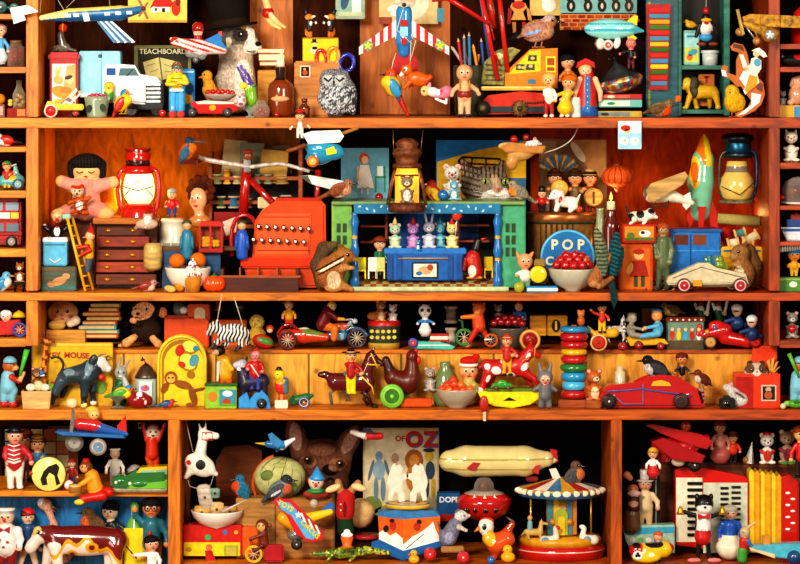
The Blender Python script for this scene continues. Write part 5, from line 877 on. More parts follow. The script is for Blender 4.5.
t.p('front_band',[B(354,204,500,214,-23,-16,'2474a0',.6)]+[[FE(360+i*7.2,209+(i%3-1)*2.2,1.7,1,-23,'a8d0e0',i*40)for i in range(19)]]);t.p('roof',[B(332,202,524,205,-22,48,'7a9a58',.5)])
for x in(355,497):t.p('column',[L([(213,4.5),(216,2.6),(222,4.8),(228,3.4),(236,2.8,'e0a030'),(239,2.8),(246,3.6),(252,5),(258,2.8,'e0a030'),(261,3),(268,4.6),(274,3.4),(280,5),(287,5)],x,0,-18,'1c6cb0',n=18)],'gloss')
for x0,x1,s in((332,352,1),(500,525,-1)):
 q=t.p('side_panel',[B(x0,202,x1,288,-15,-12,'3a9a6c' if s<0 else '8ab048',.5),FR(x0+2,206,x1-2,286,-15,'48a078' if s<0 else '70a850')],'paint');t.p('window_pane',[[FR(x0+5+a*6,224+b*12,x0+9+a*6,233+b*12,-15.4,'2a4828')for a in range(2)for b in range(3)]],'paint',q)
t.p('counter',[B(387,253,463,281,-10,6,'1c5ca8',1),B(384,249,466,255,-12,8,'2a74c4',1),[B(x,256,x+5,280,-12,-9,'1c4c90',.6)for x in(388,397,448,457)],U([(398,259,-11.5),(448,259,-11.5)],.6,'d8a030'),FR(412,263,438,279,-10.4,'18140c'),FR(413.5,264.5,436.5,277.5,-10.8,'d8d8c8'),FE(425,271,7,4,-11.2,'c8a070'),FE(430,268,3,3,-11.5,'a84030'),FE(419,274,3,2,-11.5,'2868a0')])
stall=t
for i,(x,h,c,c2,ear,hatc,lb)in enumerate(((395,30,'a8c8b0','e8d8b0','round','e0c080','pale green and cream party bear with a striped hat, first on the counter'),(413,33,'a878c0','d8a0c8','round','c02820','purple party elephant with red hat second on the counter'),(429,34,'b8b8d0','e0dce8','long',None,'grey-white party rabbit in the middle of the counter'),(440,30,'58b0d0','98d0e0','round','3a90b8','sky blue party bear with pointed hat behind the rabbit'),(452,32,'e0d080','e8e0b0','point','c02828','yellow party cat with red hat at the right of the counter'))):
 h0=23 if ear!='long' else 25;t=T('party_animal',lb,'toy animal',x,249,42 if i!=3 else 56,on=stall,group='party animals on the toy counter');t.p('body',critter(x,250,h0+2,c,c2,ear),'matte')
 if hatc:t.p('party_hat',[L([(250-h0-9,.2),(250-h0-1,3)],x,0,0,hatc,n=14)])
t=T('small_blue_toy','tiny round blue and white creature between the elephant and the rabbit','toy animal',417,249,34);t.p('body',critter(418,250,10,'3890c8','e8f0f0'),'matte')
t=T('red_balloon','small red ball balloon at the top of the toy counter','balloon',458,220,34);t.p('balloon',[O(457,214,5.6,6.6,'d83a28')],'gloss');t.p('string',[U([(457,220),(455,240)],.3,'d8d8d8')],'matte')
DL('shop_keeper','small figure with green jacket holding a box at the left of the toy counter',380,279,44,on=stall,d=52,skin='e8b088',hair='8a3418',top='2a6a48',legs='384838',arms=((-.02,.36),(.12,.36)),hat=('wide','6a3418'))
t=T('red_penguin','black-headed penguin figure in a red robe standing in the toy stall','toy penguin',473,279,40,on=stall);t.p('body',[S([K(473,260,7,475,274,7.5,'b01c18'),K(476,252,5,478,244,4,'181214'),Pt(472,274,4,6,'e8e0d0'),K(466,262,2.5,464,272,2,'8a1410',-4),E(470,280.5,4,1.4,'c87818',-3),E(479,280.5,4,1.4,'c87818',-3),Pt(470,263,3,3,'d84830')],k=1.5),eye(479,243.5,-3.9,.7)]);t.p('beak',[Cy((480,243,0),(487,241,0),1.8,.3,'c82c18',8)])
for x0,c,lb in((357,'e0d020','little yellow chair at the left in the toy stall'),(368,'f0ece0','little white chair beside the yellow one in the toy stall'),(376,'c8c878','low pale yellow chair in front of the shop figure'),(484,'e8c020','little yellow chair at the right of the penguin')):
 t=T('toy_chair',lb,'toy chair',x0+5,279,42 if x0<400 else 52,on=stall);t.p('backrest',[B(x0,259,x0+9,271,3,5,c,.5)]);t.p('seat',[B(x0,270,x0+9,272.5,-5,5,c,.4)]);[t.p('leg',[B(x,272,x+1.4,280,z,z+1.4,c,.2)])for x in(x0,x0+7.6)for z in(-5,3.4)]
t=T('pig_chef','small pig chef figure in white shirt and striped trousers','toy pig',525,290,18,on=2)
doll(t,525,290,38,skin='e8a070',hair=None,top='e8e8d8',legs='7aa070',shoe='e0e0d8',hr=.2,fat=1.5,arms=((-.22,.42),(.25,.38)),look=.2);t.p('ear',[S([K(519,256,2.6,517,251,1,'d88a58'),K(530,255,2.6,533,251,1,'d88a58')],k=.5)])
t=T('yellow_drum_lamp','round red and yellow toy lamp on a dark body beside the pig','toy lamp',539,285,20);t.p('body',[B(531,266,548,284,-4,8,'281c18',2),B(534,259,545,267,-3,6,'8a7030',1)]);t.p('lens',[L([(-7,.1),(-7,6,'e8c81c'),(-6,8.5,'b02018'),(-3,9)],538,274,0,'e8c81c','z',24)],'gloss')
t=T('green_reel','small pale green disc standing by the foot of the pig','disc',519,290,8,on=2);t.p('disc',[L([(-1.5,.1),(-1.5,5),(1.5,5)],519,285,0,'a8a830','z',16)])
t=T('blue_book','thin blue book lying flat in front of the popcorn tin','book',542,290,12,on=2);t.p('cover',[B(526,284,557,290,-8,6,'1c88c0',.6)]);t.p('pages',[B(527,285.5,557.4,288.5,-8.3,5,'e0e0d0',.1)],'paper')
t=T('band_picture','old brown picture of a marching band behind the popcorn tin','picture',573,216,120);t.p('sheet',[B(539,139,607,216,0,1.4,'7a5438',.3),F_([(570,140),(606,140),(606,180),(590,172)],0,'a87848'),FR(541,141,556,214,-.2,'8a6848'),FE(578,152,4,12,-.4,'d8c8a8',-35)],'paper')
t=T('peacock_fan','fan of blue and brown feathers worn by the masked bandsman','feather fan',559,178,102);t.p('fan',[[G([(559,174),(559+20*cos(a-.09),174-19*sin(a-.09)),(559+22*cos(a),174-21*sin(a)),(559+20*cos(a+.09),174-19*sin(a+.09))],-1,1,('7a5430','2a6080','b08850')[i%3],.2)for i,a in enumerate([.45+j*.16 for j in range(15)])]],'feather')
for nm,x,c,hc,lb,ex in(('band_player',555,'8a5028','5a2810','bandsman in brown with a round tambourine before the feather fan','tam'),('band_player',575,'6a5428','38280c','tall bandsman in dark green between tambourine and drum',None),('band_player',590,'8a2818','c09858','bandsman with a straw hat and a round drum at the right','drum')):
 t=DL(nm,lb,x,216,49,d=88,cat='toy figure',skin='c88858',hair='30180c',top=c,legs=c,hat=('bowler',hc),arms=((-.12,.55),(.14,.5)))
 if ex=='tam':t.p('tambourine',[L([(-10,.1),(-10,8),(-7,9)],x+4,188,0,'d8a848','z',24)],'paint')
 if ex=='drum':t.p('drum',[L([(-12,.1),(-12,8,'5a2010'),(-12,8.5,'d8b060'),(-6,10)],x+3,197,0,'b08840','z',24,1),Cy((x+3,191,-12.5),(x+3,203,-12.5),.8,None,'5a2010')],'wood')
t=T('popcorn_tin','large striped gold popcorn tin with a blue round label','tin',560,290,78,on=2)
t.p('tin_body',[L([(216,34),(219,35,'c89848'),(224,34),(290,33)],562,0,0,'b08040',n=64,sz=.75),[B(528.5+i*5.2,224,530.5+i*5.2,290,-26+abs(i-6)**2*.42-.6,-10,'5a3818',.3)for i in range(1,13)]],'gold');t.p('lid',[L([(215,.1),(215,35),(217,36.5),(224,36.5,'386850'),(226,35)],562,0,0,'9a5c28',n=64,sz=.75)],'gold')
q=t.p('round_label',[L([(-29,.1),(-29,25,'58b0d8'),(-29,27),(-26,27)],566,258,0,'1c70b0','z',48)]);t.p('lettering',[X('P O P',566,250.5,10,-29,'e8d8b0',bold=.03),X('C O R N',566,266,8.5,-29,'e8d8b0',bold=.03)],'paint',q)
tinp=t
t=T('china_dog','white china dog with red collar sitting on the popcorn tin','figurine',565,215,on=tinp,d=62);t.p('body',[S([K(572,206,6,560,205,5.5,'ece8e4'),E(556,198,6,5.5,'f0ece8',-2),K(553,200,3,549,201,2,'f0ece8',-4),K(561,196,2.4,563,203,2,'d8d0cc',-5),K(558,207,3,556,213,2.6,'ece8e4',-4),K(573,210,4.5,570,214,2.4,'ece8e4',-3),K(577,204,1.6,580,198,.8,'ece8e4'),Pt(560,203,1.6,3.5,'c02020',20)]),eye(554,197,-7,.9),O(548.5,200.5,1.1,None,'181414',-5)],'gloss')
DL('guardsman','small guardsman with a tall black bearskin and red coat on the popcorn tin',542,215,28,on=tinp,d=62,skin='e8b088',hair=None,top='b81c18',legs='1c1c28',hat=('soldier','141010'),fat=1.5)
t=T('brown_sweet','small round orange sweet beside the white china dog','sweet',579,215,on=tinp,d=60);t.p('sweet',[O(579,212,3.4,None,'b04018')])
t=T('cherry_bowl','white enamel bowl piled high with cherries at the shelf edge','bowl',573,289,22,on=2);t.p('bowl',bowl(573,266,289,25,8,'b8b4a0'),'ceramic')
for i,(x,y,z)in enumerate(((557,265,0),(565,265,-7),(573,265.5,-9),(582,265,-7),(589,265,0),(561,260.5,2),(569,259.5,-3),(578,259.5,-3),(586,260.5,2),(566,255.5,2),(575,255,0),(582,256.5,3),(579,262,8))):
 t=T('cherry','red cherry in the white enamel bowl','cherry',x,y+5,22+i*.01,group='cherries in the enamel bowl');t.p('cherry',[O(x,y,4.8,None,'b01418' if i!=8 else 'c85030',z)],'gloss')
t=T('hummingbird','brown hummingbird with raised teal wings at the front of the shelf','bird',605,290,-6)
t.p('body',[S([K(594,281,7,604,262,5.5,'a8683c'),K(604,262,4.5,608,256,3.5,'b87840'),K(600,286,3.5,612,278,2.5,'8a5830'),Pt(594,286,6,5,'c89058')],k=3,h=.7),eye(608,255,-3.4,.9)],'feather');t.p('wing',[S([E(601,254,6.5,23,'6a7860',-5,2,-6),E(598,240,4,14,'8a8868',-6,1.8,-12)],k=2,h=.7,fn=stripes('384830',4,80,.2))],'feather');t.p('wing',[S([E(614,255,6,24,'1c6068',2,2,8),E(619,262,4,16,'184850',3,1.8,14)],k=2,h=.7,fn=stripes('0c3038',4,100,.2))],'feather');t.p('tail',[G([(608,272),(613,272),(618,300),(614,310),(611,300)],1,3,'12383c',.5)],'feather')
t=T('candle_vase','dark red bottle with a burning white candle behind the hummingbird','candle bottle',611,290,56,on=2);t.p('bottle',[L([(211,4.5),(213,5),(218,5),(224,8.5),(229,9),(288,8.5),(290,8)],611,0,0,'5a1410',n=24)],'gloss');t.p('candle',[L([(203,3.4),(204,4),(211,4.4)],611,0,0,'f0e0b8')],'matte');t.p('flame',[L([(193,.1),(197,1.4),(200,1.8),(202.5,.3)],611,0,0,'ffd060')],'glow')
t=T('grey_vase','slim pale green glass vase beside the popcorn tin','vase',598,290,60,on=2);t.p('vase',[L([(210,4),(212,3.4),(222,4),(240,6),(290,6)],600,0,0,'8a9870',n=20)],'gloss')
t=T('paper_lantern','ribbed orange paper lantern hanging from a wire loop','lantern',617,190,60)
t.p('shade',[L([(166,4),(168,8),(171,13),(176,15.2),(181,14),(185,9),(187,4)],617,0,0,'d8581c',n=32),[U([(617+15.4*cos(a)*f,y,15.4*sin(a)*f)for y,f in((167,.4),(170,.78),(176,1),(181,.94),(186,.42))],.5,'9a3008',5)for a in[i*pi/7 for i in range(14)]]],'paper');t.p('end_cap',[L([(163,4),(166.5,4.5)],617,0,0,'7a2410'),L([(186,4.5),(189,3),(192,.5)],617,0,0,'b04818')]);t.p('wire_loop',[U([(612,164),(611,155),(616,150),(622,155),(622,164)],.5,'3a2818',5),U([(616,150),(616,127)],.4,'3a2818')],'metal')
t=T('spotted_dog','small black and white toy dog lying on the red oblong box','toy dog',637,224,36);t.p('body',[S([K(646,216,5.5,634,217,5.5,'e0dcd0'),E(650,214,5.5,5.5,'e8e4dc',-2),K(653,216,2.6,656,217,1.8,'f0ece4',-3),K(650,209,2,653,206,1,'201814'),K(629,215,1.4,626,206,.9,'201814'),K(645,221,2,643,223.5,1.6,'e0dcd0',-4),K(633,221,2,630,223.5,1.6,'e0dcd0',-4),Pt(640,214,4,4,'1c1614'),Pt(631,217,3.4,4,'1c1614'),Pt(651,211,3.6,2.6,'1c1614')]),O(634,219,3,3,'d8d0b8',-6,1),eye(652,213.5,-6.8,.9)])
t=T('red_lunch_box','red and green printed oblong box with a cow under the toy dog','box',638,242,38);t.p('box',[B(622,224,655,242,-9,9,'b82814',.8),FR(624,226,653,240,-9,'c8842c'),FE(644,233,6,3.5,-9.3,'e8e4d8'),FE(642,232,2,1.6,-9.6,'181410'),FE(630,235,4,3,-9.3,'58702c'),FR(624,237,653,240,-9.5,'5a6828')],'paper')
t=T('orange_tea_tin','tall orange tin printed with a red-coated child under the red oblong box','tin',636,290,38,on=2);t.p('tin',[B(619,244,652,290,-10,10,'b84c14',1),FR(622,248,649,288,-10,'cc6418'),FE(638,254,5,5,-10.3,'e8b070'),FE(638,251,5.5,3,-10.6,'a82c14'),F_([(632,260),(644,260),(648,276),(629,276)],-10.3,'9a2414'),FR(633,275,637,286,-10.3,'3a4828'),FR(640,275,644,286,-10.3,'3a4828'),FE(629,268,3,6,-10.7,'d89848',20)],'paper');
t=T('wooden_glider','cream wooden toy biplane with a tan top wing flying on the right','toy plane',668,200,46)
t.p('fuselage',[S([K(652,196,7,672,196,6,'d8ccb0'),K(672,196,6,692,203,2.6,'e0d8c8'),E(648,193,5,7,'5a5850')],k=2,h=.7)]);t.p('upper_wing',[G([(645,190),(650,183),(684,171),(687,176),(682,184),(653,202),(648,200)],-13,-9,'c09858',.8)],'wood');t.p('tail',[G([(680,198),(690,192),(692,204),(686,210),(683,206)],-2,2,'e8e4d8',.6)]);t.p('pilot',[O(671,189,3.6,4,'c88c58',-3)]);t.p('undercarriage',[U([(655,200,-4),(654,206,-6),(668,206,-6),(668,200,-4)],.8,'403828',5)],'metal')
t=T('toy_rocket','tall pale green toy rocket with orange and yellow swirls and red fins','toy rocket',702,227,74)
def rkf(x,y,z,C):
 C=C.copy();C[(y<158+6*np.sin(x*.35))]=hx('e07818');u=((x-694)/5.5)**2+((y-172)/16)**2;C[(u<1.0)&(z<2)]=hx('e8c020');C[(u<.45)&(z<2)]=hx('d86818');m=((x-707-(y-150)*.08)**2<9)&(y<166);C[m]=hx('e8c828');return C
t.p('rocket_body',[S([K(704,142,5,703,160,11,'78c0a0'),K(703,160,11,701,182,13.4,'78c0a0'),K(701,182,13.4,700,212,10,'78c0a0'),K(704,136,2,704,146,6,'e07818')],k=2,h=.8,fn=rkf)],'gloss')
for p in([(690,203),(694,220),(690,228),(686,218)],[(697,206),(705,206),(702,227),(697,226)],[(712,200),(717,212),(718,228),(710,226),(708,212)]):t.p('fin',[G(p,-3 if p[0][0]!=697 else-14,3 if p[0][0]!=697 else-9,'b81c10',.6)],'gloss')
t=T('blue_lantern','large dark blue hurricane lantern with a pale yellow globe hanging at the right','lantern',738,203,60)
t.p('hood',[L([(133,10),(135,15),(139,17),(142,13),(143,13,'1c5878'),(152,13),(154,16,'28404a'),(158,14)],738,0,0,'24303a',n=32)],'metal');t.p('globe_glass',[L([(161,10),(166,11,'7a7460'),(172,12),(178,16),(188,18),(197,15),(200,12)],737,0,0,'d8b860',n=32)],'gloss');t.p('burner_base',[L([(199,13),(201,18),(203,18)],737,0,0,'7a7050',n=28)],'rust')
t.p('frame',[U([(748,150,-2),(755,152,-2),(757,165,-2),(756,190,-2),(750,202,-2)],1.7,'2a5a78',7,smooth=1),U([(728,150,-2),(720,155,-2),(719,170,-2),(719,192,-2),(725,202,-2)],1.4,'4a5048',7,smooth=1),U([(720,186,-14),(738,194,-19),(755,180,-12)],.5,'4a4430'),U([(737,133),(737,127)],.5,'3a3828')],'metal')
t=T('green_statue','tall thin weathered green soldier figurine behind the white racing car','figurine',663,289,38,on=2);doll(t,663,289,66,skin='7a7a50',hair='a85020',top='5a6a48',legs='4a5a40',shoe='3a4430',hr=.09,arms=((-.1,.5),(.1,.42)),facec='a88858')
t=T('pebble_heap','x','stone',655,290,40);THINGS.pop()
random.seed(5)
for i in range(8):
 x=646+i*3.4;t=T('stone','dark pebble in the heap at the foot of the green statue','pebble',x,290,30+(i%3)*7,on=2,group='pebbles under the statue');r=3.2+(i*7%3)*.8;t.p('stone',[S([E(x,290-r*.8,r,r*.8,('484038','2c2824','6a6050')[i%3]),E(x+1.5,289-r,r*.7,r*.6,('585048','38322c','7a7060')[i%3])],k=1)],'matte')
t=T('tea_light','x','candle',665,290,90);THINGS.pop()
t=T('toy_pickup','blue toy lorry with an open cab and a yellow truck bed','toy truck',720,287,64,on=2)
t.p('cab',[G([(673,262),(673,246),(677,244),(677,231),(684,229),(726,230),(727,270),(676,270)],-14,14,'1c6cb8',1.5),FR(680,233,694,243,-14,'602814'),FR(699,233,712,243,-14,'7a3818'),FR(696,232,697,268,-14.2,'103c70'),FR(674,248,726,249.5,-14.2,'3090e0'),B(675,227.5,728,230.5,-15,15,'1c5ca0',.8)]);t.p('truck_bed',[B(727,245,768,272,-14,14,'e0a818',1),FR(729,248,766,250,-14,'2868a0'),FR(729,255,766,262,-14,'c88c10')]);t.p('wheel',wheel(684,280,7,4,-12,'181410','b02818'));t.p('wheel',wheel(752,280,7,4,-12,'181410','b02818'));t.p('mudguard',[G([(672,270),(672,262),(690,262),(700,272),(670,275)],-15,-10,'1860a0',.8)])
for i,(x,y,r,h,c,a,lb)in enumerate(((733,243,6,12,'e0d0b0',80,'cream cotton reel lying in the yellow truck bed'),(740,233,5,12,'4a8888',75,'teal cotton reel on top in the truck bed'),(757,238,6.5,16,'d8c8a0',60,'large cream reel at the right end of the truck bed'),(748,243,5,12,'c87020',90,'orange reel in the middle of the truck bed'))):
 t=T('cotton_reel',lb,'reel',x,y+6,60);t.p('reel',[R(L([(y-h/2,r),(y-h/2+2,r),(y-h/2+2.1,r*.7,c),(y+h/2-2.1,r*.7),(y+h/2-2,r),(y+h/2,r)],x,0,0,'d8a868',n=18),a,x,y)],'matte')
t=T('cloth_roll','rolled cream cloth lying on the load of reels','cloth roll',745,226,72);t.p('roll',[R(L([(720,5),(762,6)],0,220,0,'a89858','x',18),5,741,220)],'cloth');t=T('red_cloth','red cloth sack beside the reels in the truck','cloth',727,246,74);t.p('sack',[S([E(727,236,6,10,'a01c1c',0,5,-20)],h=.7)],'cloth')
t=T('racing_car','long cream wooden racing car with red and white wheels','toy car',707,291,15,on=2)
t.p('car_body',[G([(666,281),(668,276),(698,262),(708,262),(716,267),(745,273),(748,283),(668,284)],-9,9,'c8bc9c',1.8),U([(672,277,-9.4),(700,266,-9.4),(744,277,-9.4)],.4,'706850')]);t.p('underframe',[B(672,283,744,286,-5,5,'6a5a40',.5),FR(692,279,701,285,-9.4,'c88c20')])
for x,z in((683,-12),(739,-12),(690,10),(733,10)):t.p('wheel',wheel(x,284,7.2,4,z,'4a2020','a01828','e0b8b0',0))
for x,c,lb in((709,'2a7070','teal frog driving in the cream racing car'),(720,'6a8828','green frog sitting behind the teal frog in the racing car')):
 t=T('toy_frog',lb,'frog',x,270,20);t.p('body',[S([E(x,265,5.5,4,c),E(x-1,260,5,3.6,c),E(x-4,257,1.9,1.9,c,-1),E(x+1,256.5,1.9,1.9,c,-1),K(x+3,266,2,x+7,268,1.4,c)]),eye(x-4.2,256.8,-2.6,.8),eye(x+.8,256.3,-2.6,.8)],'gloss')
t=T('squirrel','grey-brown squirrel sitting up and nibbling at the right end of the shelf','squirrel',757,290,38,on=2)
t.p('body',[S([E(758,275,11,15,'8a5c34',0,10),E(754,261,8,9,'94683c',-2),E(754,253,9,8,'94683c',-3,8),K(748,256,4.5,745,258,2.6,'b08858',-4),K(752,266,3,746,265,2,'a87848',-9),E(754,286,9,4,'a87848',-7),Pt(752,276,5,10,'e0c8a8'),K(758,247,2.4,760,243,1.4,'8a5c34')],k=3,h=.8),eye(751,252,-10.6,1.6)],'fur');t.p('tail',[S([K(768,286,5,770,268,7,'6a4424',8),K(770,268,7,764,250,5,'7a5430',8)],k=3,h=.9)],'fur')
def box(name,label,cat,x0,y0,x1,y1,dz,c,on=None,d=None,pics=(),m='paint',bv=.6,group=None):
 t=T(name,label,cat,(x0+x1)/2,y1,d,on,group);t.p('box',[B(x0,y0,x1,y1,-dz,dz,c,bv)]+[FR(*q[1:5],-dz-.2*(i+1),q[5])if q[0]=='r' else FE(*q[1:5],-dz-.2*(i+1),q[5])for i,q in enumerate(pics)],m);return t
b=box('plywood_box','plain tan wooden box that the hooded doll leans over','box',41,329,80,347,12,'c88c34',3,75,m='wood')
t=T('hooded_doll','baby doll in a cream hood with round eyes looking over a box','doll',60,321,on=b)
t.p('body',[S([E(60,307,11.5,10,'f0b888',-3,10),E(59,306,15.5,12,'e0b868',0,9.5),E(54,318,9,5,'d8a850',-8),K(68,316,4,73,313,5,'f0d8b8',-12),Pt(52,309,2.6,2,'e08060'),Pt(68,309,2.6,2,'e08060')],k=2,h=.6),eye(54.5,304,-12.6,1.6),eye(65,304,-12.6,1.6),O(60,308,1.2,1,'d88060',-13.4),O(60,311.5,2,.6,'b04030',-12)]);t.z-=.016;t.sit=False
for i,(x0,x1,c)in enumerate(((92,122,'5a7838'),(90,120,'9a5a28'),(84,121,'c04828'),(88,122,'78602c'),(84,118,'a83c1c'),(80,117,'48a0a8'),(78,120,'2c7870'),(80,119,'b84020'),(82,121,'d8b030'),(79,124,'a07030'))):
 y=302.5+i*4.4;t=T('storybook',('dark green book topmost in the big pile','brown book second from the top of the pile','red book third in the pile beside the hooded doll','olive book in the upper half of the pile','rust red book in the middle of the pile','turquoise book in the middle of the pile','dark teal book below the turquoise one','red-orange book low in the pile','yellow book second from the bottom of the pile','tan book at the very bottom of the pile')[i],'book',(x0+x1)/2,y+4.2,78,group='books in the pile beside the hooded doll')
 t.p('cover',[B(x0,y,x1,y+4.2,-9,10,c,.4)],'paper');t.p('pages',[B(x0-.3,y+.9,x1-2,y+3.3,-9.4,9,'d8b070',0)],'paper')
t=T('monkey_doll','brown furry monkey doll with a pink face, big ears and soft feet','doll',146,346,70,on=3)
t.p('body',[S([E(146,332,15,13,'2c1a10',0,10),E(147,312,14.5,12,'30190c',0,10),K(140,325,4,134,323,3,'2c1a10',-9),Pt(141,315,12,7,'f4b888'),Pt(145,311,10,7,'f4b888'),E(139,315,7,5,'f8c090',-8,5),E(163,315,4.5,5.5,'e89860',-2,3),K(134,340,3.6,127,345,4.6,'e8a468',-8),K(154,341,3.4,159,346,4.2,'e8a468',-8),E(134,322,3.4,3,'e8a468',-12)],k=2,h=.7),eye(136,311,-9.6,1.4),eye(147,311,-10,1.4),O(139,315.5,2,1.6,'401810',-13),O(138,319,2.4,.7,'8a2818',-12.4)],'fur')
t=T('toy_engine','orange wooden block with a small arched window and a rounded cab','toy house',189,346,80,on=3);t.p('body',[B(165,316,209,346,-10,12,'d8501c',1),B(167,314,188,318,-10,12,'b83c14',.6),B(188,303,210,320,-9,12,'d0541c',1)]);t.p('window_pane',[G([(195,317),(195,309),(198,306),(203,306),(206,309),(206,317)],-10.6,-8.5,'e0c8a0',.2)],'paper')
t=T('santa_penguin','small grey bird with a green cap and white beard in the orange cab','toy bird',181,315,76);t.p('body',[S([E(181,310,8,6,'6a7078'),E(178,306,5,4,'3a5a48'),E(184,310,4,3.4,'e8e4dc',-4)],k=1),eye(182,306,-5,.8)])
box('wooden_box','small orange box behind the zebra puppet with a dark slot','box',212,314,247,340,10,'c05418',None,95,[('r',220,320,236,322,'2a1408')])
t=T('brass_bell','tiny brass bell at the top behind the zebra','bell',218,311,92);t.p('bell',[L([(301,.5),(302,2),(306,2.6),(309,4),(310.5,4.6)],218,0,0,'d89828')],'gold');t=T('tin_dish','small blue dish with a pointed lid behind the zebra strings','dish',240,313,92);t.p('dish',[L([(303,.4),(304,6),(308,7),(312,3)],240,0,0,'486070',n=20)],'metal')
t=T('zebra_puppet','zebra marionette hanging by two strings with dangling legs','puppet',230,350,-10)
t.p('body',[S([E(233,333,16,9.5,'e0ddd8',0,7),E(215,327,6.5,6,'e4e0dc',-1),K(213,329,4.5,209,333,3,'c8c4c0',-1),K(218,324,1.5,217,320,1,'e0ddd8'),K(222,338,3,216,343,2.4,'d8d4d0',-4),K(216,343,2.4,213,347,2.6,'48403c',-4),K(230,339,3,226,345,2.4,'e0ddd8',3),K(241,339,3,241,345,2.4,'e0ddd8',-4),K(241,345,2.4,236,350,2,'48403c',-4),K(246,336,3,247,344,2.2,'e0ddd8',3),K(248,330,1.2,250,340,.8,'302c2a')],k=2,h=.6,fn=stripes('141212',3.6,12,.05,1.4)),eye(212,326,-5.6,1)]);t.p('string',[U([(217,322),(222,294)],.4,'d8c8a0')],'matte');t.p('string',[U([(243,326),(234,297)],.4,'d8c8a0')],'matte')
t=T('duckling','pale yellow duckling sitting behind the striped red egg','duckling',257,345,78,on=3);t.p('body',[S([E(257,332,9.5,10,'c8a038',0,8),E(257,317,7.5,7.5,'d8b858',-2)],k=3,h=.6),eye(253,315,-8,.9),eye(259,315,-8.6,.9)],'fur');t.p('beak',[Cy((256,318,-8),(255.5,319,-11),1.6,.5,'c07828')])
t=T('red_egg','red and green toy egg on its side with a little head peeping over','toy egg',264,346,56,on=3);t.p('egg',[S([E(263,339,11,7,'c02c20',0,7,15),Pt(266,338,9,3,'488838',18)],h=.6),O(270,326,4,3.6,'b83c20'),O(270,328,3,2.4,'e8b080',-2.4,2)])
def cyc(t,x,y,r,c,z=-4,sp=12):t.p('wheel',wheel(x,y,r,2.4,z,c,'c8a878',c,sp,'d8c8b0'))
t=T('toy_motorcycle','blue and red tin motorcycle with a red sidecar and spoked wheels','toy motorcycle',322,346,60,on=3)
t.p('sidecar',[S([K(283,332,6,305,332,8,'c83418',-6),K(305,332,8,326,334,4,'c04020',-6),Pt(313,328,11,3,'6a8038',8),Pt(304,323.5,9,2,'e8d8c8')],h=.7),U([(278,330,-11),(283,322,-11),(292,320,-11),(298,326,-11)],1.6,'8a1810',smooth=1)],'gloss');cyc(t,288,336,9.5,'5a1c18',-15);cyc(t,357,335,10,'402830',-4)
t.p('motor_frame',[S([K(330,332,5,342,332,6,'3a78a8'),E(340,324,9,4.5,'c8603c',0,4,-6),K(345,325,2,352,318,1.5,'a8b8c0'),K(350,318,1.3,357,335,1.2,'7898b0'),Pt(338,334,6,4,'88b8d0')],k=1.5,h=.6),U([(344,317,-4),(352,316,-4),(355,320,-6)],1,'c8d0d4'),O(355,318,2.8,None,'b8c8d0',-3)],'gloss')
t.p('mudguard',[U([(346,328,-4),(352,324,-4),(362,326,-4),(368,333,-4)],1.6,'385878',smooth=1)],'gloss')
t=T('motor_rider','leaning rider in a dark red jacket and orange trousers on the tin motorcycle','toy figure',330,334,50);t.z-=.006;t.p('body',[S([K(322,322,6,328,309,6,'6a1418'),K(322,323,5,335,326,4,'d86c20'),K(335,326,4,334,336,3,'d86c20',-3),K(329,310,3,337,316,2.2,'6a1418',-5),K(337,316,2,344,316.5,1.6,'e8a028',-5),E(332,303.5,4.6,5,'ecc890'),Pt(331,300,4,2,'e0a838')],k=1.5),face(332,304,4.4,0,.6)[:4]])
DL('yellow_passenger','passenger in yellow coat and a grey wide hat sitting in the red sidecar',289,329,31,d=52,skin='e8b080',hair=None,top='e8a818',legs='c83418',hat=('wide','8a8478'),fat=1.3)
t=T('flower_drum','red-lidded green tin drum painted with yellow flowers','tin',384,347,64,on=3);t.p('drum',[L([(319,15),(320,16.5,'b01818'),(324,16.5,'28382c'),(341,16,'c8a040'),(347,15.5)],384,0,0,'b01818',n=36),[FE(372+(i%5)*5.6,329+(i//5)*6,2,1.8,-16.6+abs((i%5)-2)**2*.9,'e0b848',0,.8)for i in range(10)]]);dr=t
for x,y,h,c,b_,lk,lb in((381,322,22,'c07838','e8c8a0',.3,'orange-brown mouse at the back of the flower drum'),(393,322,18,'e0d8d0','f0e8e4',.6,'white mouse at the right in the flower drum'),(389,324,13,'b87038','e8b888',0,'small round brown mouse low in the flower drum')):t=T('mouse',lb,'mouse',x,y,60-h+18);t.p('body',critter(x,y,h,c,b_,'round',look=lk),'fur')
t=T('brown_mouse','plump brown mouse lying left on the rim of the drum','mouse',372,321,58);t.p('body',[S([E(374,316,7,4.5,'a86430'),E(380,312,3.5,3.2,'b87038')]),eye(382,311,-3,.6)],'fur')
t=T('panda_xylophone','long turquoise and white wheeled toy sledge that the panda stands on','toy',434,346,52,on=3);t.p('sledge',[G([(411,338),(440,338),(455,343),(452,346),(414,345)],-6,6,'50b8a8',.8),FR(413,341,450,342,-6.1,'e8e8e0')]);t.p('box_drum',[B(430,330,448,338,-5,5,'e8e0d0',.6),B(429,330,449,332.5,-5.6,5.6,'b02820',.4),B(429,336,449,338,-5.6,5.6,'b02820',.4)]);t.p('wheel',wheel(413,339,5,3,-7,'2850a0','c83028','2850a0'))
DL('toy_panda','panda figure in a blue coat and spotted dress playing the toy drum',425,338,34,d=46,cat='toy panda',skin='d8d8d8',hair=None,top='2870b0',legs='d8d0c8',skirt='ece4e0',hr=.19,arms=((-.22,.42),(.26,.42)),extra=[O(420.5,305,2.4,None,'1c1c1c'),O(430,305,2.4,None,'1c1c1c'),O(422.8,310,2.2,2,'222',-5,1.5),O(428,310,2.2,2,'222',-5,1.5)])
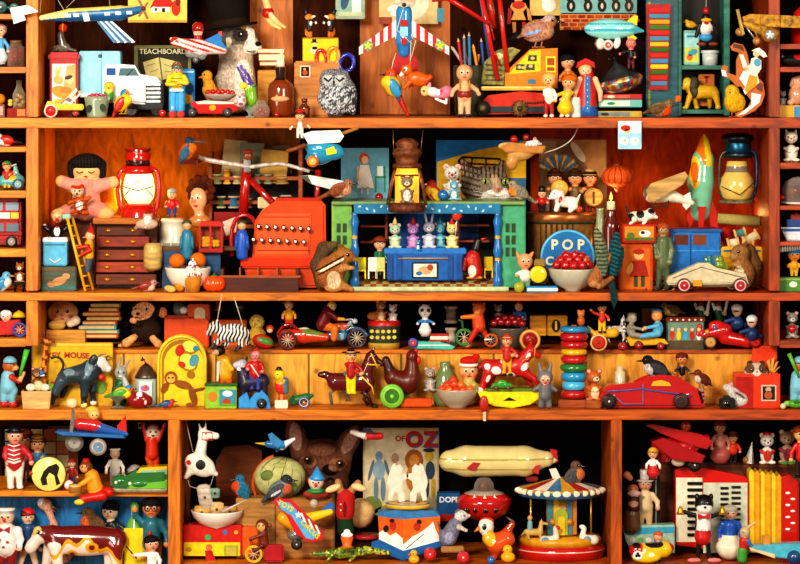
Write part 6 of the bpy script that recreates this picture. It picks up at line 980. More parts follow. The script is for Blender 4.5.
for y0,y1,r,c,lb in((306,323,6.6,'c8b8a0','thick cream cotton bobbin on top of a second one'),(323.5,342,6,'d8c8b0','cream cotton bobbin at the bottom of the stack of two')):t=T('cotton_bobbin',lb,'bobbin',451,y1,84);t.p('bobbin',[L([(y0,r),(y0+2.5,r),(y0+3,r*.75,'9a8878' if y0<310 else 'e0d4c0'),(y1-3,r*.75),(y1-2.5,r),(y1,r)],451,0,0,c,n=20)],'matte')
t=T('toy_tricycle','green and orange tin tricycle ridden by an orange bear','toy tricycle',476,346,50,on=3);cyc(t,464,334,9,'387838',-5,8);cyc(t,491,337,7,'c05820',-5,8);cyc(t,467,341,5.5,'a84818',6,0);t.p('frame',[U([(464,334),(462,318),(458,317)],1.3,'2a6030'),U([(463,326),(478,332),(491,337)],1.4,'1c4838'),U([(484,336,-7),(492,336,-7)],1,'e8e0d0')])
t=T('orange_bear','orange bear figure with arm held out on the tin tricycle','toy bear',479,340,44);t.p('body',[S([E(479,309,6.5,6,'d86820'),K(478,317,6,479,326,6.5,'d04818'),K(474,316,2.6,462,317,2,'e07820',-3),K(477,328,3.4,470,340,2.6,'c02818',-3),K(482,328,3.4,486,336,2.6,'c02818',3),E(477,312,3,2.4,'e89840',-5),E(474,304,1.8,1.8,'c05818'),E(484,304,1.8,1.8,'c05818')],k=1.2),eye(476.5,308,-5.4,.8),eye(481,308,-5.6,.8),O(479,303.5,4,1.6,'a83018',0,4)])
t=T('grey_bowl','grey oval bowl filled with dark red cherries','bowl',508,344,64,on=3);t.p('bowl',bowl(508,324,345,20,13,'585048'),'ceramic')
for i,(x,y)in enumerate(((494,323),(501,322),(508,322.5),(515,322),(522,323.5),(498,319),(505,318),(512,318),(518,319))):t=T('cherry','dark red cherry in the grey oval bowl','cherry',x,y+4,60+(i>4)*4,group='cherries in the grey bowl');t.p('cherry',[O(x,y,3.9,None,'9a1820',0)],'gloss')
t=T('grey_mouse','grey and white mouse behind the cherries in the grey bowl','mouse',498,320,72);t.p('body',critter(498,322,18,'9a9088','e0d8d0'),'fur');DL('nutcracker','soldier with a red cap and blue coat crossed by white straps behind the bowl',519,330,30,d=76,skin='e8a878',hair=None,top='2868b0',legs='2868b0',hat=('fez','b81c18'),fat=1.7,extra=[Cy((515,316,-5),(523,326,-5),.8,None,'fff'),Cy((523,316,-5),(515,326,-5),.8,None,'fff')])
box('calendar_block','plain orange-yellow wooden cube left of the numbered one','block',529.5,315,546,335,9,'d89018',None,88,m='wood')
t=box('calendar_block','orange-yellow wooden block with a number one in a black oval','block',547,315,567,335,9,'e09c1c',None,87,[('e',555.5,325,4.4,6.4,'1c1408')],'wood');t.p('number',[X('1',555.5,328.6,8.4,-10.2,'f4c050',bold=.04)])
t=T('wheeled_cart','yellow toy cart with a big cream and red wheel and blue platform','toy cart',600,345,40,on=3);t.p('cart',[S([K(595,333,4,614,331,5,'e0a820'),K(594,333,3,588,326,2,'e8b828')],h=.6),B(572,325,590,331,-6,6,'3888b0',1)]);t.p('wheel',wheel(598,340,8.6,3,-9,'d8b068','b02818','9a2018'));t.p('wheel',wheel(622,344,4.6,3,-6,'7a1818','a02018'))
DL('cart_rider','rider with yellow and blue clothes and a tall dark hat on the yellow cart',602,333,33,d=34,skin='d8884c',hair='201410',top='c83018',legs='e8b828',hat=('fez','281c18'),arms=((-.34,.7),(.2,.4)),look=.3)
t=T('dapple_horse','small grey spotted horse drawn behind the yellow cart','toy horse',618,343,44);t.p('body',horse(616,343,24,1,'b0a8a0',neck=(.38,-1.05),head=(.55,-.95),fn=specks(['403838','e8e4e0'],1.8,.45)),'paint')
t=T('wooden_mouse','small orange wooden figure sitting on top of the stacking rings','toy figure',581,326,24);t.p('body',[S([E(581,321,4,5,'b85c20'),E(581,314,3.6,3.6,'c87030'),E(578.5,311,1.4,1.6,'b85c20'),E(583.5,311,1.4,1.6,'b85c20')]),face(581,314,3.4)[:4]])
t=T('tin_boat_cart','yellow toy rowing cart with small red wheels','toy cart',655,345,48,on=3);t.p('cart',[G([(626,336),(632,333),(664,337),(668,342),(630,344)],-6,6,'e0a818',1)]);t.p('wheel',wheel(638,343,4.4,3,-7,'6a1818','a02018'));t.p('wheel',wheel(660,344,4,3,-7,'6a1818','a02018'))
for x,y,s,top,cap,lb in((631,338,28,'8a8478','6a6458','grey bearded rower at the left of the yellow cart'),(658,338,32,'58a8d0','2878b0','rower in a pale blue suit and cap leaning back in the cart')):
 t=T('toy_rower',lb,'toy figure',x,y,40);dx=1 if x<640 else-1;hx0=x+1*dx
 t.p('body',[S([E(x,y-s*.3,s*.17,s*.24,top),E(hx0,y-s*.7,s*.17,s*.18,'e8a050' if x>640 else 'b8a898'),K(x,y-s*.4,s*.07,x+dx*s*.4,y-s*.32,s*.05,top,-4),K(x,y-s*.14,s*.1,x+dx*s*.55,y-s*.06,s*.08,top,-3),E(x+dx*s*.42,y-s*.32,s*.06,s*.06,'e8a868',-4)]),face(hx0,y-s*.7,s*.16,0,dx*.6)[:5],O(hx0,y-s*.84,s*.18,s*.08,cap)])
box('orange_booklet','small dim orange statue shape at the back behind the rowing cart','toy',642,308,654,332,4,'8a4c18',None,112)
t=box('theatre_tin','rectangular tin printed with a row of little figures under the sparrow','tin',665.5,318,703,347,12,'3a5848',3,62,[('r',667,320,702,345,'6a8a78'),('r',667,338,702,345,'5a4830')]+[('e',671+i*6.6,333,2.3,5,c)for i,c in enumerate(('c83020','e8c030','38a0c8','b02018','e8e0d0'))]+[('e',671+i*6.6,327,1.8,1.8,'e8b888')for i in range(5)]);t.p('lid',[B(664.5,315,704,320,-12.6,12.6,'7a1818',.8),[FE(670+i*6,317.5,1.2,1,-12.7,'e8d8a0')for i in range(6)]])
BD('sparrow','brown sparrow sitting on top of the printed theatre tin',672,316,21,-1,d=50,body='7a6030',breast='b89858',wing='5a4420',up=.15,leg=.02,taill=.3)
for x,lb in((701,'left green and white skittle with a raised white arm'),(719,'right green and white skittle with a raised white arm')):t=T('dancing_skittle',lb,'toy figure',x,322,78,group=None);t.p('body',[S([K(x,321,4,x-1,311,3.6,'2a6838'),E(x-.5,309,3.6,4,'f0ece0'),K(x-4,309,1.8,x-6,304,1.6,'f0ece0'),K(x+6,314,1.8,x+9,297,1.6,'f4e8d0'),K(x+1,312,2,x+6,314,1.8,'e8e0c8')]),O(x-.5,304,3,2,'a02818')])
t=T('tin_racer','red tin motorcycle and sidecar with number plates and brass front wheel','toy motorcycle',735,347,50,on=3);t.p('racer_body',[S([K(713,333,5,732,329,8,'b81c20'),K(732,336,7,755,340,6,'c01c18'),K(755,340,6,765,340,5,'a81418'),E(724,324,8,5,'c82020'),K(707,325,3,706,333,3,'b03038')],k=2,h=.7),O(722,326,2,None,'3868b0',-6),O(714,330,2.4,None,'c89838',-6)],'gloss');t.p('wheel',wheel(717,340,6.4,3,-9,'3a2018','c89850','b88040'));t.p('wheel',wheel(706,342,6,3,4,'281414','6a2020'));t.p('wheel',wheel(762,340,6.2,3,-9,'681010','c02018','801010'))
for x,y,lb in((737,331,'taller rider in a white helmet and dark blue suit at the back'),(752,342,'shorter rider in a white helmet and dark blue suit in front')):
 t=T('racing_driver',lb,'toy figure',x,y,40 if x>740 else 50);t.p('body',[S([E(x,y-8,7,7,'1c3868'),K(x-4,y-12,2.8,x-12,y-10,2,'1c3868',-4),E(x,y-20,5,5.4,'e0b090'),K(x+4,y-9,2.5,x+9,y-6,2,'1c3868')]),O(x-1,y-20,2.8,1,'283848',-4.4,1)]);t.p('helmet',[O(x,y-22.5,6,5,'d8d8dc',0)],'gloss')
t=box('game_box','big yellow board game box with red lettering, leaning behind the black bull','game box',32.5,342,113,405,3,'d8a818',4,37,[('r',33,343,112,345,'e8c040'),('e',52,385,9,10,'80b030'),('e',54,379,4,4,'c83020'),('e',50,372,12,9,'c89818'),('e',101,386,6,7,'6a9030'),('e',103,378,3.4,3,'d04020')]);t.p('lettering',[X('KEY',54.5,357,5.6,-3.4,'a83c18',-5,bold=.04),X('MOUSE',77,357,5.6,-3.4,'a83c18',3,bold=.04)])
t=T('giraffe','small spotted giraffe figure behind the bear in the box of eggs','toy giraffe',44,404,26)
t.p('body',[S([K(42,395,5,43,372,3.4,'d87c20'),K(43,372,3.4,46,335,2.6,'e08828'),K(46,333,3,53,335,2,'e0a050'),K(44,331,.9,43,327,.8,'6a3010'),K(47,331,.9,48,327,.8,'6a3010')],h=.6,k=1.5,fn=specks(['7a2c0c','8a3410'],3.2,.5)),eye(48,332,-2.6,.7)],'paint')
t=T('bear_in_hat','brown bear with a blue and white hat sitting among the eggs','toy bear',38,389,20);t.p('body',critter(37,391,24,'7a5030','c8a078',look=.2),'fur');t.p('hat',[O(39,373,6,3.4,'2870b0',-1),O(39,375,6.4,1.4,'e8e8e8',-2)])
b=T('egg_box','cream wooden punnet with three white eggs at the shelf edge','punnet',37,409,12,on=4);b.p('box',[G([(22,391),(52,391),(50,409),(24,409)],-8,8,'d8a868',.8),G([(24,391),(50,391),(50,391.6),(24,391.6)],-6,6,'a87838',0)],'wood')
for x,c in((31,'f0dcc8'),(39,'ecc898'),(45,'f0e0c8')):t=T('egg',('pale egg at the left in the cream punnet','tan upright egg in the middle of the punnet','pale egg at the right in the cream punnet')[(31,39,45).index(x)],'egg',x,392,on=b,group=None);t.p('egg',[O(x,389,5,5.4 if x==39 else 4,c,-1)],'matte')
t=T('toy_bull','dark blue-black wooden bull with white face and curved horns','toy bull',80,409,22,on=4)
t.p('body',[S([K(66,378,8,90,374,11,'2c3c48',0),K(92,370,10,101,365,7,'283440',-1),K(101,365,7,108,370,4,'d8d4d0',-2),K(86,380,7,85,396,3.4,'2c3c48',-6),K(85,396,3.2,84,406,2.4,'1c242c',-6),K(93,378,6,92,392,3.4,'303c48',4),K(92,392,3.2,93,404,2.4,'1c242c',4),K(62,382,6,56,393,4,'384a58',-6),K(56,393,3.4,53,404,2.2,'1c242c',-6),K(66,384,5,62,398,2.6,'1c242c',5),E(85,406,3,2.2,'e8d080',-7),E(93,405,3,2.2,'e8e0c0',3),Pt(90,368,4,9,'6a8494',10),Pt(70,373,6,3,'68808c')],k=3,h=.7),eye(101,363,-7.4,1.3),O(102,378,3,None,'c03828',-7),O(108.5,371,1.6,1,'d8b8b0',-4)])
t.p('horn',[U([(99,359,-3),(101,356,-4),(107,355,-4)],(1.5,.3),'6a6058')]);t.p('horn',[U([(103,361,3),(108,358,4),(113,361,4)],(1.5,.3),'6a6058')]);t.p('tail',[U([(58,378,0),(64,368,0),(62,361,0),(56,358,0),(51,360,0)],1.2,'1c2024',smooth=2)]);t.p('ear',[O(94,362,4.5,7,'20282e',-8,2,15)])
t=T('egg','single cream egg lying on the shelf in front of the bull','egg',72,409,14,on=4);t.p('egg',[O(72,402.5,6,5,'e8d0a0',0,5)],'matte')
t=T('rabbit_figure','grey rabbit figure with long curved ears wearing a green coat','toy rabbit',120,405,28);t.p('body',[S([K(121,380,6.5,120,396,7,'1c5830'),E(121,369,6.5,6.5,'98a098',-1),K(125,375,2.2,127,381,3,'b0b4b0',-5),K(118,364,1.6,121,354,1.2,'9a9890'),K(124,364,1.6,129,357,1.2,'9a9890'),K(115,384,2.5,113,392,2,'184828',-4)]),eye(119,368,-7,1.2),eye(124,368,-7,1.2),O(121,372,2.6,1.4,'d8d0c0',-6,1.5)])
t=T('glass_stand','small clear glass dish on a foot beneath the yellow bird','glass dish',118,409,14,on=4);t.p('dish',[L([(396,9),(398,9),(402,3),(406,1.6),(408,7),(409,7.5)],118,0,0,'a8b0a0',n=20)],'glass')
BD('yellow_green_bird','little yellow, green and orange toy bird in the glass dish',122,399,22,1,d=14,cat='toy bird',body='d8c020',breast='e8d028',wing='48a030',head='e07018',cap='2888b8',up=.15,m='paint',leg=.02,tail='388028')
t=T('gumball_jar','clear lidded jar with a printed label and a twisted wire on top','jar',146,405,34);t.p('jar',[L([(376,10.5),(402,11),(405,10)],146,0,0,'a8c0c0',n=28),FR(140,379,153,395,-11,'c8d8d8'),FE(146,386,4.5,3,-11.3,'a868a0'),FE(147,385,1.6,2.4,-11.6,'d84838')],'gloss');t.p('lid',[L([(362,1),(366,6),(374,10.5),(376,11.4),(377,11)],146,0,0,'6a5848',n=28)],'metal');t.p('wire',[U([(147,364),(142,356),(143,360),(145,358)],.5,'302018'),O(142,359,1.4,None,'5a2818')])
t=T('ladybird','dark red glazed teapot shaped like a ladybird with a white spot','figurine',139,409,14,on=4);t.p('body',[S([E(139,400,11.5,8.5,'8a1418',0,8),K(129,398,3,122,393,1.6,'8a1418'),E(149,401,4,5,'6a1014')],k=1.5,h=.6),FE(140,394,3,3,-6.8,'f0e8e0'),O(146,402,1.5,2.6,'e0c8c0',-6)],'gloss')
t=T('bagatelle_board','yellow arched toy board with a painted parrot and monkey','arched board',182,405,30)
ar=lambda x0,x1,y0,y1,n=16:[(x0,y1)]+[((x0+x1)/2-(x1-x0)/2*cos(pi*i/n),y0+(x1-x0)/2-(x1-x0)/2*sin(pi*i/n))for i in range(n+1)]+[(x1,y1)]
t.p('board',[G(ar(157,207,331,403),0,4,'d8b418',.8),F_(ar(162,203,336,400),0,'9a6818'),F_(ar(164,204,340,401),-.2,'e0c020')]);t.p('arch_rim',[U([(p[0],p[1],-1)for p in ar(158.5,205.5,333,402)],1.5,'e8c838')])
t.p('painting',[[FE(*q[:4],-.6-.12*i,q[4],q[5])for i,q in enumerate(((189,344,9,7,'a07810',10),(188,359,10.5,8.5,'a07810',40),(190,343,7.5,5.5,'f0e058',10),(180,347,4.6,6,'b82c20',10),(196,345,3,3,'3888a8',0),(188,358,9,7,'f0dc50',40),(194,357,4.5,6.5,'4890a0',20),(182,361,4,3,'b83020',30),(191,371,4,4,'9a6818',0),(171,374,6.5,6.5,'8a4c14',0),(171,375,4.4,4.4,'d0a040',0),(183,381,9,4,'8a4c14',15),(193,392,3.6,10,'804410',-15),(190,401,4,2,'804410',0),(198,386,9,1.4,'804410',-12),(165,384,3,6,'804410',30)))],[O(169,374,.9,None,'201008',-2.6),O(173,374,.9,None,'201008',-2.6)]],'paper')
BD('blue_toy_bird','tiny blue and red toy bird lying at the foot of the yellow board',167,409,15,1,on=4,d=14,cat='toy bird',body='284878',breast='b82c28',wing='385888',head='c03020',up=.1,m='paint',leg=.02)
b=box('farm_tin','bright green tin box with farm pictures on its sides','tin',206,386,237,409,9,'88b830',4,20,[('r',220,390,236,406,'3888a0'),('e',228,394,5,3,'f0f0f0'),('e',213,397,4.4,5,'c87828'),('e',227,402,4,3,'b03818'),('r',221,404,236,406,'58a028')]);b.p('lid',[B(205,384,238,387,-9.6,9.6,'306028',.6)])
t=T('honey_bear','bear figure in a yellow smock with a black head on the green tin','toy bear',224,386,on=b);t.p('body',[S([K(224,364,6.5,225,378,7.5,'e89c18'),E(220,355,5.5,5.5,'241814'),K(217,356,3,214,357,2,'c8a078',-3),K(226,365,3,232,373,2.4,'e8a820',-4),K(222,379,4,222,385,3.6,'d05018'),K(229,379,4,229,385,3.6,'d05018'),E(223,349,1.8,2.4,'1c1410'),K(219,366,2,218,384,1.2,'d8d0c0',-7)]),eye(219,354,-5.4,.8)])
t=T('tin_hussar_horse','dark wooden horse with blue wheeled base carrying a soldier','toy horse',252,409,22,on=4)
t.p('body',[S([K(246,384,9,262,382,8,'242038'),K(244,378,7,242,366,5,'242038'),K(242,365,5,236,366,3.4,'b8b8c8',-1),K(244,390,3,243,400,3,'242038',-4),K(264,386,3.4,266,400,3,'242038',-4),K(246,362,1.4,247,358,1,'242038')],k=2,h=.6),eye(241,364,-5,1),FE(240,369,3,2,-5,'e8e0d8')]);t.p('base',[G([(239,398),(247,392),(250,400),(255,393),(262,390),(268,396),(271,408),(239,408)],-8,8,'3890d0',.8)]);t.p('wheel',wheel(262,403,5,3,-10,'14141c','2a2a34'))
DL('tin_soldier','soldier in a red coat and round red hat riding the dark horse',255,392,46,d=16,skin='d08080',hair=None,top='b81c18',legs='384898',hat=('fez','c83828'),hr=.12,fat=1.2,arms=((-.16,.5),(.16,.45)),extra=[Cy((251,364,-5),(259,376,-5),.7,None,'f0e8d8')])
t=T('toucan','yellow and red toy bird with grey beak and black bowler on a white block','toy bird',281,409,18,on=4);t.p('body',[S([E(281,387,6.5,8.5,'e03020'),E(279,376,5.8,6,'e8c820'),K(285,382,4,286,392,3,'507080',-3),Pt(280,382,5,3,'e89820')]),eye(277.5,375,-5.4,.9),Cy((276,376,-3),(273,379,-4),1.6,.5,'c8781c')]);t.p('hat',hatp('bowler',279,371,3.6,'1c1614'));t.p('leg',[[Cy((x,394),(x,402),.9,None,'c82818')for x in(279,284)]]);t.p('block',[B(275,401,288,409,-5,5,'ecdcc0',.6)])
t=T('toy_tank','small green toy vehicle with a blue and red wheel in front of the pine panel','toy',301,409,22,on=4);t.p('body',[S([K(294,401,5,306,398,4.5,'286838'),K(306,397,3,312,396,2,'286838')],k=2),G([(289,402),(293,394),(297,402)],-5,5,'1c5028',.5)]);t.p('wheel',wheel(304,402,5.6,3,-6,'3860a8','e8e0e0','e8e0e8',6,'c82828'))
t=T('rocking_rider_horse','dark red tin rocking horse toy with yellow reins on wire legs','toy horse',350,409,22,on=4)
t.p('body',[S([K(336,384,9,366,384,9.5,'5c1418'),K(364,378,8,371,360,5.4,'5c1418'),K(371,359,5,381,366,3,'4a1014'),K(333,381,5,326,377,3.6,'4a1014'),K(372,355,1.6,374,350,1,'5c1418'),E(322,377,4.6,3,'3c1010')],k=3,h=.6),eye(375,358,-5,1)],'gloss');t.p('bridle',[U([(371,355,-6),(378,370,-5)],.7,'e8c030'),U([(366,366,-7),(380,367,-4)],.7,'e8c030'),U([(360,376,-9),(372,388,-9),(374,396,-7)],.8,'e8c030')]);t.p('saddle',[S([E(352,376,9,4,'3a8068',-3,8)],h=.6)]);
t.p('leg',[U([(362,393,-3),(368,398,-3),(372,408,-3)],(3,1.8),'3a1414'),U([(372,408,-4),(378,408,-4)],1.6,'201010')]);t.p('leg',[U([(336,391,3),(330,396,3),(332,408,3)],1.6,'606058')]);t.p('leg',[U([(342,393,-3),(348,398,-3),(350,403,-3),(346,402,-3)],1.2,'403c38')]);t.p('leg',[U([(368,392,4),(364,402,4),(368,408,4)],1.8,'3a1414')])
DL('huntsman','rider in a red coat, yellow breeches and dark hat on the dark red horse',351,394,48,d=14,skin='e0a868',hair=None,top='a81818',legs='e8d018',shoe='e8c818',hat=('wide','2a1810'),hr=.12,look=.5,step=.05,arms=((.2,.42),(.24,.44)))
t=T('toy_hen','dark brown wooden hen on a red cart with big green wheels','toy hen',405,409,24,on=4)
t.p('body',[S([K(394,379,9,408,384,11,'5a180c'),K(412,378,9,412,360,5.5,'5a180c'),K(391,376,6,386,361,4,'3a140c'),E(412,356,5.4,5.5,'6a1c10')],k=4,h=.6),eye(414,356,-5,.9),O(418.5,361,2.6,4.5,'c82818',-1),O(416,352,2,3,'b82018')]);t.p('beak',[Cy((416,358,0),(422,360,0),2,.3,'e8b060')]);t.p('cart',[B(400,399,432,407,-6,6,'d04c14',1)]);t.p('wheel',wheel(392,396,12,4,-9,'70b838','387020','88c848'));t.p('wheel',wheel(398,396,11,4,9,'50982c','387020'))
t=T('green_glass_bottle','squat green glass bottle behind the bowl of little oranges','bottle',444,405,38);t.p('bottle',[L([(361,5),(363,5.5),(366,5),(372,8),(380,11),(400,12),(405,10)],445,0,0,'6a7c50',n=28)],'gloss')
t=T('koala','small grey koala figure peeping from the left of the green bottle','toy koala',430,390,30);t.p('body',critter(430,391,24,'9a9690','c8b8b0',mz='d8b0a0'),'fur')
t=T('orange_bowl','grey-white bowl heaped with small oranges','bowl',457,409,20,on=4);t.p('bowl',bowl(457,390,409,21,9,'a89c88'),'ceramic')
for i,(x,y)in enumerate(((442,389),(449,390),(456,391),(463,390),(470,389),(447,385),(454,384),(461,385),(453,380))):t=T('kumquat','small bright orange fruit in the grey-white bowl','orange',x,y+4,16+(i>4)*5,group='small oranges in the grey-white bowl');t.p('fruit',[O(x,y,4,None,('e0481c','e86820','d83c18')[i%3])],'gloss')
t=T('kewpie_doll','baby doll with round cheeks wearing a red Santa hat','doll',469,405,36);t.p('body',[S([E(469,367,9.5,9,'e8a068',0,8),K(469,378,7,468,392,9,'b8a048'),K(463,380,3,457,386,2.4,'b8a048',-5),K(475,380,3,481,384,2.4,'b8a048',-4),Pt(464,370,2.4,2,'e07850'),Pt(475,370,2.4,2,'e07850')],k=1.5,h=.6),face(469,366,9)]);t.p('hat',[S([E(469,356,9,4.6,'c02018',0,7),E(476,352,4,3,'c02018')],h=.6),ring(469,360,8.6,1.7,'f0e8e0',0,24,ax='x')],'cloth')
t=T('rocking_horse','red and white spotted rocking horse on a bright yellow rocker','rocking horse',511,409,22,on=4)
t.p('rocker',[G([(477,391),(540,390),(539,398),(530,404),(512,407.5),(494,405.5),(482,400)],-7,7,'e8d418',.8),B(486,388,533,391,-7.6,7.6,'5a7828',.4),G([(503,400),(509,396.5),(516,400)],-7.8,-7,'1c1810',0)])
t.p('horse_body',[S([K(492,368,8.5,520,368,9,'b81c18'),K(518,364,8,530,352,5.5,'b81c18'),K(531,350,4.6,538,356,3,'b81c18'),K(489,372,6,482,387,2.6,'b81c18',-4),K(482,387,2.6,480,391,2,'f0e0d8',-4),K(494,374,4,488,388,2.2,'a01814',4),K(524,372,5,536,380,2.6,'b81c18',-4),K(536,380,2.6,540,388,2,'b81c18',-4),K(524,374,4,532,386,2.2,'a01814',4),K(486,362,3,480,368,1.6,'b81c18'),K(530,347,1.6,531,342,1,'b81c18'),Pt(496,370,5,4,'f4ece8',20),Pt(487,366,3,3,'f4ece8'),Pt(525,366,5,3,'f4ece8',-40),Pt(510,375,5,3,'f4ece8'),Pt(488,378,2,4,'f4ece8',20),Pt(528,356,2,4,'f4ece8',30),Pt(503,361,3,2,'f4ece8')],k=3,h=.55),eye(533,349,-4.6,.9)]);t.p('bridle',[U([(530,356,-6),(520,362,-7),(512,366,-8)],.8,'c88c20'),U([(535,347,-4),(534,359,-4)],.7,'c88c20')])
DL('horse_jockey','jockey in red with a wide red hat on the red and white rocking horse',507,376,44,d=15,skin='e0a070',hair=None,top='b82818',legs='d8a828',hat=('wide','b84020'),hr=.12,arms=((.12,.48),(.22,.46)),look=.4)
t=T('green_car','tiny green metal car parked on the yellow rocker','toy car',502,388,12);t.p('car_body',[S([K(494,385.5,2.6,510,385.5,2.6,'2c9030'),E(502,382.5,5,2.6,'38a038')],k=1)],'gloss');t.p('wheel',wheel(496,387.5,1.8,2,-3,'222'));t.p('wheel',wheel(508,387.5,1.8,2,-3,'222'))
t=T('hoop_toy','round wooden ring with a dark red disc standing on the riser','toy ring',530,349,34);t.p('hoop',[ring(530,340,9,1.8,'d8a050'),L([(-1,.1),(-1,7.6),(1,7.6)],530,340,0,'8a1818','z',24),O(530,340,3,None,'a82820',-1,2)])
t=T('bunny_doll','grey rubber doll dressed as a rabbit with pointed ears, standing at the shelf edge','doll',545,410,12,on=4);t.p('body',[S([K(545,390,6,545,398,6.6,'68686c'),E(545,380,8,7.4,'707074'),K(541,375,2.4,539,366,1.4,'707074'),K(549,375,2.4,551,366,1.4,'707074'),K(540,389,2.6,534,393,2,'68686c'),K(550,389,2.6,556,393,2,'68686c'),K(542,401,3.2,541,408,3.2,'68686c'),K(548,401,3.2,549,408,3.2,'68686c'),Pt(545,382,5,4.6,'e8a888')],k=1.5),face(545,382,6.4,-1.6),O(545,388,1.5,.8,'c83838',-6)])
t=T('ring_stacker','wooden peg stacked with red, yellow, green and blue rings','stacking toy',574,410,26,on=4);t.p('base',[B(558,402,588,410,-10,10,'9a4818',1)],'wood');t.p('peg',[Cy((574,328),(574,404),3,None,'a05820')])
y=329
for r,h,c in((14.5,6.5,'2888b8'),(14.5,8,'b01820'),(14,7.5,'b01820'),(13.5,6.5,'e0a818'),(13.5,8,'b81820'),(14.6,8,'287838'),(13.5,9,'2890c0'),(12.5,9,'48b0d8'),(13.5,8,'b01c1c')):
 t.p('ring',[L([(y,r*.7),(y+h*.12,r*.9),(y+h*.5,r),(y+h*.88,r*.9),(y+h,r*.7)],574,0,0,c,n=32)],'gloss');y+=h+.2
t=T('wooden_squirrel','orange squirrel figurine eating on a small block beside the stacking rings','toy squirrel',594,410,18,on=4);t.p('body',critter(594,403,32,'b85c20','e8c8a0',look=.5));t.p('block',[B(586,402,601,410,-6,6,'a05020',.8)],'wood');t.p('tail',[S([K(587,398,3.5,588,380,3.6,'a04c18',5)],h=.6)],'fur')
t=T('red_coupe','large glossy red toy coupe with blue side trim and chrome grille','toy car',655,410,20,on=4)
t.p('car_body',[G([(601,405),(601,394),(607,388),(640,384),(648,379),(660,377),(676,379),(690,387),(700,394),(704,408),(700,410),(612,410)],-12,12,'b0181c',3),S([K(612,397,8,636,394,9,'b41c20',0),E(660,388,26,11,'b41c20',0,9),E(610,400,11,9,'a8161a',-5,8),E(684,400,13,11,'a8161a',-5,8)],k=5,h=.9)],'gloss')
t.p('side_window',[F_([(650,388),(652,383.5),(660,382),(668,384.5),(670,388)],-13,'e0a828',.6)],'gloss');t.p('side_trim',[U([(606,394,-12.6),(640,391,-13),(690,398,-14)],.8,'3858a8'),U([(616,400,-14.6),(622,406,-14),(642,406,-13.4),(642,386,-12.6)],.5,'5078b8')]);t.p('grille',[B(696,391,704,407,-9,5,'c8a888',1.4),[FR(697,y,703.5,y+1.6,-9,'8a1c1c')for y in(394,398,402)]],'metal');t.p('wheel',wheel(608,403,7.4,5,-15,'241818','3a2420'));t.p('wheel',wheel(680,403,8,5,-15,'241818','3a2420','48302c'))
BD('magpie_chick','black and white bird perched on the roof of the red coupe',656,378,30,-1,d=18,body='28282c',breast='c8c0b8',belly='d8d0c8',wing='3a3a40',head='1c1c20',up=.4,leg=.06,taill=.3)
DL('bather_figure','small brown-haired figurine in a black swimsuit behind the red coupe',682,386,33,d=36,skin='c87838',hair='6a2810',top='181418',legs='c87838',hr=.17,arms=((-.2,.4),(.2,.4)))
BD('wren','small round brown bird on thin legs at the tail of the red coupe',703,390,21,-1,d=16,body='6a3020',breast='d8b8a8',wing='5a2818',head='7a3824',up=.5,leg=.25,taill=.1)
t=T('white_bottle','small pale glass bottle in front of the pine panel behind the coupe bonnet','bottle',620,395,38);t.p('bottle',[L([(366,3),(370,3),(372,5.4),(386,5.6),(395,5)],620,0,0,'c8c0a0',n=18)],'gloss')
t=T('white_rat','grey and white rat with a long tail bending over a toy camera','rat',736,410,20,on=4);t.p('body',[S([E(739,400,10,8.5,'b8b0ac',0,8),K(734,394,6,726,388,3.4,'c8c0bc',-2),E(731,385,2.4,2.4,'c89890',-3),K(728,398,2,724,402,1.6,'d0c0b8',-6),Pt(740,402,7,4,'d8d4d0')],k=2.5,h=.6),eye(727,387,-4.6,.7)],'fur');t.p('tail',[U([(746,406,0),(742,396,-9),(734,392,-10)],.9,'6a5048',smooth=1)])
t=T('toy_camera','small black toy camera on the shelf under the rat','camera',725,410,10,on=4);t.p('camera_body',[B(719,399,735,410,-4,4,'1c1a18',1.4),B(723,396.5,730,400,-3,3,'282420',.8)]);t.p('lens',[L([(-7,.1),(-7,3.4,'484440'),(-5,4),(-3.5,4)],726,404.5,0,'0a0a10','z',18)],'gloss')
t=T('red_open_box','red-orange open box with a raised lid and a framed bear picture','box',752,409,26,on=4);t.p('box',[B(734,375,779,409,-10,14,'d83814',.6),FR(734.6,378,752,408,-10.1,'a81810'),FR(760,386,775,402,-10.1,'c8b8a8'),FR(761.4,387.4,773.6,400.6,-10.4,'241814'),FE(767,396,4,4,-10.8,'a85028'),FE(767,390.5,3,2.6,-10.8,'c89878')]);t.p('lid',[G([(755,349),(779,350),(779,376),(751,374)],14,16,'e0401c',.5)])
t=T('hamster','brown and white hamster peeping out of the red open box','hamster',756,377,24);t.p('body',[S([E(756,371,12,8.5,'c8b0a0',0,7),E(750,363.5,3,3,'4a3020'),E(762,363.5,3,3,'4a3020'),Pt(749,368,5,5,'6a4a34'),Pt(763,368,5,5,'6a4a34'),E(756,373,5,4,'ecd8cc',-5)],k=2,h=.6),eye(751,369,-6.8,1.2),eye(761,369,-6.8,1.2),O(756,371,1.2,.9,'c86858',-9)],'fur')
t=T('gold_feathers','small fan of golden paper feathers behind the hamster','feathers',772,376,34);t.p('fan',[[G([(770,375),(770+dx-1.6,375-dy),(770+dx+1.6,375-dy-2),(772,375)],-1,1,'d8a048',.3)for dx,dy in((-2,14),(3,16),(7,12),(9,7))]])
t=T('popsicle','red ice lolly hanging over the shelf edge on its wooden stick','ice lolly',484,420,-5);t.p('ice',[S([E(484,404,4.6,8.5,'a82418',0,2.4)],h=.5)]);t.p('stick',[B(483,411,486,421,-.8,.8,'ecc8a0',.4)],'wood')
BD('red_swan','red, black and white toy bird on the left side shelf',6,146,20,-1,on='Ld',d=26,cat='toy bird',body='c83020',breast='f0ece8',wing='c02818',head='f0ece8',tail='1c1818',m='paint',up=.1,leg=.02)
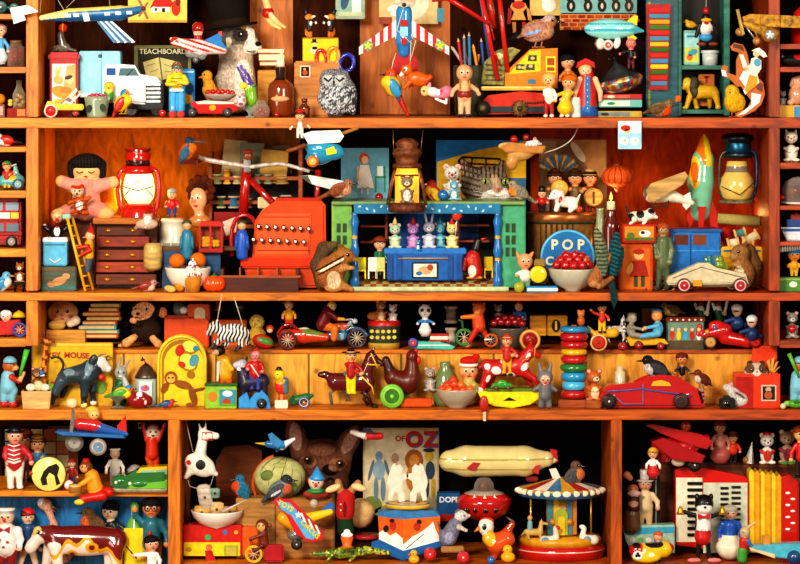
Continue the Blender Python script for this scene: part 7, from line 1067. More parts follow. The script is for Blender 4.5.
t=T('scooter_toy','pale turquoise toy scooter on the left side shelf','toy scooter',14,191,30,on='Le');t.p('scooter_body',[S([K(4,182,6,18,182,7,'58a8a8'),K(17,178,3,15,167,2,'78c0b8'),E(8,174,6,3,'c83018'),Pt(12,178,5,3,'e0c030')],k=2,h=.6),U([(12,167,-4),(17,165,-4)],.8,'d8d8d0')],'gloss');t.p('wheel',wheel(19,185,5.6,3,-7,'385860','80a8a8'))
DL('scooter_rider','rider in a green cap and red and yellow clothes on the turquoise scooter',7,184,30,d=26,skin='e8a878',hair='c87828',top='c82c18',legs='e8b820',hat=('cap','38884c'),arms=((.1,.5),(.26,.5)),look=.3)
t=T('double_decker_bus','red double decker toy bus with two rows of windows','toy bus',9,249,30,on='Lf');t.p('bus_body',[B(-16,200.5,22,246,-10,10,'b01818',3),FR(-14,221,21,223,-10,'781010'),B(-16,233,23,237,-10.6,10,'981414',.6)]);t.p('window',[FR(7,204,20,212,-10,'88a0b0'),FR(-8,204,4,212,-10,'88a0b0')],'gloss');t.p('sign',[FR(0,214,11,220,-10,'e8e0d8'),FR(12,214,20,220,-10,'e8c030')]);t.p('window',[FR(8,225,20,233,-10,'687888'),FR(-8,225,5,233,-10,'687888')],'gloss');t.p('wheel',wheel(13,243,6,4,-10,'1c1414','8a8078'));t.p('bumper',[B(0,240,22,246,-11.4,-8,'8a2020',1)])
BD('bluebird','pale blue toy bird with orange beak at the left edge',2,291,24,1,on='Lg',d=24,cat='toy bird',body='58a8d0',breast='e8e0d8',wing='3888b8',head='68b0d8',beak='e89020',m='paint',up=.7,leg=.05)
t=T('toy_fox','small brown and white toy animal standing on a black stand','toy dog',20,292,16,on='Lg');t.p('body',critter(20,283,20,'a8602c','f0e8dc','point'),'paint');t.p('stand',[B(14,282,26,285,-4,4,'181614',.4),[Cy((x,284,z),(x-.5,292,z),.9,None,'181614',6)for x in(15.5,24)for z in(-3,3)]],'metal')
t=T('clown_car','red toy car with a yellow umbrella and a blue spoked wheel','toy car',14,339,26,on='Lh');t.p('car_body',[G([(-6,324),(20,322),(26,336),(-6,338)],-7,7,'b81c18',1)]);cyc(t,21,332,7.4,'2848a0',-9,8);t.p('parasol',[L([(313,.2),(316,5,'e8c020'),(320,7.4)],19,0,0,'e8c020',n=16)])
DL('clown_driver','driver in a red coat with white hair in the red toy car',6,330,26,d=22,skin='f0c8a8',hair='f0e8e4',top='c02020',legs='c02020',hr=.2)
def batter(name,lb,x,d,on,c='78b8d0'):
 t=T(name,lb,'toy bear',x,409,d,on);t.p('body',[S([E(x,367,7.5,7,'b06028'),K(x+4,369,3,x+7,369,2.4,'d89858',-3),K(x-2,378,7,x-2,388,8,c),K(x-5,392,5,x-6,400,4,c),K(x+3,392,5,x+2,400,4,c),K(x+2,378,3,x+10,382,2.4,'b02818',-5),K(x+10,382,2.4,x+14,374,2.2,'e8a868',-5),E(x-6,405.5,4.6,3.4,'b02820'),E(x+3,405.5,4.6,3.4,'b02820')],k=1.5,h=.6),eye(x+4,365,-6,.9)]);t.p('cap',hatp('cap',x,363,7,c));return t
t=batter('baseball_bear','toy bear batter in a pale blue suit and cap holding a green bat',10,20,'Li');t.p('bat',[Cy((21,376,-8),(28,350,-8),1.4,3,'48b838')])
t=batter('baseball_bear','toy bear batter half out of view at the right edge with a green bat',800,20,'Ri');t.p('bat',[Cy((798,378,-8),(788,354,-8),1.2,2.2,'58a830')])
t=T('rain_hat','large bright red dome at the top right edge','dome',806,44,30,on='Ra');t.p('dome',[L([(4,.1),(6,8),(12,14),(24,17),(44,17)],808,0,0,'c81c14',n=32)],'gloss')
t=T('black_mole','glossy black toy with red trim in the small right compartment','toy',792,67,30,on='Rb');t.p('body',[S([K(785,60,6,800,60,6.5,'1c1a1c'),Pt(799,56,6,3,'c82418')],h=.6),O(782,56,1.4,None,'888',-5)],'gloss')
b=box('toy_block','yellow and blue striped block under the pink china dog','block',777.5,106,812,118,9,'e0a820','Rc',30,[('r',793,107,812,117.5,'3888b8')])
t=T('china_puppy','pinkish china dog with a red collar sitting on the striped block','figurine',796,106,on=b);t.p('body',[S([E(796,96,8,10,'d09878'),E(799,82,7,6,'dca888'),K(793,80,2.2,791,86,2,'c08868',-2),E(790,103,4,3,'d8a080',-5)],k=1.5,h=.6),O(798,89,6,1.4,'b82828',0,5.4),eye(799,81,-5.6,.9)],'gloss')
t=T('grey_kitten','tiny grey cat figure left of the china dog','figurine',784,106,on=b);t.p('body',critter(783,106,14,'8a8c90','b0b0b0','point'))
t=T('china_cat','white china cat with pink ears on the upper right side shelf','figurine',792,163,28,on='Rd');t.p('body',critter(791,163,31,'e8dccc','f0e8dc','point',mz='e8c8b8',look=-.2),'gloss')
t=T('cake_dome','glass dome with dark red fruit cake on a white plate','cake dome',796,206,30,on='Re');t.p('cake',[S([E(792+(i%4)*5,199-(i//4)*6,5,4.6,('7a2418','a84828','4a1814')[i%3],(i%2)*3)for i in range(9)],k=1,h=.7),O(782,199,3,None,'b81c18',-4)]);t.p('glass_dome',[L([(178,.2),(179,6),(183,13),(190,16),(203,17)],798,0,0,'d8c8c0',n=28)],'glass');t.p('plate',[L([(203,17),(204,19),(206,12)],798,0,0,'d8d4d0',n=28)],'ceramic')
t=T('toy_ferry','blue and white toy boat with a red deck on the right side shelf','toy boat',797,242,30,on='Rf');t.p('hull',[G([(780,227),(816,227),(812,240),(786,240)],-8,8,'d8dce0',1),FR(781,228,815,231,-8,'2858a0')]);t.p('deck',[B(786,219,812,227,-6,6,'284888',.8),B(790,214,808,219,-5,5,'a82828',.6),Cy((796,215),(796,212.5),2,None,'c82828')])
t=T('fringe_brush','grey bristled brush lying on the lower right shelf edge','brush',790,254,8);t.p('bristles',[[Cy((778+i*1.7,246-i*.25,-2),(777.5+i*1.7,252-i*.2,-4),.5,None,'b0aca8',4)for i in range(14)],B(777,243,802,246,-3,2,'6a6864',.8)],'matte')
b=box('picture_tin','green tin with a white bird shape in the lower right compartment','tin',777.5,279,812,293,9,'4a8838','Rg',28,[('e',792,286,4,3,'e8e8d8'),('r',778,280,811,282,'88b048')])
DL('blue_haired_imp','crouching yellow toy figure with blue hair on the green tin',794,280,30,on=b,skin='e89030',hair='2888c0',top='e8a828',legs='e8b030',hr=.22,fat=1.5,cat='toy figure')
t=T('grey_hamster','grey and white hamster holding a red ball','hamster',792,341,26,on='Rh');t.p('body',critter(792,342,27,'8a8680','d0ccc8',mz='e0d8d0'),'fur');t.p('berry',[O(791,332,4.2,None,'b01c28',-8)],'gloss')
t=T('turtle_car','green toy turtle on wheels at the lower right','toy turtle',794,409,14,on='Ri');t.p('body',[S([E(796,404,9,4.5,'58a030',0,6),E(787,404,3.4,3,'88c050')]),FE(796,402,3,2,-5.6,'306820')]);
t=T('cream_ball','small cream ball lying on the shelf edge beside the right post','ball',783,409,6);t.p('ball',[O(783,406,3,None,'d8d0a0')])
t=T('map_picture','brown gridded old picture behind the drummers in the bottom left compartment','picture',36,494,132);t.p('sheet',[B(2,426,78,496,0,1.4,'6a4420',.3)]+[FR(5+i*13,429+j*13,16.6+i*13,440.6+j*13,-.2,('b8b898','a8a078','98a888','b89868','a86848')[(i*3+j*2)%5])for i in range(5)for j in range(5)],'paper')
DL('toy_drummer','drummer boy in a red-frogged jacket, white trousers and dark hat at the left',15,495,66,on=6,d=34,skin='e0a080',hair=None,top='b82830',legs='ece4d8',shoe='e0dcd0',hat=('bowler','1c1c24'),hr=.12,fat=1.3,arms=((-.1,.4),(.26,.4)),look=.4,extra=[U([(9,y,-7),(15,y+1.5,-9.5),(21,y,-7)],.8,'f0e4dc',5)for y in(450,454.5,459,463.5)]+[U([(8,466,-7.6),(15,468,-10),(22,466,-7.6)],1.2,'f0e4dc',5)])
DL('band_boy','cymbal player in a blue jacket and yellow cap behind the cat drum',38,484,52,on=6,d=70,skin='e0a878',hair='5a4028',top='3878a0',legs='486878',hat=('cap','c89840'),arms=((-.22,.5),(.1,.5)))
DL('band_boy','brown-capped musician squeezed between the two drummers',26,481,54,on=6,d=88,skin='d09068',hair='3a2010',top='8a3820',legs='5a3018',hat=('cap','a85020'))
t=T('cat_drum','round yellow toy drum painted with a black cat silhouette','drum',49,497,22,on=6);t.p('drum',[L([(-5,.1),(-5,16),(-4,17,'d8c890'),(5,17),(5,.1)],49,479,0,'ecdc78','z',40),G([(43,490),(41,484),(44,476),(49,471),(57,468),(60,472),(58,480),(61,488),(57,490),(55,480),(50,477),(47,482),(48,489)],-5.5,-5,'1c1410',0),O(32,478,2.6,None,'b03028',-3)])
t=T('white_ball','small white ball with a red band lying right of the cat drum','ball',69,495,24,on=6);t.p('ball',[O(69,489,5,None,'ece4dc'),ring(69,489,4.8,.8,'c02818',-1)],'gloss')
DL('red_doll','tiny blue and red doll behind the monkey with its drum',72,486,28,on=6,d=48,skin='f0c8a8',hair='a02820',top='a02828',legs='2858a0')
t=T('drum_monkey','seated monkey in a yellow coat and red trousers playing a small drum','toy monkey',90,496,7);t.p('body',[S([K(92,476,7,95,488,8,'e09018'),E(86,467,6.5,6.5,'7a4018'),Pt(84,468,4,4,'d89858'),K(97,492,6.5,109,492,5,'c02018'),K(103,495,5,84,498,4,'c82018',-6),E(80,501,5,3,'e8d030',-8),K(90,478,3,78,486,2.4,'e8a020',-6)],k=2,h=.6),eye(82.5,466,-6,.9),eye(86.5,466,-6.4,.9)]);t.p('hat',hatp('fez',86,463,6,'b02018'));t.p('drum',[L([(483,6),(485,6.6,'a06828'),(491,6.4),(492,5.5)],76,0,-9,'d8b060',n=20)])
t=T('red_blue_plane','red and blue toy plane with big grey wheels hanging at the shelf edge','toy plane',95,440,-12);t.p('fuselage',[S([K(80,424,6,96,426,6,'c02028'),K(96,427,5.5,126,434,2.5,'2858a0')],k=1.5,h=.6),R(O(73,424,3,4.6,'c8c8c8'),0,0,0)],'gloss');t.p('tail',[G([(117,426),(126,415),(127,434),(118,432)],-1,1,'c02018',.4)]);t.p('wing',[G([(56,431),(60,430),(124,434),(126,437),(64,434)],-12,10,'2868a8',.5)])
t.p('propeller',[G([(70,431),(72,408),(75,410),(75,424),(73,432)],-4,-3,'8a8078',.3)],'metal');t.p('wheel',wheel(74,443,9.4,3,4,'6a6258','98908a','787068'));t.p('wheel',wheel(99,446,8.6,3,-8,'8a7868','6888a8','b8a898'))
t=T('plane_pilot','yellow-hatted wooden pilot head in the red and blue plane','toy figure',95,419,-12);t.p('head',[O(94,414,6,6,'e8b868',0),O(92,410,7,4,'e0b038',.6),face(94,415,5.6,0,.5)[:5]])
t=T('sailor_figure','toy sailor in white with a flat cap walking beside the green car','toy figure',115,489,44,on=6);doll(t,115,489,42,skin='d8b090',hair=None,top='e8e4dc',legs='98887c',shoe='5a4838',hat=('sailor','e8e4dc'),look=.5,fat=1.2,hr=.12)
t=T('jointed_monkey','jointed red wooden monkey puppet raising both arms at the right','puppet',152,468,40);t.p('body',[S([K(152,440,6,152,454,6.5,'c83018'),E(153,432,6.5,6.5,'e8e0c8'),E(153,428,6,4,'b82c18',2),K(147,440,2.4,143,425,1.8,'c02c18',-1),K(158,440,2.4,165,424,1.8,'c02c18',-1),K(149,458,4,152,468,3,'d05018'),K(156,458,3.4,156,468,3,'c83818',2)],k=1),eye(151,431,-6,1.2),eye(156,431,-6,1.2),O(153.5,435,1.6,1,'281810',-6)]);t.p('handle',[U([(138,423),(145,423),(144,428),(139,428)],.9,'e0b030',5,True)])
t=T('trash_can','small white dustbin with a domed lid behind the green car','bin',135,485,62,on=6);t.p('bin',[L([(470,8.4),(473,8.8),(474,8),(485,7.3)],135,0,0,'b8b4b0',n=24)]);t.p('lid',[L([(464,.1),(465,4),(469,8),(470.5,9)],135,0,0,'d8d4d0',n=24)])
t=T('green_saloon','two-tone green and yellow toy saloon car with a pale base','toy car',142,496,24,on=6);t.p('car_body',[G([(112,490),(114,483),(128,480),(137,475),(168,474),(168,494),(116,494)],-11,11,'2c6a30',2.4),G([(130,488),(168,484),(168,494),(128,494)],-12,-9,'68b038',1.5),S([E(121,486,9,6,'2c7038',-3,9),E(140,488,13,6,'307838',-5,9)],k=2,h=.7)],'gloss');t.p('roof',[G([(136,479),(141,472.5),(168,471),(168,478)],-10,9,'d8b828',1),F_([(139,479),(143,475),(155,474.5),(155,479)],-10,'88b8a0',.5),F_([(157,479),(157,474.5),(168,474),(168,479)],-10,'78a890',.5)],'gloss');t.p('bumper',[B(113,493,168,496.5,-12.6,8,'b8b090',1)],'metal');t.p('headlight',[O(117,487,1.8,None,'e8e4d0',-11)]);t.p('headlight',[O(131,488,1.8,None,'e8e4d0',-12)])
t=T('clown_sailor','clown doll with a white flat cap, red nose, bow tie and spotted trousers','toy clown',7,572,24);doll(t,6,573,70,skin='e8b898',hair=None,top='e8e0dc',legs='8a2020',hat=('sailor','ece8e0'),fat=1.7,hr=.12,extra=[O(5,518,1.8,None,'c84030',-9),G([(-1,525),(5,528),(11,525),(11,532),(5,529),(-1,532)],-11,-9,'a02830',.4)]+[FE(x,y,1.6,1.2,-13,'a83838')for x,y in((1,538),(9,540),(5,545))])
t=T('walking_boy','wooden boy in a red cap and dark blue jacket with jointed legs','toy figure',28,572,40);doll(t,28,572,66,skin='e8c0a0',hair='3a2818',top='284878',legs='d0b098',shoe='6a4838',hat=('cap','c82028'),hr=.1,step=.14,look=.5)
t=T('ostrich','pink-necked ostrich head with a grey beak against the blue boards','ostrich',48,560,50);t.p('body',[S([E(45,504,7,6,'e0a890'),E(42,502,4,4,'f0ece4',-2),K(47,507,4,54,524,3.2,'dca090'),K(54,524,3.2,56,535,5,'d8a890'),E(60,550,14,14,'c8a898',0,8)],k=3,h=.7),eye(43.5,502.5,-5.6,1)],'feather');t.p('beak',[Cy((50,505,-1),(57,509,-2),2,.6,'6a5840'),Cy((50,508,-1),(56,512,-2),1.4,.5,'8a5838')])
BD('robin','plump orange-breasted robin perched behind the back of the cow',94,533,32,-1,d=46,body='8a6a48',breast='d86428',belly='d8c090',wing='6a5038',up=.7,leg=.04,taill=.2,head='7a5c34')
t=T('toy_cow','large brown and white wooden cow with yellow edged patches','toy cow',80,580,26)
def cowf(x,y,z,C):
 C=C.copy();u=y-(548-9*np.sin((x-62)*.075)-4*np.sin(x*.3));m=(u>0)&(x>50);e=(abs(u)<2.2)&(x>50);C[m]=hx('ecdcc8');C[e]=hx('e0a020')
 for cx,cy,r in((73,553,4.5),(93,546,5.5)):
  q=((x-cx)/1.2)**2+(y-cy)**2;C[q<r*r]=hx('e0a020');C[q<(r*.5)**2]=hx('7a2414')
 return C
t.p('body',[S([K(56,537,11,116,540,12,'6a1818',0),E(85,541,40,15,'6a1818',0,12),K(50,533,8,40,533,7,'6a1c18'),K(38,538,6.5,30,548,5,'d8ccc0',-2),E(32,546,5,6,'d8c8bc',-3),K(56,546,7,60,572,4.4,'e8dcd0',-6),K(50,546,7,46,566,5,'d8ccc0',5),K(116,546,8,118,572,4,'7a2018',-6),K(110,550,7,108,574,4,'d8b090',5)],k=4,h=.85,fn=cowf),eye(39,531,-8,2)],'gloss');t.p('ear',[O(38,531,4.4,6,'d8b050',-6,2,20)])
DL('black_capped_man','toy man in a black cap and dark jacket leaning over the cow',116,556,58,d=50,skin='ecc8a8',hair='1c1414',top='1c2428',legs='1c2428',hat=('cap','14141a'),lean=-.1,arms=((-.22,.5),(.15,.42)),look=-.5)
t=T('soda_siphon','clear glass bottle with green top behind the yellow sheet','bottle',135,572,46);t.p('bottle',[L([(502,3),(506,4.6),(510,4.2,'98b8b0'),(516,3.6),(522,8),(534,10),(572,10)],135,0,0,'68a848',n=24)],'gloss')
box('yellow_card','tall bright yellow card standing in front of the bottle','card',124,528,146,572,1.5,'e8c81c',None,32,[],'paper')
t=T('laughing_man','laughing figure with round glasses and a blue checked coat at the right','toy figure',157,574,34);hx_,hy_,r_=doll(t,157,574,76,skin='d8844c',hair='1c100c',top='286878',legs='c89848',hr=.12,fat=1.25,arms=((-.22,.86),(.2,.4)),extra=[U([(157,535,-11),(155,550,-11)],3,'e0a838'),O(156,532,2,3.4,'a82830',-12)]);t.p('glasses',[ring(hx_+s*r_*.38,hy_-.6,r_*.3,.5,'281c14',-r_*1.02)for s in(-1,1)])
DL('pointing_boy','wooden boy with black hair in white shirt and blue dungarees pointing with a stick',152,586,50,d=18,skin='e8a888',hair='1c1414',top='f0ece8',legs='2860b0',look=.6,arms=((-.38,.62),(.15,.4)),extra=[Cy((137,558,-3),(126,545,-4),.7,None,'201810',5)])
t=T('horse_marionette','white wooden horse head marionette with red bridle hanging on strings','puppet',200,480,24)
t.p('body',[S([E(200,465,16,11,'e4ddd0',0,7,25),K(200,456,6,203,438,4.6,'e8e2d6'),K(203,434,5,216,436,3.4,'ece6da'),K(201,430,1.6,199,424,.8,'e0d8cc'),K(205,429,1.4,206,424,.8,'e0d8cc'),K(210,470,4,216,474,2.4,'e0d8cc'),K(190,472,4,186,477,2.4,'e0d8cc'),Pt(201,464,5,5,'1c1614'),Pt(189,462,2.6,2.6,'c02828')],k=2.5,h=.6),eye(206,433,-4.4,1)]);t.p('bridle',[U([(202,439,-5),(213,440,-4),(212,432,-4),(203,432,-5)],.6,'c83020',5,True)]);t.p('string',[U([(205,426),(206,421)],.35,'c8b898')],'matte');t.p('string',[U([(193,452),(186,421)],.35,'c8b898')],'matte');t.p('string',[U([(188,480),(190,488),(210,488),(214,474)],.35,'b0a898',smooth=1)],'matte')
t=T('toy_dashboard','red and yellow tin box printed with little figures and an orange end','tin',214,562,46,on=5);t.p('tin',[B(181,531,240,562,-13,13,'c02018',1),FR(182,548,238,561.5,-13,'e0c81c'),FE(187,555,3,2.4,-13.3,'b08818'),FR(222,551,236,561,-13.2,'98a030'),FR(224,553,234,561,-13.4,'b8a848'),FE(206,543,3,3,-13.2,'38a060'),FE(223,538,2.4,2.4,-13.2,'3878c0'),FE(234,538,2,2,-13.2,'e0b020'),FE(207,553,3.4,3.4,-13.3,'c87040'),F_([(203,556),(210,556),(214,566),(204,566)],-13.3,'b01818')]);t.p('end_panel',[B(240,533,256,562,-12,13,'d8601c',1)]);db=t
t=T('cotton_reel','small dark reel at the left corner of the red and yellow tin','reel',190,531,42);t.p('reel',[L([(523,4),(525,4),(525.5,3),(529,3),(529.5,4),(531,4)],190,0,0,'6a3848',n=16)])
b=T('white_bowl','white bowl full of odds and ends standing on the red and yellow tin','bowl',217,531,42,on=db);b.p('bowl',bowl(217,512,530,26,9,'e8e4da'),'ceramic')
for nm,x,y,rx,ry,c,rt,lb in(('shell',205,497,7,13,'c8b8a8',-10,'grey oval hairbrush head standing in the white bowl'),('wooden_reel',202,512,8,6,'d8a850',10,'yellow wooden reel at the left in the white bowl'),('wooden_reel',217,509,7,7,'d8b070',0,'round wooden reel in the middle of the white bowl'),('teal_block',215,493,5,5,'78a090',0,'small teal toy above the reels in the white bowl'),('brass_cog',230,511,7,4.5,'c88830',-8,'flat brass part at the right in the white bowl')):
 t=T(nm,lb,'trinket',x,y+ry,40);t.p('body',[R(L([(y-ry,rx*.55),(y-ry*.8,rx),(y+ry*.8,rx),(y+ry,rx*.6)],x,0,0,c,n=20,sz=.5),rt,x,y),O(x,y,1.4,None,'5a3820',-rx*.5)],'wood')
t=T('knife','pale pointed wooden peg lying across the white bowl','peg',232,508,26);t.p('peg',[Cy((222,512),(246,500),1.6,.4,'c8c0b8',8)])
t=box('wooden_house','dark orange-brown panel with a sloped top behind the kingfisher','panel',219,470,262,552,5,'6a3008',None,118,[],'wood');t.parts=[];t.p('panel',[G([(216,552),(216,466),(224,452),(250,450),(262,456),(262,552)],-3,3,'7a3a0c',.6)],'wood')
t=T('cardboard_box','large tan cardboard box carrying the globe and birds','box',282,558,64,on=5);t.p('box',[B(237,498,276,558,-20,16,'a8783c',.8),B(276,498,335,558,-18,16,'a06a30',.8),F_([(277,520),(334,530),(334,557),(277,550)],-18,'b87c40')],'wood');cb=t
BD('kingfisher','blue-backed orange kingfisher standing on the tan box',242,498,27,-1,d=50,body='3880a0',breast='d84c18',wing='287090',head='3078a0',beak='383430',up=1.0,taill=.2,leg=.06,beakl=.3)
t=T('toy_globe','faded green globe in an orange arc stand on the tan box','globe',280,498,64);t.p('globe',[O(280,477.5,26,21,'b4b478',0,17,0,30),[R(U([(280+26.2*sin(a)*q,477.5-21.2*cos(a),-17.3*abs(sin(a))*math.sqrt(max(0,1-q*q)))for a in[i*pi/14 for i in range(15)]],.35,'7a7a40',4),18,280,480)for q in(-.8,-.4,0,.4,.8)],S([E(270,474,9,6,'6a7c40',-12.5,4),E(290,486,8,7,'708448',-12.5,4),E(280,465,8,4,'a8a868',-10.5,4)],k=3,h=.8)],'matte');t.p('meridian',[U([(256,498),(252,484),(256,470),(266,459),(274,456)],1.8,'c85818',8,smooth=1)])
BD('bullfinch','bullfinch with a pink breast and grey back sitting in front of the globe',279,499,31,1,d=38,body='78808a',breast='c8684c',belly='c87c60',wing='4a5058',head='3a3c40',beak='201c1c',up=.55,taill=.35,leg=.05,wingbar='d8d8dc')
t=T('swallow_toy','small blue and white flying bird toy with a yellow beak','toy bird',276,445,30);t.p('body',[S([K(268,444,3.6,282,445,4.6,'2870a8'),K(282,446,4,294,439,1.6,'e8e8e8')],k=1.5,h=.5)]);t.p('beak',[Cy((266,444),(255,443),2,.3,'d8a830')]);t.p('wing',[G([(268,434),(272,432),(284,442),(278,448),(271,442)],-5,-3.6,'3880b8',.4)]);t.p('wing',[G([(274,448),(284,448),(276,453)],3,4,'204878',.4)])
t=T('swallow_toy','white and red toy bird flying at the ear of the dog','toy bird',362,433,40);t.p('body',[S([K(352,432,2.4,366,436,4,'e0d8d0'),Pt(376,436,4,4,'b02020'),K(366,436,4,380,436,3.6,'c02828')],h=.5)]);t.p('wing',[G([(358,431),(370,428),(376,434)],-4,-2.6,'303848',.3)])
t=T('french_bulldog','dark brown French bulldog with big upright ears looking out','dog',323,500,108)
t.p('body',[S([E(322,462,29,26,'6a3e2c',0,16),K(300,448,10,295,430,9,'7a4c3c',0),K(295,430,9,291,421,3.5,'7a4c3c',0),K(342,452,10,350,437,9,'7a4c3c',0),K(350,437,9,356,426,3.5,'7a4c3c',0),E(330,478,19,17,'4a2a20',-10,12),E(322,446,12,5,'8a5a44',-11,6),K(316,500,22,316,524,22,'5a3424',4),Pt(296,433,6,14,'c89888',-8,2),Pt(350,438,6,13,'b88878',30,2),E(331,464,7,4.6,'120a08',-22,5),Pt(308,458,9,6,'8a5c44'),Pt(338,460,9,6,'8a5c44')],k=6,h=1.1),[[O(x,y,4.6,4.2,'5a3010',-17.5,3),O(x,y,2.6,2.6,'080404',-19.6,1.5),O(x-1.2,y-1.2,.9,None,'fff',-21.4)]for x,y in((309,455),(341,459))],U([(318,482,-21),(324,476,-23.5),(331,472,-24.5),(338,478,-23),(342,484,-20)],.9,'100806')],'fur')
t=T('clown_puppet','clown puppet with a pale face, blue pointed hat and green ruff','puppet',316,497,40);t.p('body',[S([E(316,482,7.5,8,'e8c8b0'),E(316,494,13,5,'983028'),E(316,491,9,3,'388848',-1,7),E(309,480,2.4,3.4,'8a3018',1),E(323,480,2.4,3.4,'8a3018',1)],k=1),face(316,482,7.4),O(316,483.5,1.8,None,'c83020',-7.4)]);t.p('hat',[L([(466,.2),(475,5.6),(478,8),(480,7.6)],317,0,0,'3890d0',n=20)])
t=T('jigsaw_plane','toy plane with a blue and red lettered wing and yellow body','toy plane',304,540,20)
t.p('fuselage',[S([K(284,518,7,296,524,8,'e0a018'),K(296,522,7,330,512,3.4,'e8c028'),E(296,535,9,6,'6a6a68')],k=2,h=.6)],'gloss');q=t.p('wing',[G([(273,500),(277,496),(292,498),(324,530),(323,538),(310,541),(296,532),(286,512)],-12,-10,'c82028',.6),G([(277,499),(290,501),(318,530),(314,538),(306,536),(292,514),(282,508)],-12.6,-11.8,'58a8d8',.3),star(299,513,4,'f0f0f0',-13.4,-12.6)]);t.p('lettering',[X('TOYS',285,506,5,-12.8,'d8c830',30,bold=.04),X('CIRCUS',309,529,5,-12.8,'d8c830',44,bold=.04)],'paint',q)
t.p('stripe_panel',[[G([(297+i*3.6,508+i*3),(299+i*3.6,508+i*3),(303+i*3.6,517+i*3),(301+i*3.6,517+i*3)],-13,-12,'f0ece8' if i%2 else 'b83038',0)for i in range(7)]],'paint',q);t.p('wheel',wheel(297,543,5.6,3,-8,'181614','383430'));t.p('tail',[G([(321,510),(330,502),(334,504),(333,514),(326,516)],-1,1,'2868b8',.4)]);t.p('pilot',[O(314,503,4.6,5,'b8a090',-3),O(314,501,4.8,4,'484440',-2)])
t=T('tumbling_acrobat','upside-down clown doll in a red waistcoat and green trousers with cream shoes','toy figure',346,540,26)
t.p('body',[S([K(346,498,9,345,512,9.5,'b02420'),K(345,520,8,346,530,8.5,'1c3820'),K(340,490,4,338,482,3.4,'a87850'),K(352,490,4,358,483,3.4,'a87850'),E(333,488,8,3.6,'ecc890',-4,4,-20),E(359,487,8,3.6,'ecc890',-4,4,15),Pt(345,508,2,8,'701410')],k=1.6,h=.6),O(341,503,.9,None,'e8e0d0',-9),O(341,509,.9,None,'e8e0d0',-9.4)],'cloth')
t=T('ostrich_egg','large pale round ball behind the tumbling clown','ball',362,535,60);t.p('ball',[O(361,513,14,15,'d8b078',0,12,0,20)],'matte')
t=T('cupcake_toy','tiny cupcake with orange case and white icing in front of the clown','cupcake',347,547,12);t.p('case',[L([(537,6.6),(545,4.4),(547,7,'d8d0c8')],347,0,0,'d86820',n=18)]);t.p('icing',[S([E(347,535,6,2.8,'f4ece4'),E(347,531.5,3.4,2.4,'f8f0e8')],h=.5)])
t=T('toy_crocodile','green and yellow spotted wooden crocodile lying flat','toy crocodile',346,564,26);t.p('body',[S([K(366,554,4.4,340,556,5.4,'78902c'),K(340,556,5,312,557,1.4,'5a7820'),K(366,553,4,388,556,2.2,'98a838'),Pt(382,557,8,1.6,'d8c838'),K(354,558,2,350,563,1.6,'688028',-5),K(332,558,2,328,563,1.6,'688028',-5)],k=2,h=.5,fn=specks(['384c18','c8c040'],1.8,.45)),eye(372,550.5,-3.4,.9)])
t=T('monkey_tricycle','brown toy monkey pedalling a red tricycle with a yellow wheel','toy tricycle',262,564,20,on=5);cyc(t,254,555,9,'d8a818',-5,8);t.p('cart',[B(264,546,284,563,-5,7,'a81c28',2),U([(250,540),(254,552)],1.3,'a02018')]);t.p('monkey',[S([E(262,527,6.4,6.4,'6a3018'),Pt(261,528,4.2,4.2,'d8a868'),K(263,535,5,264,546,5,'702818'),K(262,536,2,251,540,1.6,'6a3018',-4),K(262,547,3,254,552,2,'5a2414',-4),E(270,527,2,2.4,'7a3c1c')]),eye(259,526,-6,1),eye(263,526,-6.2,1)])
t=T('story_poster','tall picture book cover reading OF OZ with drawn tin, lion and straw figures','book',400,515,118)
t.p('cover',[B(363,428,439,515,0,4,'c8b088',.4),FR(365,430,437,513,0,'d8c8a0'),FE(400,450,30,14,-.1,'e0d4b4'),FE(372,505,10,9,-.2,'78883c'),FE(398,512,24,8,-.2,'98984c')],'paper');t.p('lettering',[X('OF',400,441,5.4,-.4,'a82418',bold=.04),X('O',415,447,15,-.4,'2878c0',bold=.05),X('O',414,446,15,-.9,'c02020',bold=.05),X('Z',432,447,15,-.4,'2878c0',bold=.05),X('Z',430.5,446,15,-.9,'c02020',bold=.05)])
t.p('drawn_figures',[[FE(*q[:4],-.5-.08*i,q[4],q[5])for i,q in enumerate(((379,456,3.6,5,'7898b0',0),(379,470,6,10,'88a0b0',0),(376,489,2.4,12,'68889c',0),(383,489,2.4,12,'68889c',0),(371,470,1.6,11,'507088',15),(387,468,1.6,9,'507088',-15),(395,458,3.6,5,'b89080',0),(414,460,9,11,'a05c20',0),(414,460,5,6,'c88840',0),(414,478,8,14,'b07030',0),(429,456,4,5,'c8a030',0),(430,470,4.6,9,'304860',0),(427,487,2,10,'284058',0),(433,487,2,10,'b89828',0),(429,450,6,2,'283038',0)))]],'paper')
t=T('music_box','octagonal tin music box with blue edges and orange picture panels','music box',405,557,46,on=5)
t.p('box',[G([(378,511),(400,507),(436,509),(440,514),(440,516),(403,519),(378,515)],-14,12,'3878b0',.8),G([(378,514),(403,517),(403,550),(380,542)],-15,-6,'d85c18',.3),G([(403,517),(440,514),(439,540),(403,550)],-15,-6,'e0661c',.3),G([(372,539),(380,537),(403,548),(440,538),(443,543),(404,558),(371,545)],-18,12,'1c60a0',1)]);t.p('snow_picture',[F_([(379,542),(379,530),(384,527),(390,533),(396,530),(403,536),(403,549)],-15.2,'ece8e0'),F_([(403,549),(403,542),(412,534),(420,530),(428,524),(433,519),(436,528),(439,534),(439,540)],-15.3,'ece8e4'),FE(386,526,2.6,3.6,-15.8,'201814',15),FE(393,523,3,4.4,-15.8,'b02820'),FE(392,518,2.4,2,-16,'201814'),FE(417,524,3.4,4,-15.8,'a83020'),FE(419,519,2.4,2.2,-16,'281c18'),U([(406,546,-15.6),(424,531,-15.6)],.4,'402818')],'paper')
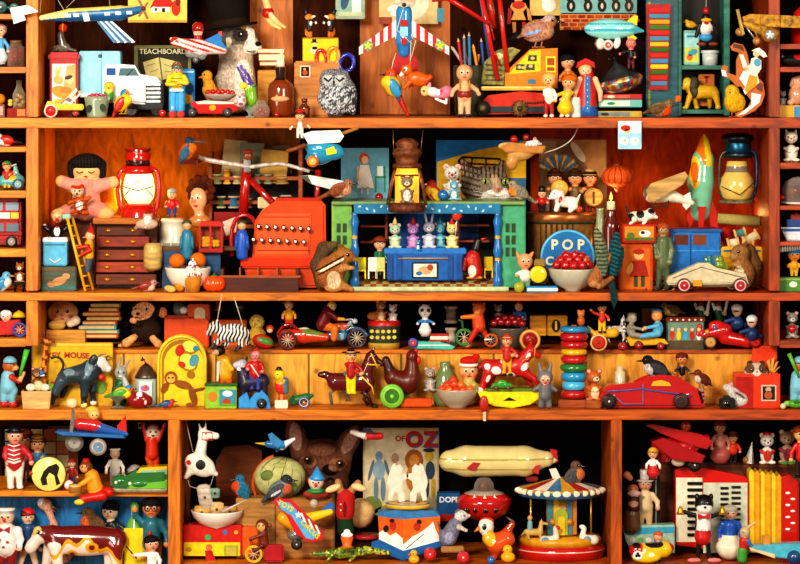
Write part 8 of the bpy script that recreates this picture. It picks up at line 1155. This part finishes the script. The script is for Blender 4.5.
t=T('turntable','round yellow and red painted turntable disc on the music box','turntable',410,509,46);t.p('disc',[L([(502.5,.1),(502.5,8,'c83828'),(502.5,12,'e8c030'),(502.5,20,'3070a8'),(503,22.5,'e0b030'),(507,22.5)],408,0,0,'e8e0d0',n=40,sz=.8)])
for s,x in((1,397),(-1,418)):
 t=T('dancing_bear','white tin bear cutout on the %s, dancing hand in hand on the turntable'%('left' if s>0 else 'right'),'toy bear',x,502,46,group=None);f=lambda dx,y:(x+s*dx,y)
 t.p('body',[G([f(-8,474),f(-5,465),f(-2,463),f(-1,466),f(3,464),f(6,468),f(6,473),f(12,474),f(12,477),f(6,481),f(5,488),f(8,494),f(8,501),f(2,502),f(1,494),f(-2,492),f(-5,501),f(-9,500),f(-8,490),f(-10,482)],-1.5,1.5,'d8d4c4',.6)])
t=T('zeppelin','long cream toy airship with a red mark on its side hanging under the shelf','toy airship',496,462,60)
t.p('envelope',[S([K(450,461,11,466,461,15,'d8c888'),K(466,461,15.4,525,461,15,'d8c888'),K(525,461,15,546,459,8,'d8c488')],k=3,h=1,fn=lambda x,y,z,C:np.where(((abs(y-458)<.8)|(abs(y-468)<.8))[:,None],np.array(hx('a89850')),C)),G([(466,466),(473,460),(480,461),(474,469)],-16.5,-14,'a82830',.3),G([(532,465),(540,463),(538,473),(531,470)],-12,-9,'b03028',.3)],'gloss');t.p('fin',[G([(536,462),(552,456),(557,460),(552,464),(540,466)],-2,2,'c8c0a0',.5)]);t.p('fin',[G([(550,449),(557,450),(558,462),(552,464)],-1,1,'b02020',.5)]);t.p('fin',[G([(549,469),(556,468),(562,480),(554,482)],-1,1,'d8d0c0',.5)]);t.p('gondola',[B(526,476,538,481,-4,4,'7a2018',1)])
t=box('blue_book','dark blue book with white letters between poster and red saucer','book',437,492,460,520,8,'1c4c80',None,88,[('r',438,513,460,520,'9a2018')],'paper');t.p('lettering',[X('DOPP',449,501,5.6,-8.3,'d8dce0',bold=.03)])
t=T('flying_saucer','red toy flying saucer with a clear dome and round portholes','toy saucer',484,522,62);t.p('saucer_body',[L([(490,12,'b8a898'),(493,20,'c02020'),(498,27,'a81818'),(502,27.5),(512,24),(518,14),(520,8)],484,0,0,'b01c1c',n=40),[O(x,507,2.6,None,'180c0c',-26+abs(x-484)*.22,1)for x in(466,475,485,495)],[star(x,495,3.4,'e8dcd0',-23+abs(x-484)*.3,-20+abs(x-484)*.3,3)for x in(474,484,494)]],'gloss');t.p('dome',[L([(476,.2),(478,6),(483,9.5),(490,11)],484,0,0,'b8a8a0',n=28)],'glass');t.p('pilot',[O(484,486,4,5,'c88868')]);t.p('leg',[U([(462,517),(455,523)],1,'8a7878')]);t.p('leg',[U([(506,517),(514,522)],1,'8a7878')])
t=T('mouse_cart','grey and white mouse on a small brown toy with red wheels','toy mouse',455,560,22,on=5);t.p('mouse',[S([K(448,538,9,455,525,7,'78788c'),E(461,516,6.4,5.6,'d8d4d4'),K(464,517,3.4,469,516,1.6,'e0d0cc'),E(458,512,3,3,'706878'),K(458,526,2.4,466,530,1.8,'d8c8c0',-5),Pt(449,537,5,6,'9898b8'),K(444,544,2,438,522,.8,'685860')],k=2.5,h=.6),eye(464,515,-5.6,.9)],'fur');t.p('cart',[B(441,546,464,552,-5,5,'a87848',1)]);t.p('wheel',wheel(430,553,6.4,4,-7,'b01c20','c83030'));t.p('wheel',wheel(463,556,6.4,4,-9,'a82028','c03030'))
t=T('wooden_chicken','orange and yellow toy chicken with a white face and big eye','toy chicken',494,556,32,on=5);t.p('body',[S([K(497,542,11,506,538,9,'d0501c'),K(506,532,5,512,523,3,'b83c18'),E(486,526,8,8.5,'ece0d4'),E(487,520,7,4,'d8401c',1),Pt(490,536,5,8,'e8b028'),E(489,537,7,7,'e0a028',-2),K(498,550,4,494,556,3.4,'b03c18')],k=2.5,h=.6),O(484.5,525,2.6,3.2,'141010',-7,1.4)],'gloss');t.p('beak',[Cy((480,526,-3),(474,530,-4),2.6,.5,'e08820')])
for x,y,s_,d_,lb in((508,556,17,20,'small yellow wooden duckling at the tail of the toy chicken'),(414,568,13,14,'tiny yellow duckling below the music box')):t=T('toy_duckling',lb,'toy duckling',x,y,d_);t.p('body',[S([E(x,y-s_*.3,s_*.42,s_*.32,'e8a818'),E(x-s_*.02,y-s_*.75,s_*.28,s_*.28,'f0b420')],h=.5),eye(x-1,y-s_*.78,-s_*.26,.8),Cy((x-3,y-s_*.72,-2),(x-6,y-s_*.68,-3),1.2,.5,'e06818')])
t=T('blue_marble','small bright blue ball at the front near the carousel','ball',491,570,10,on=5);t.p('ball',[O(491,566,4,None,'2068b8')],'gloss');t=T('red_disc','red plate lying behind the crocodile','plate',368,545,44);t.p('plate',[L([(535,.1),(534,14),(537,15),(539,8)],366,0,0,'a01c20',n=28)])
t=T('carousel','tin carousel with striped canopy, red drum base, swans and horse','carousel',560,561,62,on=5)
t.p('base',[L([(548,42),(552,45,'c8b8a8'),(553,45,'b81818'),(561,44)],560,0,0,'b81818',n=56,sz=.85)],'gloss');t.p('platform',[L([(540,.1),(540.5,39),(543,41.5,'c88c18'),(548,41)],560,0,0,'d8981c',n=56,sz=.85)]);t.p('centre_column',[L([(497,15),(541,15)],561,0,0,'a87828',n=32),[FR(x,499,x+5,538,z,c)for x,z,c in((547,-12,'387888'),(553,-14.6,'c8a838'),(566,-14.6,'487890'),(571,-12,'b87828'))],G(ar(554,567,512,538),-17,-14,'98a030',.4),G(ar(557,564,519,538),-18,-16.8,'d8b828',.3),[O(x,525,3.2,None,'c87828',-15)for x in(552,569)]])
NS=16
cp=[prim([(560,482,0)]+[(560+40*cos(2*pi*(i+q)/NS),492,34*sin(2*pi*(i+q)/NS))for q in(0,1)],[[0,1,2]],hx(('d8a030','a82820','e8dcc8','3878a8')[i%4]))for i in range(NS)]
t.p('canopy',cp+[L([(492,40),(492.5,41.5,'b88838'),(494,41.5,'386890'),(500,41.5)],560,0,0,'b88838',n=48,sz=.85),[O(560+41.2*cos(a),494.8,4.6,3,'e8dcc0',35*sin(a),.9)for a in[pi+.1+i*.226 for i in range(14)]]]);[t.p('pole',[Cy((x,500,z),(x,540,z),1,None,'c89838')],'gold')for x,z in((530,-18),(590,-16))]
for x,z,lb,c in((543,-26,0,'d8d0c0'),(585,-20,0,'e0dcd4')):t.p('swan_seat',[S([K(x,542,5,x+8,542,5,c,z),K(x+12,539,3,x+11,530,2.4,c,z)if x<560 else K(x-4,539,3,x-2,531,2.4,c,z),E(x+13 if x<560 else x-4,529,3,2.2,'c03028' if x<560 else c,z),Pt(x+1,541,4,3,'688898')],k=1.5,h=.55)])
t.p('carousel_horse',horse(533,545,20,1,'c8a058',((-.3,-.1),(-.1,0),(.3,-.1),(.45,-.15)),(.45,-1.1),(.65,-.95),z=-22));t.p('rider',[S([K(529,533,3,529,525,2.6,'78a0a0',-22),E(529,520,2.6,2.8,'c89868',-22)],h=.5)])
BD('redstart','small brown and orange bird perched on top of the carousel canopy',573,486,30,1,d=56,body='6a6058',breast='c87840',belly='c87c40',wing='4a4c50',head='6a5040',up=.95,leg=.04,taill=.25)
t=box('brown_case','worn brown wooden case behind the accordion with figures on top','case',640,467,800,557,14,'5c2c14',5,96,[('r',642,470,800,472,'7a3c1c')],'wood');case=t
t=T('red_plane','glossy red toy plane with two wings lying on the brown case','toy plane',680,470,46);t.p('upper_wing',[G([(645,424),(652,423),(700,433),(712,440),(706,448),(690,444),(660,432)],-12,12,'b0141c',1)],'gloss');t.p('fuselage',[S([K(660,446,9,690,446,8,'a81018'),K(690,446,8,706,438,4,'b01820'),E(664,456,9,7,'901018')],k=3,h=.8,fn=specks(['d83038'],2.5,.12))],'gloss');t.p('lower_wing',[G([(650,440),(662,436),(704,454),(700,461),(672,458)],-16,4,'a01018',1)],'gloss');t.p('nose',[S([E(678,461,7,5,'c8b8a0',-4)],h=.7)]);t.p('wheel',wheel(694,464,7,5,-6,'1c1414','302424'))
t=T('pilot_figure','small red-brown round-headed pilot figure above the wing of the red plane','toy figure',686,432,34);t.p('head',[O(686,426,5.4,5.4,'b03818'),face(686,426,5.2)[:4]])
for x,h,top,skirt,hat,lb,kw in((720,43,'b87868','a85850',None,'wooden woman in a long pinkish dress on the brown case',{'hair':'7a4020'}),(733,34,'c83018',None,('cap','7a3820'),'figure in a red jacket, black trousers and flat cap on the brown case',{'legs':'14141a'})):DL('carved_figure',lb,x,467,h,on=case,d=66,skin='c88c60',top=top,skirt=skirt,hat=hat,fat=1.3,**kw)
t=T('crystal','pointed grey crystal on a brown foot between two figures','crystal',751,467,66,on=case);t.p('crystal',[Cy((749,466),(752,445),5,.4,'98948c',6,False)],'gloss');t.p('foot',[S([E(747,463,4.4,4,'8a5828')],h=.6)])
for x,h,c,b_,hat,lb in((767,31,'e0d8d0','b83828','b82018','white bear in red and black braces with a red hat on the case'),(787,34,'a88868','7a2c38',None,'brown mouse in a dark red skirt on the case')):t=T('animal_figure',lb,'toy animal',x,467,66,on=case);t.p('body',critter(x,467,h,c,b_,mz=c,armc=b_));(t.p('hat',[O(x,467-h+1.5,5,2.6,hat)])if hat else t.p('foot',[O(x-3,466,4,1.8,'488838',-7),O(x+4,466,4,1.8,'488838',-7)]))
DL('tall_red_figure','figure in a red top and dark trousers cut off by the right edge',801,478,52,d=40,skin='e8b070',hair='b05018',top='c82018',legs='2a1c18')
t=T('accordion','large red piano accordion with white keys and yellow folded bellows','accordion',732,560,66,on=5)
t.p('keyboard_case',[G([(674,474),(680,471),(704,472),(744,480),(748,486),(748,558),(674,548)],-12,12,'c81810',1.6)],'gloss');t.p('grille_panel',[FR(702,486,746,556,-12,'c8ccb8',.8)]);t.p('keybed',[FR(675,481,701,545,-12,'e8e0c8',.6)])
for i in range(9):t.p('black_key',[B(686,485+i*6.4,701,488+i*6.4,-15,-12.6,'14100e',.4)])
for i in range(8):t.p('register_switch',[B(719,490+i*5.4,727,492.4+i*5.4,-14.6,-12.6,'1c1814',.3)]);t.p('register_switch',[B(730,489+i*5.4,739,491.4+i*5.4,-14.6,-12.6,'24201c',.3)])
t.p('bellows',[[G([(748+i*5.4,476+i*.9),(750.7+i*5.4,473+i*.9),(753.4+i*5.4,476.5+i*.9),(753.4+i*5.4,556),(748+i*5.4,556)],-10-(i%2)*2,12,'e0a018' if i%2 else 'f0c830',.8)for i in range(6)]]);t.p('bass_case',[G([(780,480),(788,478),(797,486),(797,560),(780,558)],-14,12,'c01c14',1.4)],'gloss')
for i in range(7):t.p('bass_button',[O(786+(i%2)*5,496+i*6,2.6,1.3,'f0ece4',-14.5,1)])
t=T('dancing_cat','black cartoonish cat toy with white face, red bow tie and red shorts holding bells','toy cat',704,562,22);t.p('body',[S([E(704,505,9.5,9.5,'141214'),E(704,509,8,5.5,'e8e0dc',-5,6),K(703,517,7.5,703,528,8,'e8e4e0'),K(703,534,8,703,538,8.5,'c02020'),K(699,542,2.6,698,558,2.2,'141214'),K(708,542,2.6,709,558,2.2,'141214'),K(696,517,2.4,684,513,2,'141214'),K(710,518,2.4,722,514,2,'141214'),E(697,498,2.4,3.4,'141214'),E(711,498,2.4,3.4,'141214'),E(694,561,7,2.4,'d87878',-3),E(714,561,7,2.4,'d87878',-3),Pt(694,520,2.4,14,'141214')],k=1.2,h=.6),eye(701,503,-9,1.2),eye(707,503,-9,1.2),O(704,507,1.6,1.2,'141010',-11),G([(697,513),(703,516),(709,513),(709,519),(703,517),(697,519)],-11,-8,'b82028',.4),[O(x,530,1.2,None,'f0f0f0',-9)for x in(699,706)]])
for x in(680,722):t.p('bell',[L([(507,1),(509,2.4),(512,3),(515,4.4)],x,0,-4,'d8a020',n=14)],'gold')
DL('granny_figure','grey-haired granny figurine in a blue blouse and white apron',730,561,52,d=36,skin='d8a888',hair='b0a898',top='1c50a8',legs='e0dcd0',skirt='e8e0c8',hr=.13,fat=1.5)
t=T('green_rabbit','pale eared rabbit figurine in red and green clothes beside the granny','toy rabbit',745,566,14);t.p('body',[S([E(745,537,5.4,6,'c0a880'),K(746,533,1.8,755,527,1.2,'d8b080'),K(744,545,5,744,550,5,'b82820'),K(743,555,5,742,563,5,'40983c'),K(748,545,2,751,550,1.6,'2870b0',-3)],h=.6),eye(743,536,-5,.9)])
t=T('toy_speedboat','pale blue toy boat with a cream hull at the lower right corner','toy boat',780,566,14);t.p('hull',[G([(750,552),(762,550),(808,548),(808,566),(774,562)],-8,8,'50b0c8',1),G([(748,552),(774,559),(774,563),(750,555)],-9,-7,'e0c8a0',.4)]);t.p('cabin',[B(762,541,770,551,-4,4,'c88838',.8)]);t.p('ball',[O(793,562,7.5,None,'1c4878',-6)],'gloss')
t=T('tin_bus_boat','pale turquoise printed tin boat behind the yellow car','toy boat',648,566,50);t.p('hull',[G([(621,529),(674,528),(674,556),(634,562),(626,545)],-8,8,'98b8a8',1),F_([(622,531),(673,530),(673,536),(624,538)],-8,'3898b8'),[FE(632+i*8,543,3,2.6,-8.3,c)for i,c in enumerate(('d8d8c8','68a058','e8e0c8','c84838','e8d8a0'))]])
t=T('yellow_roadster','black, yellow and red toy roadster with a club emblem on the bonnet','toy car',653,568,20);t.p('car_body',[S([K(638,556,8,664,554,8,'e0b818',0),E(637,554,8,7,'c81c18',-2),E(646,561,14,6,'e8c020',-4),Pt(654,548,9,3.4,'181414'),Pt(636,549,4,3,'181414'),E(667,552,7,5,'b81c18')],k=3,h=.7),FE(637,558,5,4.4,-9.6,'f0ece8'),[FE(x,y,1.4,1.4,-10,'141010')for x,y in((635.6,558.6),(638.4,558.6),(637,556.4))]],'gloss')
DL('roadster_driver','driver in a blue suit with orange hair in the yellow roadster',658,556,30,d=24,skin='e8b890',hair='c85820',top='2868b0',legs='2868b0',look=-.4)
t=T('toy_chef','white-hatted figure in a cream apron beside a dark monkey toy at the left','toy figure',645,530,52);doll(t,645,530,62,skin='d09878',hair=None,top='d8c098',legs='c8a878',hat=('top','d8d4d0'),fat=1.2,hr=.11)
t=T('monkey_pile','dark red and black monkey toy holding a plate on a rough stump','toy monkey',634,528,40);t.p('body',[S([E(633,489,5.5,5,'a85838'),K(634,497,6,633,507,7.5,'381418'),K(630,478,3,627,475,4,'c88058'),E(634,493,7,3,'b89088',-4),K(632,515,8,632,526,8.5,'5a3c20'),Pt(633,503,5,3,'a87860')],k=1.5,h=.6),eye(631,488,-5,.8),eye(635,488,-5,.8)])
DL('sailor_girl','small sailor girl in a white blouse and red skirt with yellow hat at the left',653,480,34,d=30,skin='e8a878',hair='c88828',top='e8e8e4',legs='e0a878',skirt='c82828',hat=('cap','d8a030'),look=-.4)
t=box('dark_book','tall dark book standing between the chef and the brown case','book',651,476,660,530,5,'1c1814',None,62,[('r',655,478,656,528,'8a8478')],'paper')
finish()
